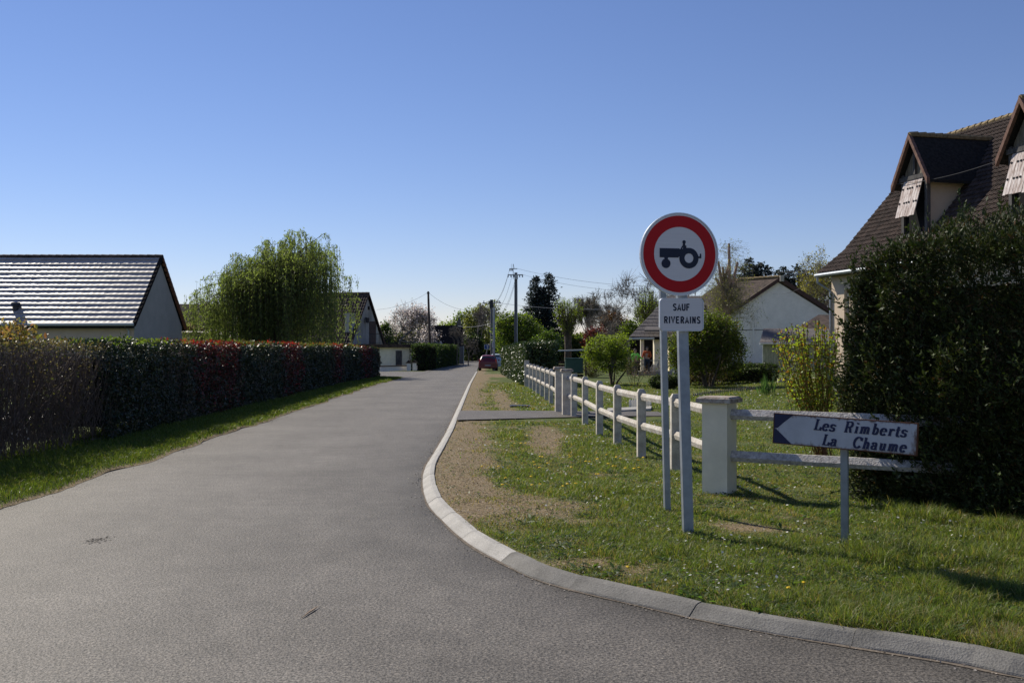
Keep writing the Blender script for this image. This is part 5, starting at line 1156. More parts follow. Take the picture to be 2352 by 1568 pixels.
def dormer(c):
    hwD = DW / 2; zb = roofz(bf) - .05; ze = 8.5; zr = 10.15; ov = .38
    dm = MB(); dm.prism([hp(c - hwD + .3, bf, zb - .4), hp(c + hwD - .3, bf, zb - .4), hp(c + hwD - .3, bf, ze), hp(c, bf, zr - .3), hp(c - hwD + .3, bf, ze)], np.append(pdv * 4.0, 0)); D = part(h, 'dormer', dm, M['render_peach'])
    # gable roof of the dormer running back into the main slope
    rl = (RUN - bf) * (zr - roofz(bf)) / (ZR - roofz(bf))
    for sg in (-1, 1):
        m2 = MB(); A_ = hp(c, bf - ov, zr); B_ = hp(c + sg * (hwD + .12), bf - ov, ze - .28)
        back1 = hp(c, bf + rl + .3, zr); bb = max(.3, (RUN - bf) * (ze - .28 - roofz(bf)) / (ZR - roofz(bf))); back2 = hp(c + sg * (hwD + .12), bf + bb + .2, ze - .28)
        V = [A_, B_, back2, back1] + [q - [0, 0, .12] for q in (A_, B_, back2, back1)]
        m2.add(V, [(0, 1, 2, 3), (7, 6, 5, 4), (0, 4, 5, 1), (1, 5, 6, 2), (2, 6, 7, 3), (3, 7, 4, 0)]); part(D, 'dormer_roof', m2, M['mossroof'])
        for j in range(6):      # barge tiles
            t0, t1 = j / 6, (j + 1.08) / 6; q0 = A_ + (B_ - A_) * t0; q1 = A_ + (B_ - A_) * min(1.02, t1); m2 = MB(); oo = np.append(-pdv * .04, 0) ; m2.prism([q0 + oo + [0, 0, .07], q1 + oo + [0, 0, .10], q1 + oo - [0, 0, .16], q0 + oo - [0, 0, .16]], np.append(pdv * .14, 0)); part(D, 'barge_tile', m2, M['redtile2'])
        # diagonal boards of the gable
        for j in range(5):
            a0 = c + sg * (hwD - .35) * j / 5; a1_ = c + sg * (hwD - .35) * (j + .94) / 5; top = lambda a: zr - .35 - (zr - ze) * abs(a - c) / hwD
            m2 = MB(); m2.prism([hp(a0, bf - .04 - .004 * j, ze + .02), hp(a1_, bf - .04 - .004 * j, ze + .02), hp(a1_, bf - .04 - .004 * j, max(top(a1_), ze + .04)), hp(a0, bf - .04 - .004 * j, max(top(a0), ze + .05))], np.append(-pdv * .02, 0)); part(D, 'gable_board', m2, M['boards'])
        m2 = MB(); m2.box(hp(c + sg * (hwD - .28), bf - .08, (zb + ze) / 2), (.15, .16, ze - zb + .3), math.atan2(ed[1], ed[0])); part(D, 'corner_post', m2, M['oldwood'])
        # shutters hinged at the top, tilted outwards
        w2 = (hwD - .42); cs_ = c + sg * w2 / 2; zt_, zb_ = ze - .14, ze - 1.6; m2 = MB(); out = .42
        for kx in range(4):
            s0_ = cs_ - w2 / 2 + w2 * kx / 4 + .012; s1_ = cs_ - w2 / 2 + w2 * (kx + 1) / 4 - .004; jz = random.uniform(-.03, .03)
            m3 = MB(); m3.prism([hp(s0_, bf - .16, zt_), hp(s1_, bf - .16, zt_), hp(s1_, bf - .16 - out, zb_ + jz), hp(s0_, bf - .16 - out, zb_ + jz)], np.append(-pdv * .03, .01)); part(D, 'shutter_board', m3, M['palewood'])
            if kx in (0, 2, 3):
                for tt in (.22, .62):
                    q = hp((s0_ + s1_) / 2, bf - .16 - out * tt - .036, zt_ + (zb_ - zt_) * tt + .012); m3 = MB(); m3.tube([q, q + np.append(-pdv * .01, .004)], .045, 8); part(D, 'heart_hole', m3, M['dark'])
    m2 = MB(); m2.box(hp(c, bf - .12, ze - .03), (DW - .3, .2, .17), math.atan2(ed[1], ed[0])); part(D, 'lintel_beam', m2, M['oldwood'])
    m2 = MB(); m2.box(hp(c, bf - .1, (ze + zr) / 2 - .1), (.12, .12, zr - ze - .4), math.atan2(ed[1], ed[0])); part(D, 'king_post', m2, M['oldwood'])
    m2 = MB(); m2.box(hp(c, bf - .12, zb + .02), (DW - .5, .24, .12), math.atan2(ed[1], ed[0])); part(D, 'sill_beam', m2, M['oldwood'])
    m2 = MB(); m2.box(hp(c, bf - .02, (zb + ze) / 2), (DW - .7, .06, ze - zb - .2), math.atan2(ed[1], ed[0])); part(D, 'opening', m2, M['dark'])
    a = bf - ov
    while a < bf + rl:
        m2 = MB(); m2.tube([hp(c, a, zr + .03), hp(c, a + .4, zr + .05)], [.10, .12], 6); part(D, 'dormer_ridge_tile', m2, M['mosstile']); a += .38
M['mossroof'] = mat('mossy_black_tiles', (.028, .026, .024), .9, .15, .4, 9, .9, 25)
M['redtile2'] = mat('barge_tile_brown', (.19, .11, .085), .85, .2, .25, 6, .3, 40)
M['boards'] = mat('diagonal_boards', (.20, .17, .13), .85, .2, .3, 7, .3, 40, stretch=(1, 1, .3))
for c in dd_: dormer(c)
wire(hp(dd_[0] - DW / 2, bf - .3, ZV(700 - 265, 42)), hp(dd_[1] - 1.2, 1.4, ZV(400, 38)), .15, 'short cable stapled across the front of the nearer roof between the dormers')
wire(W(1881, 632, 43.8), W(1760, 668, 74), .5, 'cable from the gutter of the dormer house to the white gable')
wire(W(1883, 604, 60), W(1790, 625, 80), .2, 'upper thin cable in front of the cedar', .02)
wire(W(1883, 607, 60), W(1800, 632, 80), .25, 'lower thin cable in front of the cedar', .02)

# ------------------------------------------------------------------ white gable house, shed and carport roof
Yw = 82.0; h = empty('house', (XY(1785, Yw), Yw, 0), 'white rendered house seen gable on, behind the garden', 'house')
al2 = math.radians(16); g2 = np.array([math.cos(al2), -math.sin(al2)]); r2 = np.array([-math.sin(al2) * 1.0, -0.0]); bk = np.array([-.62, .785])
Aw = np.array([XY(1783, Yw), Yw]); zap = ZV(640, Yw); hwW = 5.3; zev = ZV(738, Yw)
def wp(s_, z, b=0): q = Aw + g2 * s_ + bk * b; return np.array([q[0], q[1], z])
mb = MB(); mb.prism([wp(-hwW, 0), wp(hwW - .3, 0), wp(hwW - .3, zev), wp(0, zap - .2), wp(-hwW, zev - .2)], np.append(bk * 5.2, 0)); part(h, 'wall', mb, M['render_white'])
mb = MB()
for sg in (-1, 1): mb.prism([wp(0, zap - .1, -.35), wp(sg * (hwW + .25), zev - .35, -.35), wp(sg * (hwW + .25), zev - .15, -.35), wp(0, zap + .1, -.35)], np.append(bk * 5.9, 0))
rf = part(h, 'roof', mb, M['blacktile'])
for sg in (-1, 1): mb = MB(); mb.prism([wp(0, zap - .2, -.42), wp(sg * (hwW + .28), zev - .48, -.42), wp(sg * (hwW + .28), zev - .13, -.42), wp(0, zap + .14, -.42)], np.append(bk * .07, 0)); part(rf, 'barge_board', mb, M['brownwood'])
mb = MB(); mb.box(wp(.05, zap + .0, -.5), (.32, .2, .5)); part(rf, 'ridge_finial', mb, M['stone'])
for j in range(11): mb = MB(); q0 = wp(0, zap + .13, -.3 + j * .5); q1 = wp(0, zap + .16, .2 + j * .5); mb.tube([q0, q1], .13, 6); part(rf, 'ridge_tile', mb, M['mosstile'])
mb = MB(); z = ZV(758, Yw); mb.prism([wp(-hwW, z, -.02), wp(hwW - .3, z, -.02), wp(hwW - .3, z + .05, -.02), wp(-hwW, z + .05, -.02)], np.append(-bk * .02, 0)); part(h, 'string_course', mb, M['oldwood'])
mb = MB(); q = wp(-1.9, 0, -.05); mb.tube([(q[0], q[1] - .1, .2), (q[0], q[1] - .1, 4.4)], .06, 6); part(h, 'downpipe', mb, M['render_white'])
# shed and carport
Yh = 56.0; h = empty('shed', (XY(1790, Yh), Yh, .3), 'small green boarded shed with dark roof in front of the white house', 'shed')
a, b = XY(1752, Yh), XY(1940, Yh); zt = ZV(790, Yh)
for j in range(30):
    x0 = a + (b - a) * j / 30; x1 = a + (b - a) * (j + .93) / 30; mb = MB(); mb.box(((x0 + x1) / 2, Yh + .01 * (j % 2), (zt + .1) / 2), (x1 - x0, .05, zt - .0)); part(h, 'wall_board', mb, M['shedgreen'] if 'shedgreen' in M else M.setdefault('shedgreen', mat('pale_green_boards', (.26, .30, .25), .8, .25, .2, 5)))
mb = MB(); a2, b2 = XY(1741, Yh), XY(1945, Yh); mb.prism([(a2, Yh - .4, zt), (b2, Yh - .4, zt), (b2, Yh + 3.5, zt + .85), (a2 + 1.2, Yh + 3.5, zt + .85)], (0, 0, .1)); part(h, 'roof', mb, M['shingle'])
mb = MB(); mb.tube([(a2, Yh - .45, zt + .02), (b2, Yh - .45, zt + .02)], .06, 6); part(h, 'gutter', mb, M['pvc'])
Yh = 62.0; h = empty('outbuilding', (XY(1890, Yh), Yh, .3), 'low tiled outbuilding roof linking the white house and the dormer house', 'outbuilding')
mb = MB(); mb.prism([W(1800, 783, 60), W(1960, 775, 60), W(1960, 727, 64), W(1880, 727, 64), W(1840, 752, 63)], (0, 0, .12)); part(h, 'roof', mb, M['blacktile'])
mb = MB(); mb.box((XY(1885, 62), 62.5, 1.0), (4.4, 3.2, 2.2)); part(h, 'wall', mb, M['render_grey'])

# ------------------------------------------------------------------ grey shingled house with open doorway and two people
Yb = 66.0; h = empty('house', (XY(1530, Yb), Yb, -.2), 'low cream house with grey shingle roof and dark open doorway', 'house')
zg = -.15
def hb(u, v, Y=Yb): return W(u, v, Y)
xA, xB, xC, xD = XY(1472, Yb), XY(1502, Yb), XY(1515, Yb), XY(1610, Yb); ze = ZV(776, Yb); zp = ZV(700, Yb + 4)
mb = MB(); mb.box(((xC - .35 + xC + .5) / 2, Yb + .3, (ze + .3 + zg) / 2), (.85, .6, ze + .3 - zg)); mb.box(((xC + xD) / 2 + .5, Yb + 3, (ze + zg) / 2), (xD - xC - .4, 6, ze - zg)); part(h, 'wall', mb, M['cream'])
mb = MB(); mb.box((XY(1475, Yb), Yb, (ze + zg) / 2), (.22, .22, ze - zg)); part(h, 'porch_post', mb, M['cream'])
mb = MB(); mb.box(((xA + xC) / 2, Yb + 3.0, (ze + zg) / 2), (xC - xA + 1.2, .1, ze - zg)); mb.box((xA - .55, Yb + 2.2, (ze + zg) / 2), (.1, 1.8, ze - zg)); part(h, 'porch_back_wall', mb, M['dark'])
mb = MB(); mb.box(((xA + xC) / 2 + .2, Yb - .2, zg + .15), (xC - xA + 1, .9, .3)); part(h, 'step', mb, M['stone'])
rf = None
xe0 = XY(1445, Yb - .5); R0 = [np.array([xe0, Yb - .5, ze + .02]), np.array([xD + 1, Yb - .5, ze + .02]), np.array([xD + 1, Yb + 4.5, zp + .6]), np.array([XY(1535, Yb + 4.5), Yb + 4.5, ZV(706, Yb + 4.5)])]
mb = MB(); mb.prism([q - [0, 0, .12] for q in R0], (0, 0, .1)); rf = part(h, 'roof', mb, M['undertile'])
# shingle courses, 300 separate shingles
cnt = 0; rows = 12
for j in range(rows):
    t0, t1 = j / rows, (j + 1.0) / rows
    for i in range(26):
        yy0 = Yb - .5 + 5 * t0; z0_ = ze + .02 + (zp + .6 - ze) * t0; z1_ = ze + .02 + (zp + .6 - ze) * t1; xl_ = xe0 + (R0[3][0] - xe0) * t0
        x0 = xl_ + (i + .5 * (j % 2) - .5) * .30
        if x0 < xl_ - .05 + 0: x0 = xl_
        x1 = x0 + .285
        if x1 > xD + 1 or cnt > 299: continue
        mb = MB(); jz = random.uniform(0, .012); mb.prism([(x0, yy0, z0_ + .03 + jz), (x1, yy0, z0_ + .03 + jz), (x1, yy0 + 5 / rows, z1_ + .01), (max(x0, xe0 + (R0[3][0] - xe0) * t1), yy0 + 5 / rows, z1_ + .01)], (0, 0, .03)); part(rf, 'shingle', mb, M['shingle']); cnt += 1
mb = MB(); q0 = W(1480, 761, Yb - .8); mb.prism([q0, q0 + [2.4, 0, 0], q0 + [2.4, .8, .25], q0 + [.2, .8, .25]], (0, 0, .1)); part(h, 'porch_canopy', mb, M['shingle'])
mb = MB(); mb.tube([(xe0, Yb - .55, ze - .06), (XY(1500, Yb), Yb - .55, ze - .04)], .07, 6); part(h, 'gutter', mb, M['pvc'])
r = empty('mesh_gate', (XY(1498, Yb), Yb - .3, zg), 'low chain-link gate in the dark doorway of the shingled house', 'gate')
mb = MB(); mb.box((XY(1498, Yb), Yb - .3, zg + .0 + .05), (.8, .04, .04)); mb.box((XY(1498, Yb), Yb - .3, zg + 1.0), (.8, .04, .04)); part(r, 'frame', mb, M['galv']); mb = MB()
for j in range(16): x = XY(1498, Yb) - .4 + j * .053; mb.tube([(x, Yb - .3, zg + .05), (min(x + .5, XY(1498, Yb) + .4), Yb - .3, zg + .98)], .008, 3)
part(r, 'mesh', mb, M['galv'])

def person(loc, cloth, label, pose, rz=0):
    r = empty('person', loc, label, 'person'); r.rotation_euler = (0, 0, rz)
    J = {'pel': (0, 0, .95), 'ch': (0, .0, 1.25), 'nk': (0, .0, 1.47), 'hd': (0, -.01, 1.62), 'tp': (0, -.01, 1.74), 'ls': (-.19, 0, 1.42), 'rs': (.19, 0, 1.42), 'lh': (-.1, 0, .9), 'rh': (.1, 0, .9), 'lk': (-.12, -.03, .5), 'rk': (.12, -.02, .5), 'la': (-.13, .02, .07), 'ra': (.13, .03, .07), 'lf': (-.14, -.15, .04), 'rf': (.14, -.14, .04)}
    J.update(pose); K = list(J); E = [('pel', 'ch'), ('ch', 'nk'), ('nk', 'hd'), ('hd', 'tp'), ('ch', 'ls'), ('ch', 'rs'), ('ls', 'le'), ('le', 'lw'), ('lw', 'lx'), ('rs', 're'), ('re', 'rw'), ('rw', 'rx'), ('pel', 'lh'), ('pel', 'rh'), ('lh', 'lk'), ('lk', 'la'), ('la', 'lf'), ('rh', 'rk'), ('rk', 'ra'), ('ra', 'rf')]
    R_ = {'pel': .13, 'ch': .15, 'nk': .055, 'hd': .095, 'tp': .075, 'ls': .07, 'rs': .07, 'le': .045, 're': .045, 'lw': .03, 'rw': .03, 'lx': .035, 'rx': .035, 'lh': .1, 'rh': .1, 'lk': .065, 'rk': .065, 'la': .045, 'ra': .045, 'lf': .04, 'rf': .04}
    def skin(nm, keys, edges, m, f=1.0, parent=r):
        idx = {k: i for i, k in enumerate(keys)}; me = bpy.data.meshes.new(nm); me.from_pydata([J[k] for k in keys], [(idx[a], idx[b]) for a, b in edges], []); me.materials.append(m)
        o = bpy.data.objects.new(nm, me); C.objects.link(o); o.parent = parent; md = o.modifiers.new('skin', 'SKIN'); o.modifiers.new('sub', 'SUBSURF').levels = 1
        for i, k in enumerate(keys): v = me.skin_vertices[0].data[i]; v.radius = (R_[k] * f, R_[k] * f); v.use_root = (i == 0)
        return o
    skin('body', K, E, M['skin'])
    skin('jacket', ['pel', 'ch', 'ls', 'rs', 'le', 're', 'lw', 'rw'], [('pel', 'ch'), ('ch', 'ls'), ('ch', 'rs'), ('ls', 'le'), ('le', 'lw'), ('rs', 're'), ('re', 'rw')], cloth, 1.22)
    skin('trousers', ['pel', 'lh', 'rh', 'lk', 'rk', 'la', 'ra'], [('pel', 'lh'), ('pel', 'rh'), ('lh', 'lk'), ('lk', 'la'), ('rh', 'rk'), ('rk', 'ra')], M['cloth'], 1.15)
    mb = MB(); mb.tube([(0, .02, 1.64), (0, .02, 1.72), (0, .01, 1.78)], [.105, .10, .04], 10); me = bpy.data.meshes.new('hair'); me.from_pydata(mb.v, [], mb.f); me.materials.append(M['hair']); o = bpy.data.objects.new('hair', me); C.objects.link(o); o.parent = r
person((XY(1459, 63), 63, -.14), M['hivis'], 'person in a bright green hi-vis jacket left of the porch post', {'le': (-.3, -.05, 1.15), 'lw': (-.22, -.25, .98), 'lx': (-.2, -.33, .95), 're': (.32, -.1, 1.2), 'rw': (.42, -.3, 1.12), 'rx': (.46, -.38, 1.12)}, .3)
person((XY(1487, 65), 65.2, .0), M['orange'], 'person in an orange top in the doorway right of the porch post', {'le': (-.28, -.03, 1.14), 'lw': (-.3, -.16, .92), 'lx': (-.3, -.2, .84), 're': (.27, -.05, 1.14), 'rw': (.2, -.25, 1.0), 'rx': (.16, -.32, .98)}, -.3)

# wood store
Ym = 58.0; h = empty('wood_store', (XY(1310, Ym), Ym, -.1), 'open firewood shelter with pale flat roof behind the pollarded tree', 'shelter')
a, b = XY(1272, Ym), XY(1343, Ym); zt = ZV(806, Ym)
mb = MB(); mb.box(((a + b) / 2, Ym, zt + .04), (b - a + .3, 2.2, .07), ry=-.03); part(h, 'roof', mb, M['pvc'])
for x in (a, (a + b) / 2, b): mb = MB(); mb.box((x, Ym - .9, (zt - .1) / 2), (.09, .09, zt + .1)); part(h, 'post', mb, M['log'])
for j in range(90):
    x = a + .1 + (j % 18) * (b - a - .2) / 18 + random.uniform(-.02, .02); z = -.02 + (j // 18) * .19
    mb = MB(); mb.tube([(x, Ym - .7, z + .1), (x, Ym + .1, z + .1)], .085 + random.uniform(-.015, .01), 6); part(h, 'log', mb, M['log'])

# ------------------------------------------------------------------ trees and shrubs
def ct(name, u, v0, Y, lobes_px, label, **kw):
    """lobes in picture columns/rows at distance Y: (u,v,ru,rv)"""
    base = (XY(u, Y), Y, float(gz(Y))); s_ = Y / F
    lb = [(XY(a, Y) - base[0], random.uniform(-.2, .2) * c * s_, ZV(b, Y) - base[2], c * s_, c * s_ * .8, d * s_) for a, b, c, d in lobes_px]
    return crown_tree(name, base, lb, label=label, **kw)
# far wood behind the road end
for i, (u, Y, v1, wd, cols, lab) in enumerate((
        (1030, 190, 733, 32, YG, 'rounded bright green far tree above the barn ridge'), (1066, 185, 706, 26, GR + YG, 'pale green tree right of the barn chimney'),
        (1092, 175, 700, 26, OL, 'olive twiggy tree between barn and dark pole'), (1122, 180, 690, 30, OL, 'tall olive tree directly behind the dark pole'),
        (1150, 190, 728, 30, YG, 'yellow green tree just right of the dark pole'), (1085, 160, 770, 22, DK, 'dark evergreen bush behind the triangular sign'))):
    ct('tree', u, 0, Y, [(u, (v1 + 800) / 2 + 5, wd, (800 - v1) / 2), (u - wd * .4, v1 + 35, wd * .6, 25), (u + wd * .4, v1 + 28, wd * .55, 26)], lab, trunk_h=3, trunk_r=.2, ncl=260, per=12, cr_=.35, size=.34, cols=cols, seed=200 + i, group='trees beyond the end of the road')
ct('conifer_tree', 1097, 0, 165, [(1097, 800, 11, 40), (1097, 775, 7, 24)], 'narrow dark evergreen left of the blue sign', trunk_h=3, trunk_r=.2, ncl=200, per=14, cr_=.25, size=.32, cols=DK, seed=210, m='needle')
rng_ = np.random.default_rng(9)
def wood(name, u0, u1, Y, vt, cols, label, seed, n=26000, size=.4, m='leaf', depth=6):
    rng = np.random.default_rng(seed); x = rng.uniform(XY(u0, Y), XY(u1, Y), n); y = Y + rng.uniform(-depth / 2, depth / 2, n); H_ = ZV(vt, Y) * (.72 + .5 * (fbm(x * .35, y * .2, seed) - .2)); z = float(gz(Y)) + H_ * rng.uniform(0, 1, n) ** .8
    o = leaves(name, np.stack([x, y, z], -1), size, cols, M[m], seed=seed); tag(o, label, 'wood', kind='stuff'); return o
wood('woods', 940, 1290, 205, 775, DK + GR, 'dark mass of far trees closing the end of the road', 61, 30000, .7)
wood('woods', 1260, 1560, 150, 752, OL + GR, 'dull green thicket far behind the garden', 62, 36000, .5)
wood('woods', 1480, 2000, 130, 745, OL + DK, 'mixed dark trees behind the white house', 63, 30000, .5)
wood('woods', 640, 960, 175, 758, OL + DK, 'dull far thicket behind the garage and the blossom tree', 60, 20000, .5)
wood('woods', 1060, 1200, 168, 790, DK, 'black shaded undergrowth across the far junction', 64, 14000, .45)
# big green bush behind laurel
ct('tree', 1180, 0, 98, [(1165, 770, 32, 48), (1200, 765, 42, 42), (1235, 785, 34, 32), (1160, 735, 20, 22), (1190, 740, 22, 20)], 'broad fresh green bush behind the concrete pole', trunk_h=1.6, trunk_r=.16, ncl=1100, per=14, cr_=.22, size=.17, cols=GR + YG, seed=220, group='trees behind the laurel hedge')
ct('tree', 1262, 0, 88, [(1262, 790, 26, 30), (1240, 800, 22, 26)], 'low green bush between the dark conifer and the pollarded tree', trunk_h=1.2, trunk_r=.12, ncl=420, per=14, cr_=.2, size=.15, cols=GR, seed=221, group='trees behind the laurel hedge')
# dark blue conifer with two leaders
def conifer(u, Y, leaders, label, seed, cols=BL, wide=1.0, m='needle', flat=False):
    rng = np.random.default_rng(seed); s_ = Y / F; root = empty('conifer_tree', (XY(u, Y), Y, float(gz(Y))), label, 'tree'); segs = []; A = []; B = []; P = []; D = []
    for (ul, vt, vb, wd) in leaders:
        zt = ZV(vt, Y); zb = ZV(vb, Y); x = XY(ul, Y); segs.append(([(XY(u, Y), Y, -.3), (x, Y, (zb + zt) / 2), (x, Y, zt)], [.35, .2, .03]))
        nl = int((zt - zb) / .34)
        for j in range(nl):
            t = j / nl; z = zt - (zt - zb) * t - .1
            R0 = wd * s_ * (t ** (.75 if not flat else .35)) + .25
            for q in range(rng.integers(9, 14)):
                a = rng.uniform(0, 2 * math.pi); R = R0 * rng.uniform(.35, 1.25); p0 = np.array([x, Y, z]); p1 = np.array([x + math.cos(a) * R, Y + math.sin(a) * R, z - R * .16 + rng.normal() * .1])
                A.append(p0); B.append(p1); nn = int(8 + R * 14); tt = rng.uniform(.25, 1, nn) ** .7; pts = p0 + (p1 - p0) * tt[:, None] + rng.normal(size=(nn, 3)) * np.array([.16, .16, .07 if flat else .10]); P.append(pts); D.append(np.tile((p1 - p0) / (R + .01), (nn, 1)))
    twigs('trunk', segs, M['bark'], root, 6); fasttwigs('branches', A, B, .03, .01, M['bark'], root)
    leaves('crown', np.concatenate(P), .26, cols, M[m], root, dirs=np.concatenate(D) * .9 + [[0, 0, .1]], jit=.6, aspect=2.3, seed=seed)
conifer(1245, 125, [(1231, 636, 775, 40), (1261, 630, 775, 42), (1245, 660, 785, 56)], 'dark bluish conifer with two pointed tops', 31)
conifer(1735, 110, [(1722, 597, 720, 42), (1748, 604, 720, 40)], 'dark cedar behind the bare pollarded birch stems', 32, flat=True)
conifer(1815, 108, [(1800, 615, 740, 40), (1835, 612, 740, 62), (1876, 640, 740, 40)], 'flat branched dark cedar above the white gable', 33, flat=True)
# pollarded lime with yellow shoots
def pollard(u, v0, Y, vtop, vfork, hw_, label, seed, cols, trunk='bark', shoots=150, leafn=9, trw=.22):
    rng = np.random.default_rng(seed); b = np.array([XY(u, Y), Y, float(gz(Y))]); zf = ZV(vfork, Y); zt = ZV(vtop, Y); root = empty('pollarded_tree', b, label, 'tree'); segs = [([b, b + [.03, 0, (zf - b[2]) * .5], np.array([b[0], Y, zf])], [trw * 1.15, trw, trw * 1.1])]
    A = []; B = []
    for k in range(6):
        a = rng.uniform(0, 6.28); e = np.array([b[0] + math.cos(a) * hw_ * .3, Y + math.sin(a) * hw_ * .3, zf - rng.uniform(-.1, .5)]); segs.append(([np.array([b[0], Y, zf - 1.0]), (np.array([b[0], Y, zf - .5]) + e) / 2, e], [trw * .5, trw * .32, trw * .24]))
    for j in range(shoots):
        a = rng.uniform(0, 6.28); q = np.array([b[0], Y, zf]) + [math.cos(a) * trw * .9, math.sin(a) * trw * .9, -rng.uniform(0, 1) ** 1.4 * 1.3]; r_ = hw_ * rng.uniform(.15, 1.0)
        top_ = zt - (zt - zf) * .55 * (r_ / hw_) ** 2 - rng.uniform(0, .35) * (zt - zf); m_ = q + [math.cos(a) * r_ * .62, math.sin(a) * r_ * .62, (top_ - q[2]) * .35]; e = np.array([b[0] + math.cos(a) * (trw + r_), Y + math.sin(a) * (trw + r_), top_])
        A += [q, m_]; B += [m_, e]
    A = np.array(A); B = np.array(B); twigs('trunk', segs, M[trunk], root, 8); fasttwigs('shoots', A, B, .014, .005, M['bark'], root)
    leafn = max(4, int(leafn * .42)); t = rng.uniform(.25, 1, (len(A), leafn, 1)); P = (A[:, None] + (B - A)[:, None] * t).reshape(-1, 3) + rng.normal(size=(len(A) * leafn, 3)) * .05; leaves('crown', P, .095, cols, M['leaf'], root, seed=seed, dirs=np.array([[0, 0, 1.4]]), aspect=2.2)
    return root
pollard(1304, 0, 68, 676, 738, .95, 'pollarded tree with thick dark trunk and bright yellow green shoots', 41, YG, shoots=240, leafn=16, trw=.24)
pollard(1486, 0, 92, 662, 728, 1.15, 'upright yellow green tree above the grey shingle roof', 42, YG, shoots=260, leafn=18, trw=.2)
# bare and half bare trees
def bare(u, Y, vtop, label, seed, depth=5, r=.16, spread=.42, up=.2, leafc=None, lsize=.1, m='bark_grey', L0=None, perl=3, kids=(2, 3), name='bare_tree', group=None, sc=.5, d0=(0, 0, 1), trunkf=1.0, lm='leaf'):
    rng = np.random.default_rng(seed); b = np.array([XY(u, Y), Y, float(gz(Y))]); H_ = ZV(vtop, Y) - b[2]; root = empty(name, b, label, 'tree', group); out = []; tips = []
    s_ = sum(.74 ** i for i in range(depth + 1)) * .92; L0 = L0 or H_ / s_
    grow(b, d0, L0 * trunkf, r, depth, out, tips, rng, spread, up, kids, .74)
    zmax = max(t[2] for t in tips); k = H_ / (zmax - b[2]); f = lambda q: b + (np.array(q) - b) * k
    thick = [([f(p) for p in pts], list(np.maximum(rr, .012))) for pts, rr in out if rr[0] > r * .18]; A = []; B = []; 
    for pts, rr in out:
        if rr[0] <= r * .18:
            for i in range(len(pts) - 1): A.append(f(pts[i])); B.append(f(pts[i + 1]))
    T_ = np.array([f(t) for t in tips])
    tw = np.repeat(T_, 4, 0); B2 = tw + (rng.normal(size=tw.shape) * .5 + [0, 0, .35]) * L0 * .16 * k
    twigs('trunk', thick, M[m], root, 5); fasttwigs('twigs', np.vstack([np.array(A).reshape(-1, 3), tw]), np.vstack([np.array(B).reshape(-1, 3), B2]), .014 * Y / 80, .007 * Y / 80, M[m], root)
    if leafc:
        P = np.repeat(B2, perl, 0) + rng.normal(size=(len(B2) * perl, 3)) * L0 * .05; P = np.vstack([P, np.repeat(T_, perl, 0) + rng.normal(size=(len(T_) * perl, 3)) * L0 * .08]); leaves('crown', P, lsize, leafc, M[lm], root, seed=seed)
    return root
WH = [((.80, .72, .70), 4), ((.6, .5, .46), 2), ((.22, .2, .12), 1)]
bare(920, 118, 712, 'round white blossoming tree behind the garage terrace', 51, depth=6, r=.2, spread=.7, up=.08, leafc=WH, lsize=.17, perl=4, kids=(2, 3), name='blossom_tree', lm='petal', trunkf=.5)
bare(952, 122, 735, 'twiggy half bare tree between blossom and barn roof', 52, depth=5, r=.14, spread=.55, leafc=OL, lsize=.12, perl=1, name='bare_tree')
ct('shrub', 886, 0, 110, [(886, 770, 13, 30)], 'dark green bush beside the stained gable', cat='shrub', trunk_h=1, trunk_r=.08, ncl=160, per=14, cr_=.2, size=.18, cols=DK + GR, seed=230)
bare(1050, 118, 752, 'small leafless tree before the grey gate', 53, depth=5, r=.09, spread=.5, name='bare_tree')
bare(1076, 122, 765, 'low leafless tree right of the grey gate', 54, depth=5, r=.08, spread=.6, name='bare_tree')
bare(1113, 150, 708, 'tall thin bare tree behind the dark pole', 55, depth=5, r=.12, spread=.3, name='bare_tree')
bare(1098, 160, 700, 'leafless tree at the top of the olive trees', 56, depth=5, r=.12, spread=.3, name='bare_tree')
for i, (u, v, l) in enumerate(((1342, 700, 'left slim bare birch far behind the fence'), (1362, 690, 'right slim bare birch far behind the fence'))): bare(u, 130, v - 10, l, 57 + i, depth=6, r=.12, spread=.30, up=.3, name='bare_tree', leafc=[((.12, .10, .06), 1)], lsize=.1, perl=1)
bare(1405, 135, 705, 'pinkish bare treetop behind the russet bush', 60, depth=5, r=.13, spread=.45, leafc=[((.22, .14, .11), 1)], lsize=.12, perl=1)
bare(1470, 100, 640, 'large spreading grey bare tree left of the round sign', 61, depth=6, r=.26, spread=.5, up=.12, name='bare_tree', trunkf=.7)
bare(1436, 105, 662, 'second spreading bare tree beside the large grey one', 62, depth=6, r=.18, spread=.55, name='bare_tree', trunkf=.7)
RB = [((.12, .05, .03), 3), ((.16, .08, .045), 3), ((.09, .06, .03), 2)]
ct('shrub', 1412, 0, 104, [(1412, 752, 32, 34), (1400, 742, 20, 24), (1430, 758, 22, 26)], 'russet brown bush beyond the garden', cat='shrub', trunk_h=1.2, trunk_r=.1, ncl=420, per=13, cr_=.25, size=.17, cols=RB, seed=231)
ct('shrub', 1368, 0, 100, [(1368, 775, 24, 24), (1358, 780, 16, 20)], 'dark purple red bush behind the green multi-stem shrub', cat='shrub', trunk_h=1, trunk_r=.1, ncl=240, per=13, cr_=.22, size=.16, cols=[((.07, .012, .02), 3), ((.11, .02, .035), 2)], seed=232)
ct('shrub', 1445, 0, 96, [(1450, 765, 24, 28)], 'fresh green bush at the left end of the shingle roof', cat='shrub', trunk_h=1, trunk_r=.1, ncl=260, per=13, cr_=.22, size=.16, cols=YG + GR, seed=233)
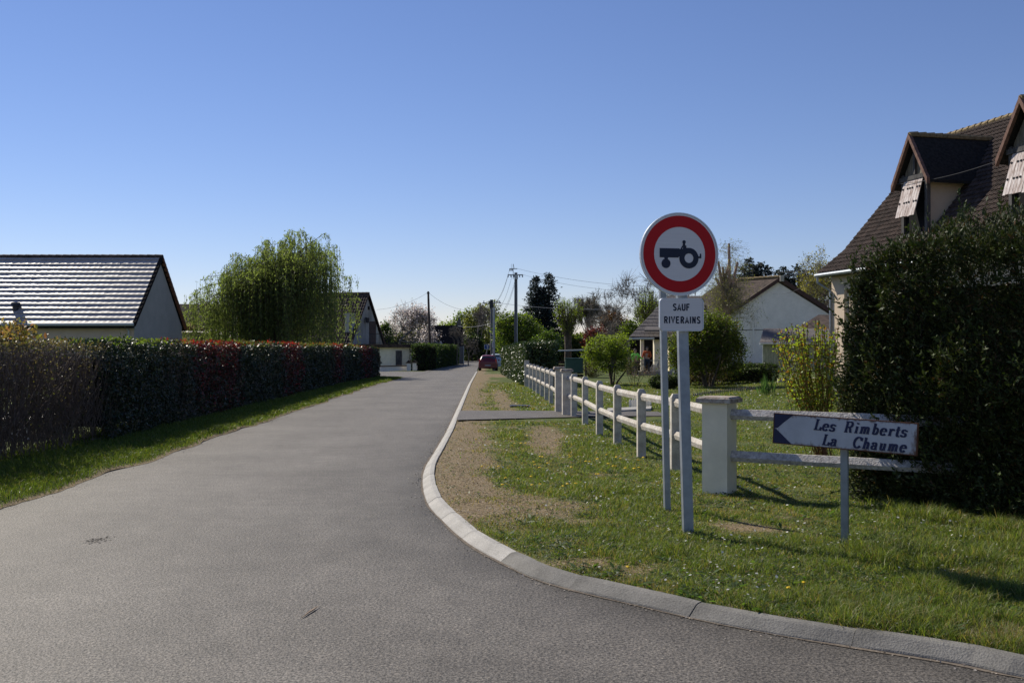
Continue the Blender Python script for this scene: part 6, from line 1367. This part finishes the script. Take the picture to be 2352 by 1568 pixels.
# garden shrubs
def mshrub(name, u, v, lobes_px, label, cols, ncl, per, cr_, size, seed, stems=5, tr=.03, th=.7, h=VZ, shell=.3, limbs=24, m='leaf', bark='bark', aspect=1.7):
    b = G(u, v, h); Y = b[1]; s_ = Y / F; lb = [(XY(a, Y) - b[0], 0, ZV(bb, Y) - b[2], c * s_, c * s_ * .85, d * s_) for a, bb, c, d in lobes_px]
    return crown_tree(name, b, lb, th, tr, ncl, per, cr_, size, cols, label, 'shrub', seed=seed, stems=stems, shell=shell, limbs=limbs, m=m, bark=bark, aspect=aspect)
mshrub('shrub', 1405, 884, [(1385, 800, 42, 30), (1420, 795, 36, 28), (1362, 820, 26, 24), (1432, 828, 24, 26), (1405, 835, 40, 22)], 'bright green multi-stemmed shrub in the middle of the garden', YG, 620, 17, .075, .065, 301, stems=6, th=.75, tr=.045, limbs=34)
mshrub('shrub', 1457, 889, [(1457, 845, 20, 32)], 'brown twiggy rose bush right of the green multi-stemmed shrub', [((.10, .07, .04), 3), ((.07, .09, .03), 2)], 200, 4, .07, .04, 302, stems=7, tr=.012, th=.5)
mshrub('shrub', 1357, 866, [(1357, 848, 17, 18)], 'round grey brown bush behind the green letter box', [((.10, .09, .05), 3), ((.07, .08, .03), 2)], 160, 12, .09, .07, 303, stems=4, tr=.02, th=.3)
mshrub('shrub', 1490, 868, [(1492, 852, 18, 14)], 'low leafless rose stems before the shingled house', [((.11, .06, .04), 3)], 70, 3, .07, .04, 304, stems=7, tr=.01, th=.3)
OB = [((.09, .12, .022), 4), ((.13, .165, .03), 3), ((.055, .075, .018), 2), ((.12, .07, .03), .5)]
mshrub('shrub', 1625, 889, [(1640, 775, 66, 58), (1600, 800, 62, 60), (1668, 815, 48, 52), (1625, 760, 46, 44), (1560, 810, 40, 46)], 'large domed olive green shrub behind the sign posts', OB, 1900, 17, .10, .072, 305, stems=9, tr=.04, th=1.3, limbs=60)
mshrub('shrub', 1618, 886, [(1620, 855, 60, 30)], 'bare brown lower stems skirting the large domed shrub', [((.06, .06, .025), 3), ((.09, .06, .035), 2)], 420, 7, .09, .05, 306, stems=18, tr=.02, th=.9)
block_hedge('clipped_hedge', [(XY(1580, 42.5), 42.5), (XY(1790, 44.5), 44.5)], 1.1, .82, 'long low dark clipped hedge below the white house', DK + [((.05, .075, .02), 2)], 'leaf', .07, 900, 74, z0=.12, lump=.1)
b = G(1526, 893, VZ); crown_tree('clipped_bush', b, [(0, 0, .26, .56, .45, .27)], .1, .03, 500, 14, .03, .05, DK, 'squat dark clipped bush left of the sign posts', 'shrub', seed=75, shell=.75)
# slender olive willow behind sign with pale pollarded stems
def half_willow():
    rng = np.random.default_rng(99); Y = 60.0; b = np.array([XY(1668, Y), Y, 0]); root = empty('pollarded_tree', b, 'olive twiggy tree with pale cut upright stems right of the round sign', 'tree'); zf = ZV(700, Y); segs = [([b, np.array([b[0], Y, zf])], [.28, .24])]; A = []; B = []
    for (u, vt) in ((1650, 600), (1662, 612), (1680, 598), (1692, 602), (1672, 560), (1700, 640), (1640, 640)):
        e = np.array([XY(u, Y), Y + rng.uniform(-.6, .6), ZV(vt, Y)]); st = np.array([b[0] + rng.normal() * .1, Y, zf - .2]); segs.append(([st, (st + e) / 2 + [rng.normal() * .1, 0, 0], e], [.13, .10, .07]))
        for j in range(42):
            t = rng.uniform(.1, 1); p = st + (e - st) * t; L_ = rng.uniform(.6, 2.0); a = rng.uniform(0, 6.28); o_ = np.array([math.cos(a), math.sin(a), rng.uniform(-.5, .6)]) * L_ * .65; A.append(p); B.append(p + o_)
            for r_ in range(3): q = p + o_ * rng.uniform(.5, 1); A.append(q); B.append(q + rng.normal(size=3) * .3 + [0, 0, -rng.uniform(.2, 1.1)])
    for j in range(260):
        a = rng.uniform(0, 6.28); p = np.array([b[0], Y, zf - rng.uniform(-.4, 1.0)]); R = rng.uniform(.4, 2.2); q = p + [math.cos(a) * R, math.sin(a) * R, rng.uniform(-.3, .9)]; A.append(p); B.append(q); A.append(q); B.append(q + [rng.normal() * .3, rng.normal() * .3, -rng.uniform(.2, 1.0)])
    # arching plume at the top
    for j in range(60): p = np.array([XY(1672, Y), Y, ZV(575, Y)]) + rng.normal(size=3) * [.25, .2, .35]; A.append(p); B.append(p + [rng.uniform(-.2, 1.3), 0, rng.uniform(-.7, .35)])
    A = np.array(A); B = np.array(B); twigs('trunk', segs, M['bark_pale'], root, 6); fasttwigs('twigs', A, B, .005, .003, M['bark_grey'], root)
    t = rng.uniform(.2, 1, (len(A), 6, 1)); P = (A[:, None] + (B - A)[:, None] * t).reshape(-1, 3) + rng.normal(size=(len(A) * 6, 3)) * .05; leaves('crown', P, .07, [((.17, .17, .05), 3), ((.21, .21, .08), 2), ((.11, .11, .04), 2)], M['leaf'], root, seed=9, aspect=2.4)
half_willow()
bare(1900, 100, 570, 'tall yellowish budding tree left of the dormer house roof', 63, depth=6, r=.26, spread=.5, up=.15, leafc=[((.22, .19, .04), 3), ((.14, .13, .035), 2)], lsize=.16, perl=3, name='tree')
bare(1912, 88, 640, 'lattice branched tree beside the downpipe of the dormer house', 64, depth=6, r=.18, spread=.6, up=.1, leafc=OL, lsize=.1, perl=1, name='tree', m='bark')
bare(1545, 100, 660, 'bare tree directly behind the round sign', 65, depth=6, r=.2, spread=.5, name='bare_tree', leafc=YG, lsize=.1, perl=1)
# forsythia like shrub by the fence
def golden_shrub():
    rng = np.random.default_rng(17); b = G(1889, 1052, VZ); Y = b[1]; root = empty('flowering_shrub', b, 'slender upright shrub with brown stems and yellow green leaves above the town board', 'shrub'); A = []; B = []
    for k in range(62):
        u = rng.uniform(1782, 1938); vt = np.interp(u, [1780, 1800, 1860, 1880, 1910, 1940], [770, 752, 735, 730, 750, 830]) + rng.exponential(38)
        e = np.array([XY(u, Y), Y + rng.normal() * .28, ZV(vt, Y)]); st = b + rng.normal(size=3) * [.07, .07, 0]
        m1 = st + (e - st) * .35 + [(e[0] - st[0]) * .12, 0, 0]; pr = st
        for t in (.2, .4, .6, .8, 1.0): q = (1 - t) ** 2 * st + 2 * t * (1 - t) * (m1 + [0, 0, .0]) + t * t * e + rng.normal(size=3) * .012; A.append(pr); B.append(q); pr = q
    A = np.array(A); B = np.array(B); fasttwigs('stems', A, B, .006, .0045, M['forsy'], root)
    wgt = B[:, 2] > .55; A2, B2 = A[wgt], B[wgt]; t = rng.uniform(0, 1, (len(A2), 32, 1)); P = (A2[:, None] + (B2 - A2)[:, None] * t).reshape(-1, 3) + rng.normal(size=(len(A2) * 32, 3)) * .022
    keep = rng.random(len(P)) < np.clip((P[:, 2] - .3) / .9, .25, 1); P = P[keep]
    leaves('foliage', P, .042, [((.20, .25, .04), 5), ((.13, .16, .025), 3), ((.24, .12, .03), 2.4), ((.30, .27, .04), 1)], M['leaf'], root, seed=3, dirs=np.array([[0, 0, .6]]))
M['forsy'] = mat('orange_brown_stem', (.20, .10, .045), .8, .2, .3, 20)
golden_shrub()
def iris(u, v, label, seed, n=90, H_=.5, col=((.035, .07, .03), (.05, .09, .04))):
    rng = np.random.default_rng(seed); b = G(u, v, VZ); A = b + rng.normal(size=(n, 3)) * [.12, .12, 0]; leaf_d = rng.normal(size=(n, 3)) * [.35, .35, .05] + [0, 0, 1]; o = leaves('leafy_clump', A, H_, [(col[0], 2), (col[1], 2)], M['leaf'], seed=seed, dirs=leaf_d * 3, jit=.15, aspect=16); tag(o, label, 'plant')
iris(1760, 908, 'clump of upright strap leaves beside the scalloped edging', 5); iris(1742, 866, 'lone young leafy shoot behind the strap leaf clump', 6, 24, .5, ((.16, .20, .03), (.12, .15, .03)))

# scalloped edging
r = empty('border_edging', G(1660, 905, VZ), 'curving row of dark scalloped edging pieces across the lawn', 'edging'); q0 = G(1593, 912, VZ); q1 = G(1748, 895, VZ)
for j in range(34):
    t = j / 33; q = q0 + (q1 - q0) * t + np.array([0, .5 * math.sin(t * 3.1), 0]); q[2] = float(zr(np.array(q[0]), np.array(q[1]))); mb = MB(); mb.tube([q, q + [0, 0, .09], q + [0, 0, .13]], [.027, .027, .008], 7); part(r, 'edging_piece', mb, M['bark_grey'])
r = empty('flower_bed_edge', G(1900, 868, VZ), 'low stone bed edge along the foot of the dormer house', 'edging')
for j in range(22): q = G(1790 + j * 9, 874 - j * .3, VZ + .2); mb = MB(); mb.box(q, (.17, .14, .16), random.uniform(-.3, .3), top=(.8, .8)); part(r, 'edging_stone', mb, M['stone'])
# concrete slabs and pointed little white fence near the gate
q = G(1470, 944, VZ); r = empty('garden_slab', q, 'low concrete border slab on the lawn behind the fence rails', 'slab'); mb = MB(); mb.prism([G(1392, 950, VZ), G(1495, 944, VZ), G(1497, 938, VZ), G(1396, 943, VZ)], (0, 0, .07)); part(r, 'slab', mb, M['kerb'])
r = empty('picket_border', G(1470, 936, VZ), 'tiny white picket border seen between the fence posts', 'fence')
for j in range(9): q = G(1448 + j * 5.6, 938 - j * .4, VZ); mb = MB(); mb.prism([q + [-.035, 0, 0], q + [.035, 0, 0], q + [.035, 0, .2], q + [0, 0, .26], q + [-.035, 0, .2]], (0, .02, 0)); part(r, 'picket', mb, M['render_white'])
q = G(1194, 932, VZ + .03); mb = MB(); mb.box(q + [0, 0, .004], (.55, .55, .02)); mb.box(q + [0, 0, .018], (.46, .46, .01)); tag(mb.build('manhole_cover', M['black'], loc=q), 'dark square drain cover in the far verge', 'drain cover')

# ------------------------------------------------------------------ grass
def blades(name, X, Y, Z, H_, Wd, cols, label, seed, lean=.35, kind='stuff', m='grass'):
    rng = np.random.default_rng(seed); n = len(X); a = rng.uniform(0, 6.28, n); s_ = np.stack([np.cos(a), np.sin(a), np.zeros(n)], -1); P = np.stack([X, Y, Z], -1); ln = rng.normal(size=(n, 3)) * lean; ln[:, 2] = 0
    up = np.array([[0, 0, 1.]]); h1 = H_[:, None]; w_ = Wd[:, None]
    m1 = P + (up * .55 + ln * .35) * h1; t1 = P + (up * (1 - .25 * np.linalg.norm(ln, axis=1)[:, None]) + ln) * h1
    V = np.stack([P - s_ * w_, P + s_ * w_, m1 + s_ * w_ * .8, m1 - s_ * w_ * .8, t1], 1).reshape(-1, 3); i = np.arange(n)[:, None] * 5
    # as triangles: (0,1,2) (0,2,3) (3,2,4)
    Fc = np.concatenate([i + np.array([[0, 1, 2]]), i + np.array([[0, 2, 3]]), i + np.array([[3, 2, 4]])])
    o = mk(name, V, Fc, M[m], cols=np.repeat(cols, 5, 0)); tag(o, label, 'grass', kind=kind); return o
rng = np.random.default_rng(12)
def gcol(n, dry, rng):
    base = np.array([[.115, .17, .03], [.155, .21, .045], [.075, .115, .022], [.21, .235, .07]])[rng.integers(0, 4, n)]
    dr = np.array([[.30, .24, .13], [.22, .17, .08]])[rng.integers(0, 2, n)]
    f = (rng.random(n) < dry)[:, None]; return np.where(f, dr, base) * (1 + .3 * rng.uniform(-1, 1, (n, 1)))
# right verge + garden: density falls with distance
N = 640000
Yg = np.exp(rng.uniform(math.log(4.6), math.log(46), N)); um = rng.uniform(930, 2420, N); Xg = (um - 1176) / F * Yg
k = Xg > kbx(Yg) - .025; Xg, Yg = Xg[k], Yg[k]
path = (Yg > 21.6) & (Yg < 25.1) & (Xg < 3.5); hid = (Xg > 4.2) & (Yg > 10) & (Yg < 46) & (Xg / Yg > .42)
d = dirt(Xg, Yg); keep = ~path & ~hid & (rng.random(len(Xg)) < np.clip(1.15 - d * 1.15, .05, 1)); Xg, Yg, d = Xg[keep], Yg[keep], d[keep]
garden = Xg > np.interp(Yg, [0, 9, 10.8, 14, 23, 41, 60], [9, 5, 2.3, 2, 1.4, .6, -1])
patch = fbm(Xg * .9, Yg * .9, 51); tuft = fbm(Xg * 3.5, Yg * 3.5, 52)
Hg = (.010 + .06 * np.clip(patch * 1.6 - .3, 0, 1) * tuft * 2) * rng.uniform(.5, 1.6, len(Xg)) * np.where(garden & (Yg > 12), .75, 1) * np.where(d > .3, .6, 1) * (1 + .25 * np.clip((Yg - 12) / 30, 0, 1))
rough = (Xg > 2.6) & (Yg < 8.2); Hg = np.where(rough & (tuft > .5), Hg * 1.7, Hg)
ang_ = np.abs((Xg - 4.2) * .785 + (Yg - 9.2) * .62); Hg = np.where((ang_ < .45) & (Xg > 3.6) & (Yg < 10.2), Hg * 2.2, Hg)
Wg = .0019 * (Yg / 7) ** .9 * rng.uniform(.7, 1.4, len(Xg))
blades('grass', Xg, Yg, zr(Xg, Yg) - .004, Hg, Wg, gcol(len(Xg), np.clip(.13 + d * .6 + .35 * (patch < .42), 0, 1), rng), 'short spring grass of the verge and garden on the right', 1, lean=.65)
# broad leaved weeds in patches
N = 150000; Yw_ = np.exp(rng.uniform(math.log(4.6), math.log(40), N)); Xw_ = (rng.uniform(930, 2420, N) - 1176) / F * Yw_; k = (Xw_ > kbx(Yw_) + .05); Xw_, Yw_ = Xw_[k], Yw_[k]
wd_ = fbm(Xw_ * 2.6, Yw_ * 2.6, 77); k = (wd_ > .50) & ~((Yw_ > 21.6) & (Yw_ < 25.1)) & ~((Xw_ > 4.2) & (Xw_ / Yw_ > .42) & (Yw_ > 10)) & (rng.random(len(Xw_)) < np.clip(1.1 - .8 * dirt(Xw_, Yw_), 0, 1)); Xw_, Yw_ = Xw_[k], Yw_[k]
P = np.stack([Xw_, Yw_, zr(Xw_, Yw_) + rng.uniform(.0, .035, len(Xw_))], -1)
def scaled_leaves(name, P, s0, cols, label, seed):
    Yq = P[:, 1]; rngl = np.random.default_rng(seed); n = len(P); D = rngl.normal(size=(n, 3)) * [1, 1, .35] + [0, 0, .25]; D /= np.linalg.norm(D, axis=1)[:, None]; S = np.cross(D, [0, 0, 1.]) + rngl.normal(size=(n, 3)) * .2; S /= np.linalg.norm(S, axis=1)[:, None]; L_ = (s0 * (Yq / 8) ** .7 * rngl.uniform(.6, 1.4, n))[:, None]
    V = np.stack([P, P + D * L_ * .5 + S * L_ * .28, P + D * L_, P + D * L_ * .5 - S * L_ * .28], 1).reshape(-1, 3); i = np.arange(n)[:, None] * 4; ci = rngl.integers(0, len(cols), n); cc = np.array(cols)[ci] * (1 + .3 * rngl.uniform(-1, 1, (n, 1)))
    o = mk(name, V, i + np.array([[0, 1, 2, 3]]), M['leaf'], cols=np.repeat(cc, 4, 0)); tag(o, label, 'weeds', kind='stuff'); return o
scaled_leaves('ground_cover', P, .022, [(.06, .095, .03), (.085, .12, .045), (.04, .065, .022), (.12, .14, .07)], 'low clover and rosette weeds in the verge grass', 4)
rr = np.random.default_rng(45); P = []; D = []
for k in range(1300):
    y = math.exp(rr.uniform(math.log(5.2), math.log(30))); x = float(kbx(y)) + .1 + rr.uniform(0, 1) ** 1.3 * (.48 * y + 1.2 - float(kbx(y)) - .1)
    if 21.4 < y < 25.2 or (x > 4 and y > 9.3) or x / y > .5 or float(dirt(np.array(x), np.array(y))) > .45: continue
    c = np.array([x, y, float(zr(np.array(x), np.array(y))) + .008])
    for j in range(rr.integers(6, 13)): a = rr.uniform(0, 6.28); P.append(c + [math.cos(a) * .01, math.sin(a) * .01, 0]); D.append((math.cos(a), math.sin(a), rr.uniform(.1, .5)))
P = np.array(P); o = leaves('leafy_weeds', P, .058, [((.05, .09, .022), 4), ((.075, .12, .03), 3), ((.10, .14, .05), 1)], M['leaf'], seed=46, dirs=np.array(D) * 4, jit=.3, nrm=np.array([[0, 0, 2.5]]), aspect=3.4); tag(o, 'flat rosettes of dandelion leaves dotted through the verge', 'weeds', kind='stuff')
# litter of dry stalks near the posts and on the bare patches
N = 26000; Yd = np.exp(rng.uniform(math.log(5), math.log(24), N)); Xd = (rng.uniform(980, 2352, N) - 1176) / F * Yd; k = (Xd > kbx(Yd) + .03) & (rng.random(N) < .12 + .9 * dirt(Xd, Yd)) & ~((Yd > 21.6)) & (Xd / Yd < .45); Xd, Yd = Xd[k], Yd[k]; n = len(Xd)
A = np.stack([Xd, Yd, zr(Xd, Yd) + rng.uniform(.002, .02, n)], -1); a = rng.uniform(0, 6.28, n); ln_ = rng.uniform(.015, .07, n); B = A + np.stack([np.cos(a) * ln_, np.sin(a) * ln_, rng.uniform(-.004, .012, n)], -1)
o = fasttwigs('dry_stalks', A, B, .0012 * 1.3, .001, M['drywood']); tag(o, 'scattered dry straw and stalks on the bare verge patches', 'straw', kind='stuff')
N = 24000; Yd = np.exp(rng.uniform(math.log(8.5), math.log(30), N)); Xd = (rng.uniform(980, 1500, N) - 1176) / F * Yd; k = (Xd > kbx(Yd) + .03) & (rng.random(N) < dirt(Xd, Yd) ** 2) & ~((Yd > 21.6) & (Yd < 25.1)); Xd, Yd = Xd[k], Yd[k]; P = np.stack([Xd, Yd, zr(Xd, Yd) + .002], -1)
M['pebble'] = leafmat('pebble', .9, .2, 0)
o = leaves('gravel', P, .013, [((.36, .30, .24), 3), ((.22, .17, .13), 3), ((.46, .42, .37), 1)], M['pebble'], seed=5, nrm=np.array([[0, 0, 2.]]), dirs=None, aspect=1.2, fold=.4, flat=True); tag(o, 'fine gravel trodden into the bare verge', 'gravel', kind='stuff')
# left verge
N = 150000; Yv = np.exp(rng.uniform(math.log(8.5), math.log(60), N)); e_ = rng.random(N); Xv = ledge(Yv) - .02 - e_ * 2.4; pv_ = fbm(Xv * 1.4, Yv * 1.1, 91); thin = rng.random(N) < np.clip((ledge(Yv) - Xv) / .18, .25, 1); Xv, Yv, pv_ = Xv[thin], Yv[thin], pv_[thin]; n = len(Xv)
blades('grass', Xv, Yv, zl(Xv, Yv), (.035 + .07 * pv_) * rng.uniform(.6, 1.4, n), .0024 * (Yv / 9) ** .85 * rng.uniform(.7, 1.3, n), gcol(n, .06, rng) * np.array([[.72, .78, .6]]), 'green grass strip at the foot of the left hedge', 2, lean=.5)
# garden flowers: daisies as one mass, dandelions singly
def flowers(P, R, col, name, label, seed, cat):
    rngf = np.random.default_rng(seed); n = len(P); R = R[:, None]; nr = rngf.normal(size=(n, 3)) * .3 + [0, -.1, 1]; nr /= np.linalg.norm(nr, axis=1)[:, None]; a = np.cross(nr, [1., 0, 0]); a /= np.linalg.norm(a, axis=1)[:, None]; b = np.cross(nr, a)
    V = np.stack([P + (a * math.cos(k * math.pi / 3) + b * math.sin(k * math.pi / 3)) * R for k in range(6)], 1).reshape(-1, 3); i = np.arange(n)[:, None] * 6
    o = mk(name, V, i + np.arange(6)[None], M['petal'], cols=np.tile(col, (len(V), 1))); tag(o, label, cat, kind='stuff')
N = 5200; Yf = np.exp(rng.uniform(math.log(4.9), math.log(46), N)); Xf = (rng.uniform(1000, 2352, N) - 1176) / F * Yf; k = (Xf > kbx(Yf) + .15) & (fbm(Xf * 1.3, Yf * 1.3, 66) > .48) & ~((Yf > 21.6) & (Yf < 25.1)) & (rng.random(N) > dirt(Xf, Yf)) & (Xf / Yf < .47); Xf, Yf = Xf[k], Yf[k]; k = (rng.random(len(Xf)) < np.clip(.5 + (Yf - 12) / 20, .5, 1)); Xf, Yf = Xf[k], Yf[k]
flowers(np.stack([Xf, Yf, zr(Xf, Yf) + .045], -1), .0105 * (Yf / 8) ** .55 * rng.uniform(.7, 1.2, len(Xf)), (.75, .75, .72), 'daisies', 'tiny white daisies scattered through the verge and lawn', 8, 'daisies')
me = None; spots = [(1442, 1302), (1812, 1350), (1846, 1338)]
YD = []
for u, v in spots: YD.append(tuple(G(u, v, VZ + .05)))
rd_ = np.random.default_rng(21)
for (u0, u1, v0, v1, n) in ((1180, 1480, 1040, 1090, 26), (1240, 1330, 1110, 1130, 4), (1100, 1260, 1060, 1120, 10), (1200, 1280, 900, 945, 12), (1080, 1250, 1000, 1050, 6)):
    for j in range(n): YD.append(tuple(G(rd_.uniform(u0, u1), rd_.uniform(v0, v1), VZ + .05)))
V = []; Fc = []
for k in range(10):
    a = 2 * math.pi * k / 10; V += [(math.cos(a) * .017, math.sin(a) * .017, .002 + .004 * (k % 2)), (math.cos(a) * .009, math.sin(a) * .009, .010)]
V += [(0, 0, .012), (0, 0, -.004), (.003, 0, -.05), (-.003, 0, -.05), (0, .003, -.05)]
for k in range(10): j = (k + 1) % 10; Fc += [(2 * k, 2 * j, 2 * j + 1, 2 * k + 1), (2 * k + 1, 2 * j + 1, 20), (2 * j, 2 * k, 21)]
Fc += [(21, 22, 23), (21, 23, 24), (21, 24, 22)]
M['dande'] = mat('dandelion_yellow', (.75, .50, .02), .7, .2, .15, 60)
me = bpy.data.meshes.new('dandelion'); me.from_pydata(V, [], Fc); me.materials.append(M['dande'])
for i, p in enumerate(YD):
    o = bpy.data.objects.new('dandelion', me); C.objects.link(o); o.location = p; s_ = (p[1] / 7) ** .35; o.scale = (s_, s_, 1); o.rotation_euler = (rd_.uniform(-.3, .3), rd_.uniform(-.3, .3), rd_.uniform(0, 6))
    tag(o, 'yellow dandelion flower in the verge grass before the fence' if i > 2 else ['single yellow dandelion close behind the kerb, left of the sign post', 'largest yellow dandelion in front of the town board', 'small orange dandelion just behind the largest one'][i], 'dandelion', 'dandelions in the verge')

# ------------------------------------------------------------------ bits on the road
q = G(712, 1408); mb = MB(); d = np.array([.03, .12, 0]); mb.tube([q + [-.028, -.13, .006], q + [-.008, -.02, .010], q + [.008, .05, .010], q + [.025, .14, .012]], [.0015, .005, .006, .0015], 6); tag(mb.build('wood_chip', M['drywood'], loc=q), 'pale splinter of wood lying on the asphalt', 'wood chip')
q = G(222, 1240); rq = np.random.default_rng(3); V = []; Fc = []
for k in range(130):
    r_ = .003 + .011 * rq.random() ** 3; c = q[:2] + rq.normal(size=2) * [.045, .07]; b = len(V); V += [(c[0] + math.cos(a * .785) * r_ * rq.uniform(.6, 1.3), c[1] + math.sin(a * .785) * r_ * rq.uniform(.6, 1.3), .003 + k * .00003) for a in range(8)]; Fc.append(tuple(range(b, b + 8)))
M['stain'] = mat('oil_stain', (.05, .042, .038), .8, .2, .3, 30); o = mk('oil_stain', V, Fc, M['stain']); tag(o, 'small dark oil stain on the road near the left verge', 'stain')
rs = np.random.default_rng(31); N = 2600; Yp = rs.uniform(4.3, 30, N); side = rs.random(N) < .75; Xp = np.where(side, kfx(Yp) - .02 - rs.exponential(.06, N), ledge(Yp) + .03 + rs.exponential(.10, N)); P = np.stack([Xp, Yp, np.full(N, .004)], -1)
o = leaves('loose_chippings', P, .012, [((.30, .27, .24), 3), ((.16, .14, .12), 3), ((.42, .36, .30), 1)], M['pebble'], seed=6, nrm=np.array([[0, 0, 2.]]), aspect=1.2, fold=.3, flat=True); tag(o, 'loose stone chippings along both road edges', 'gravel', kind='stuff')
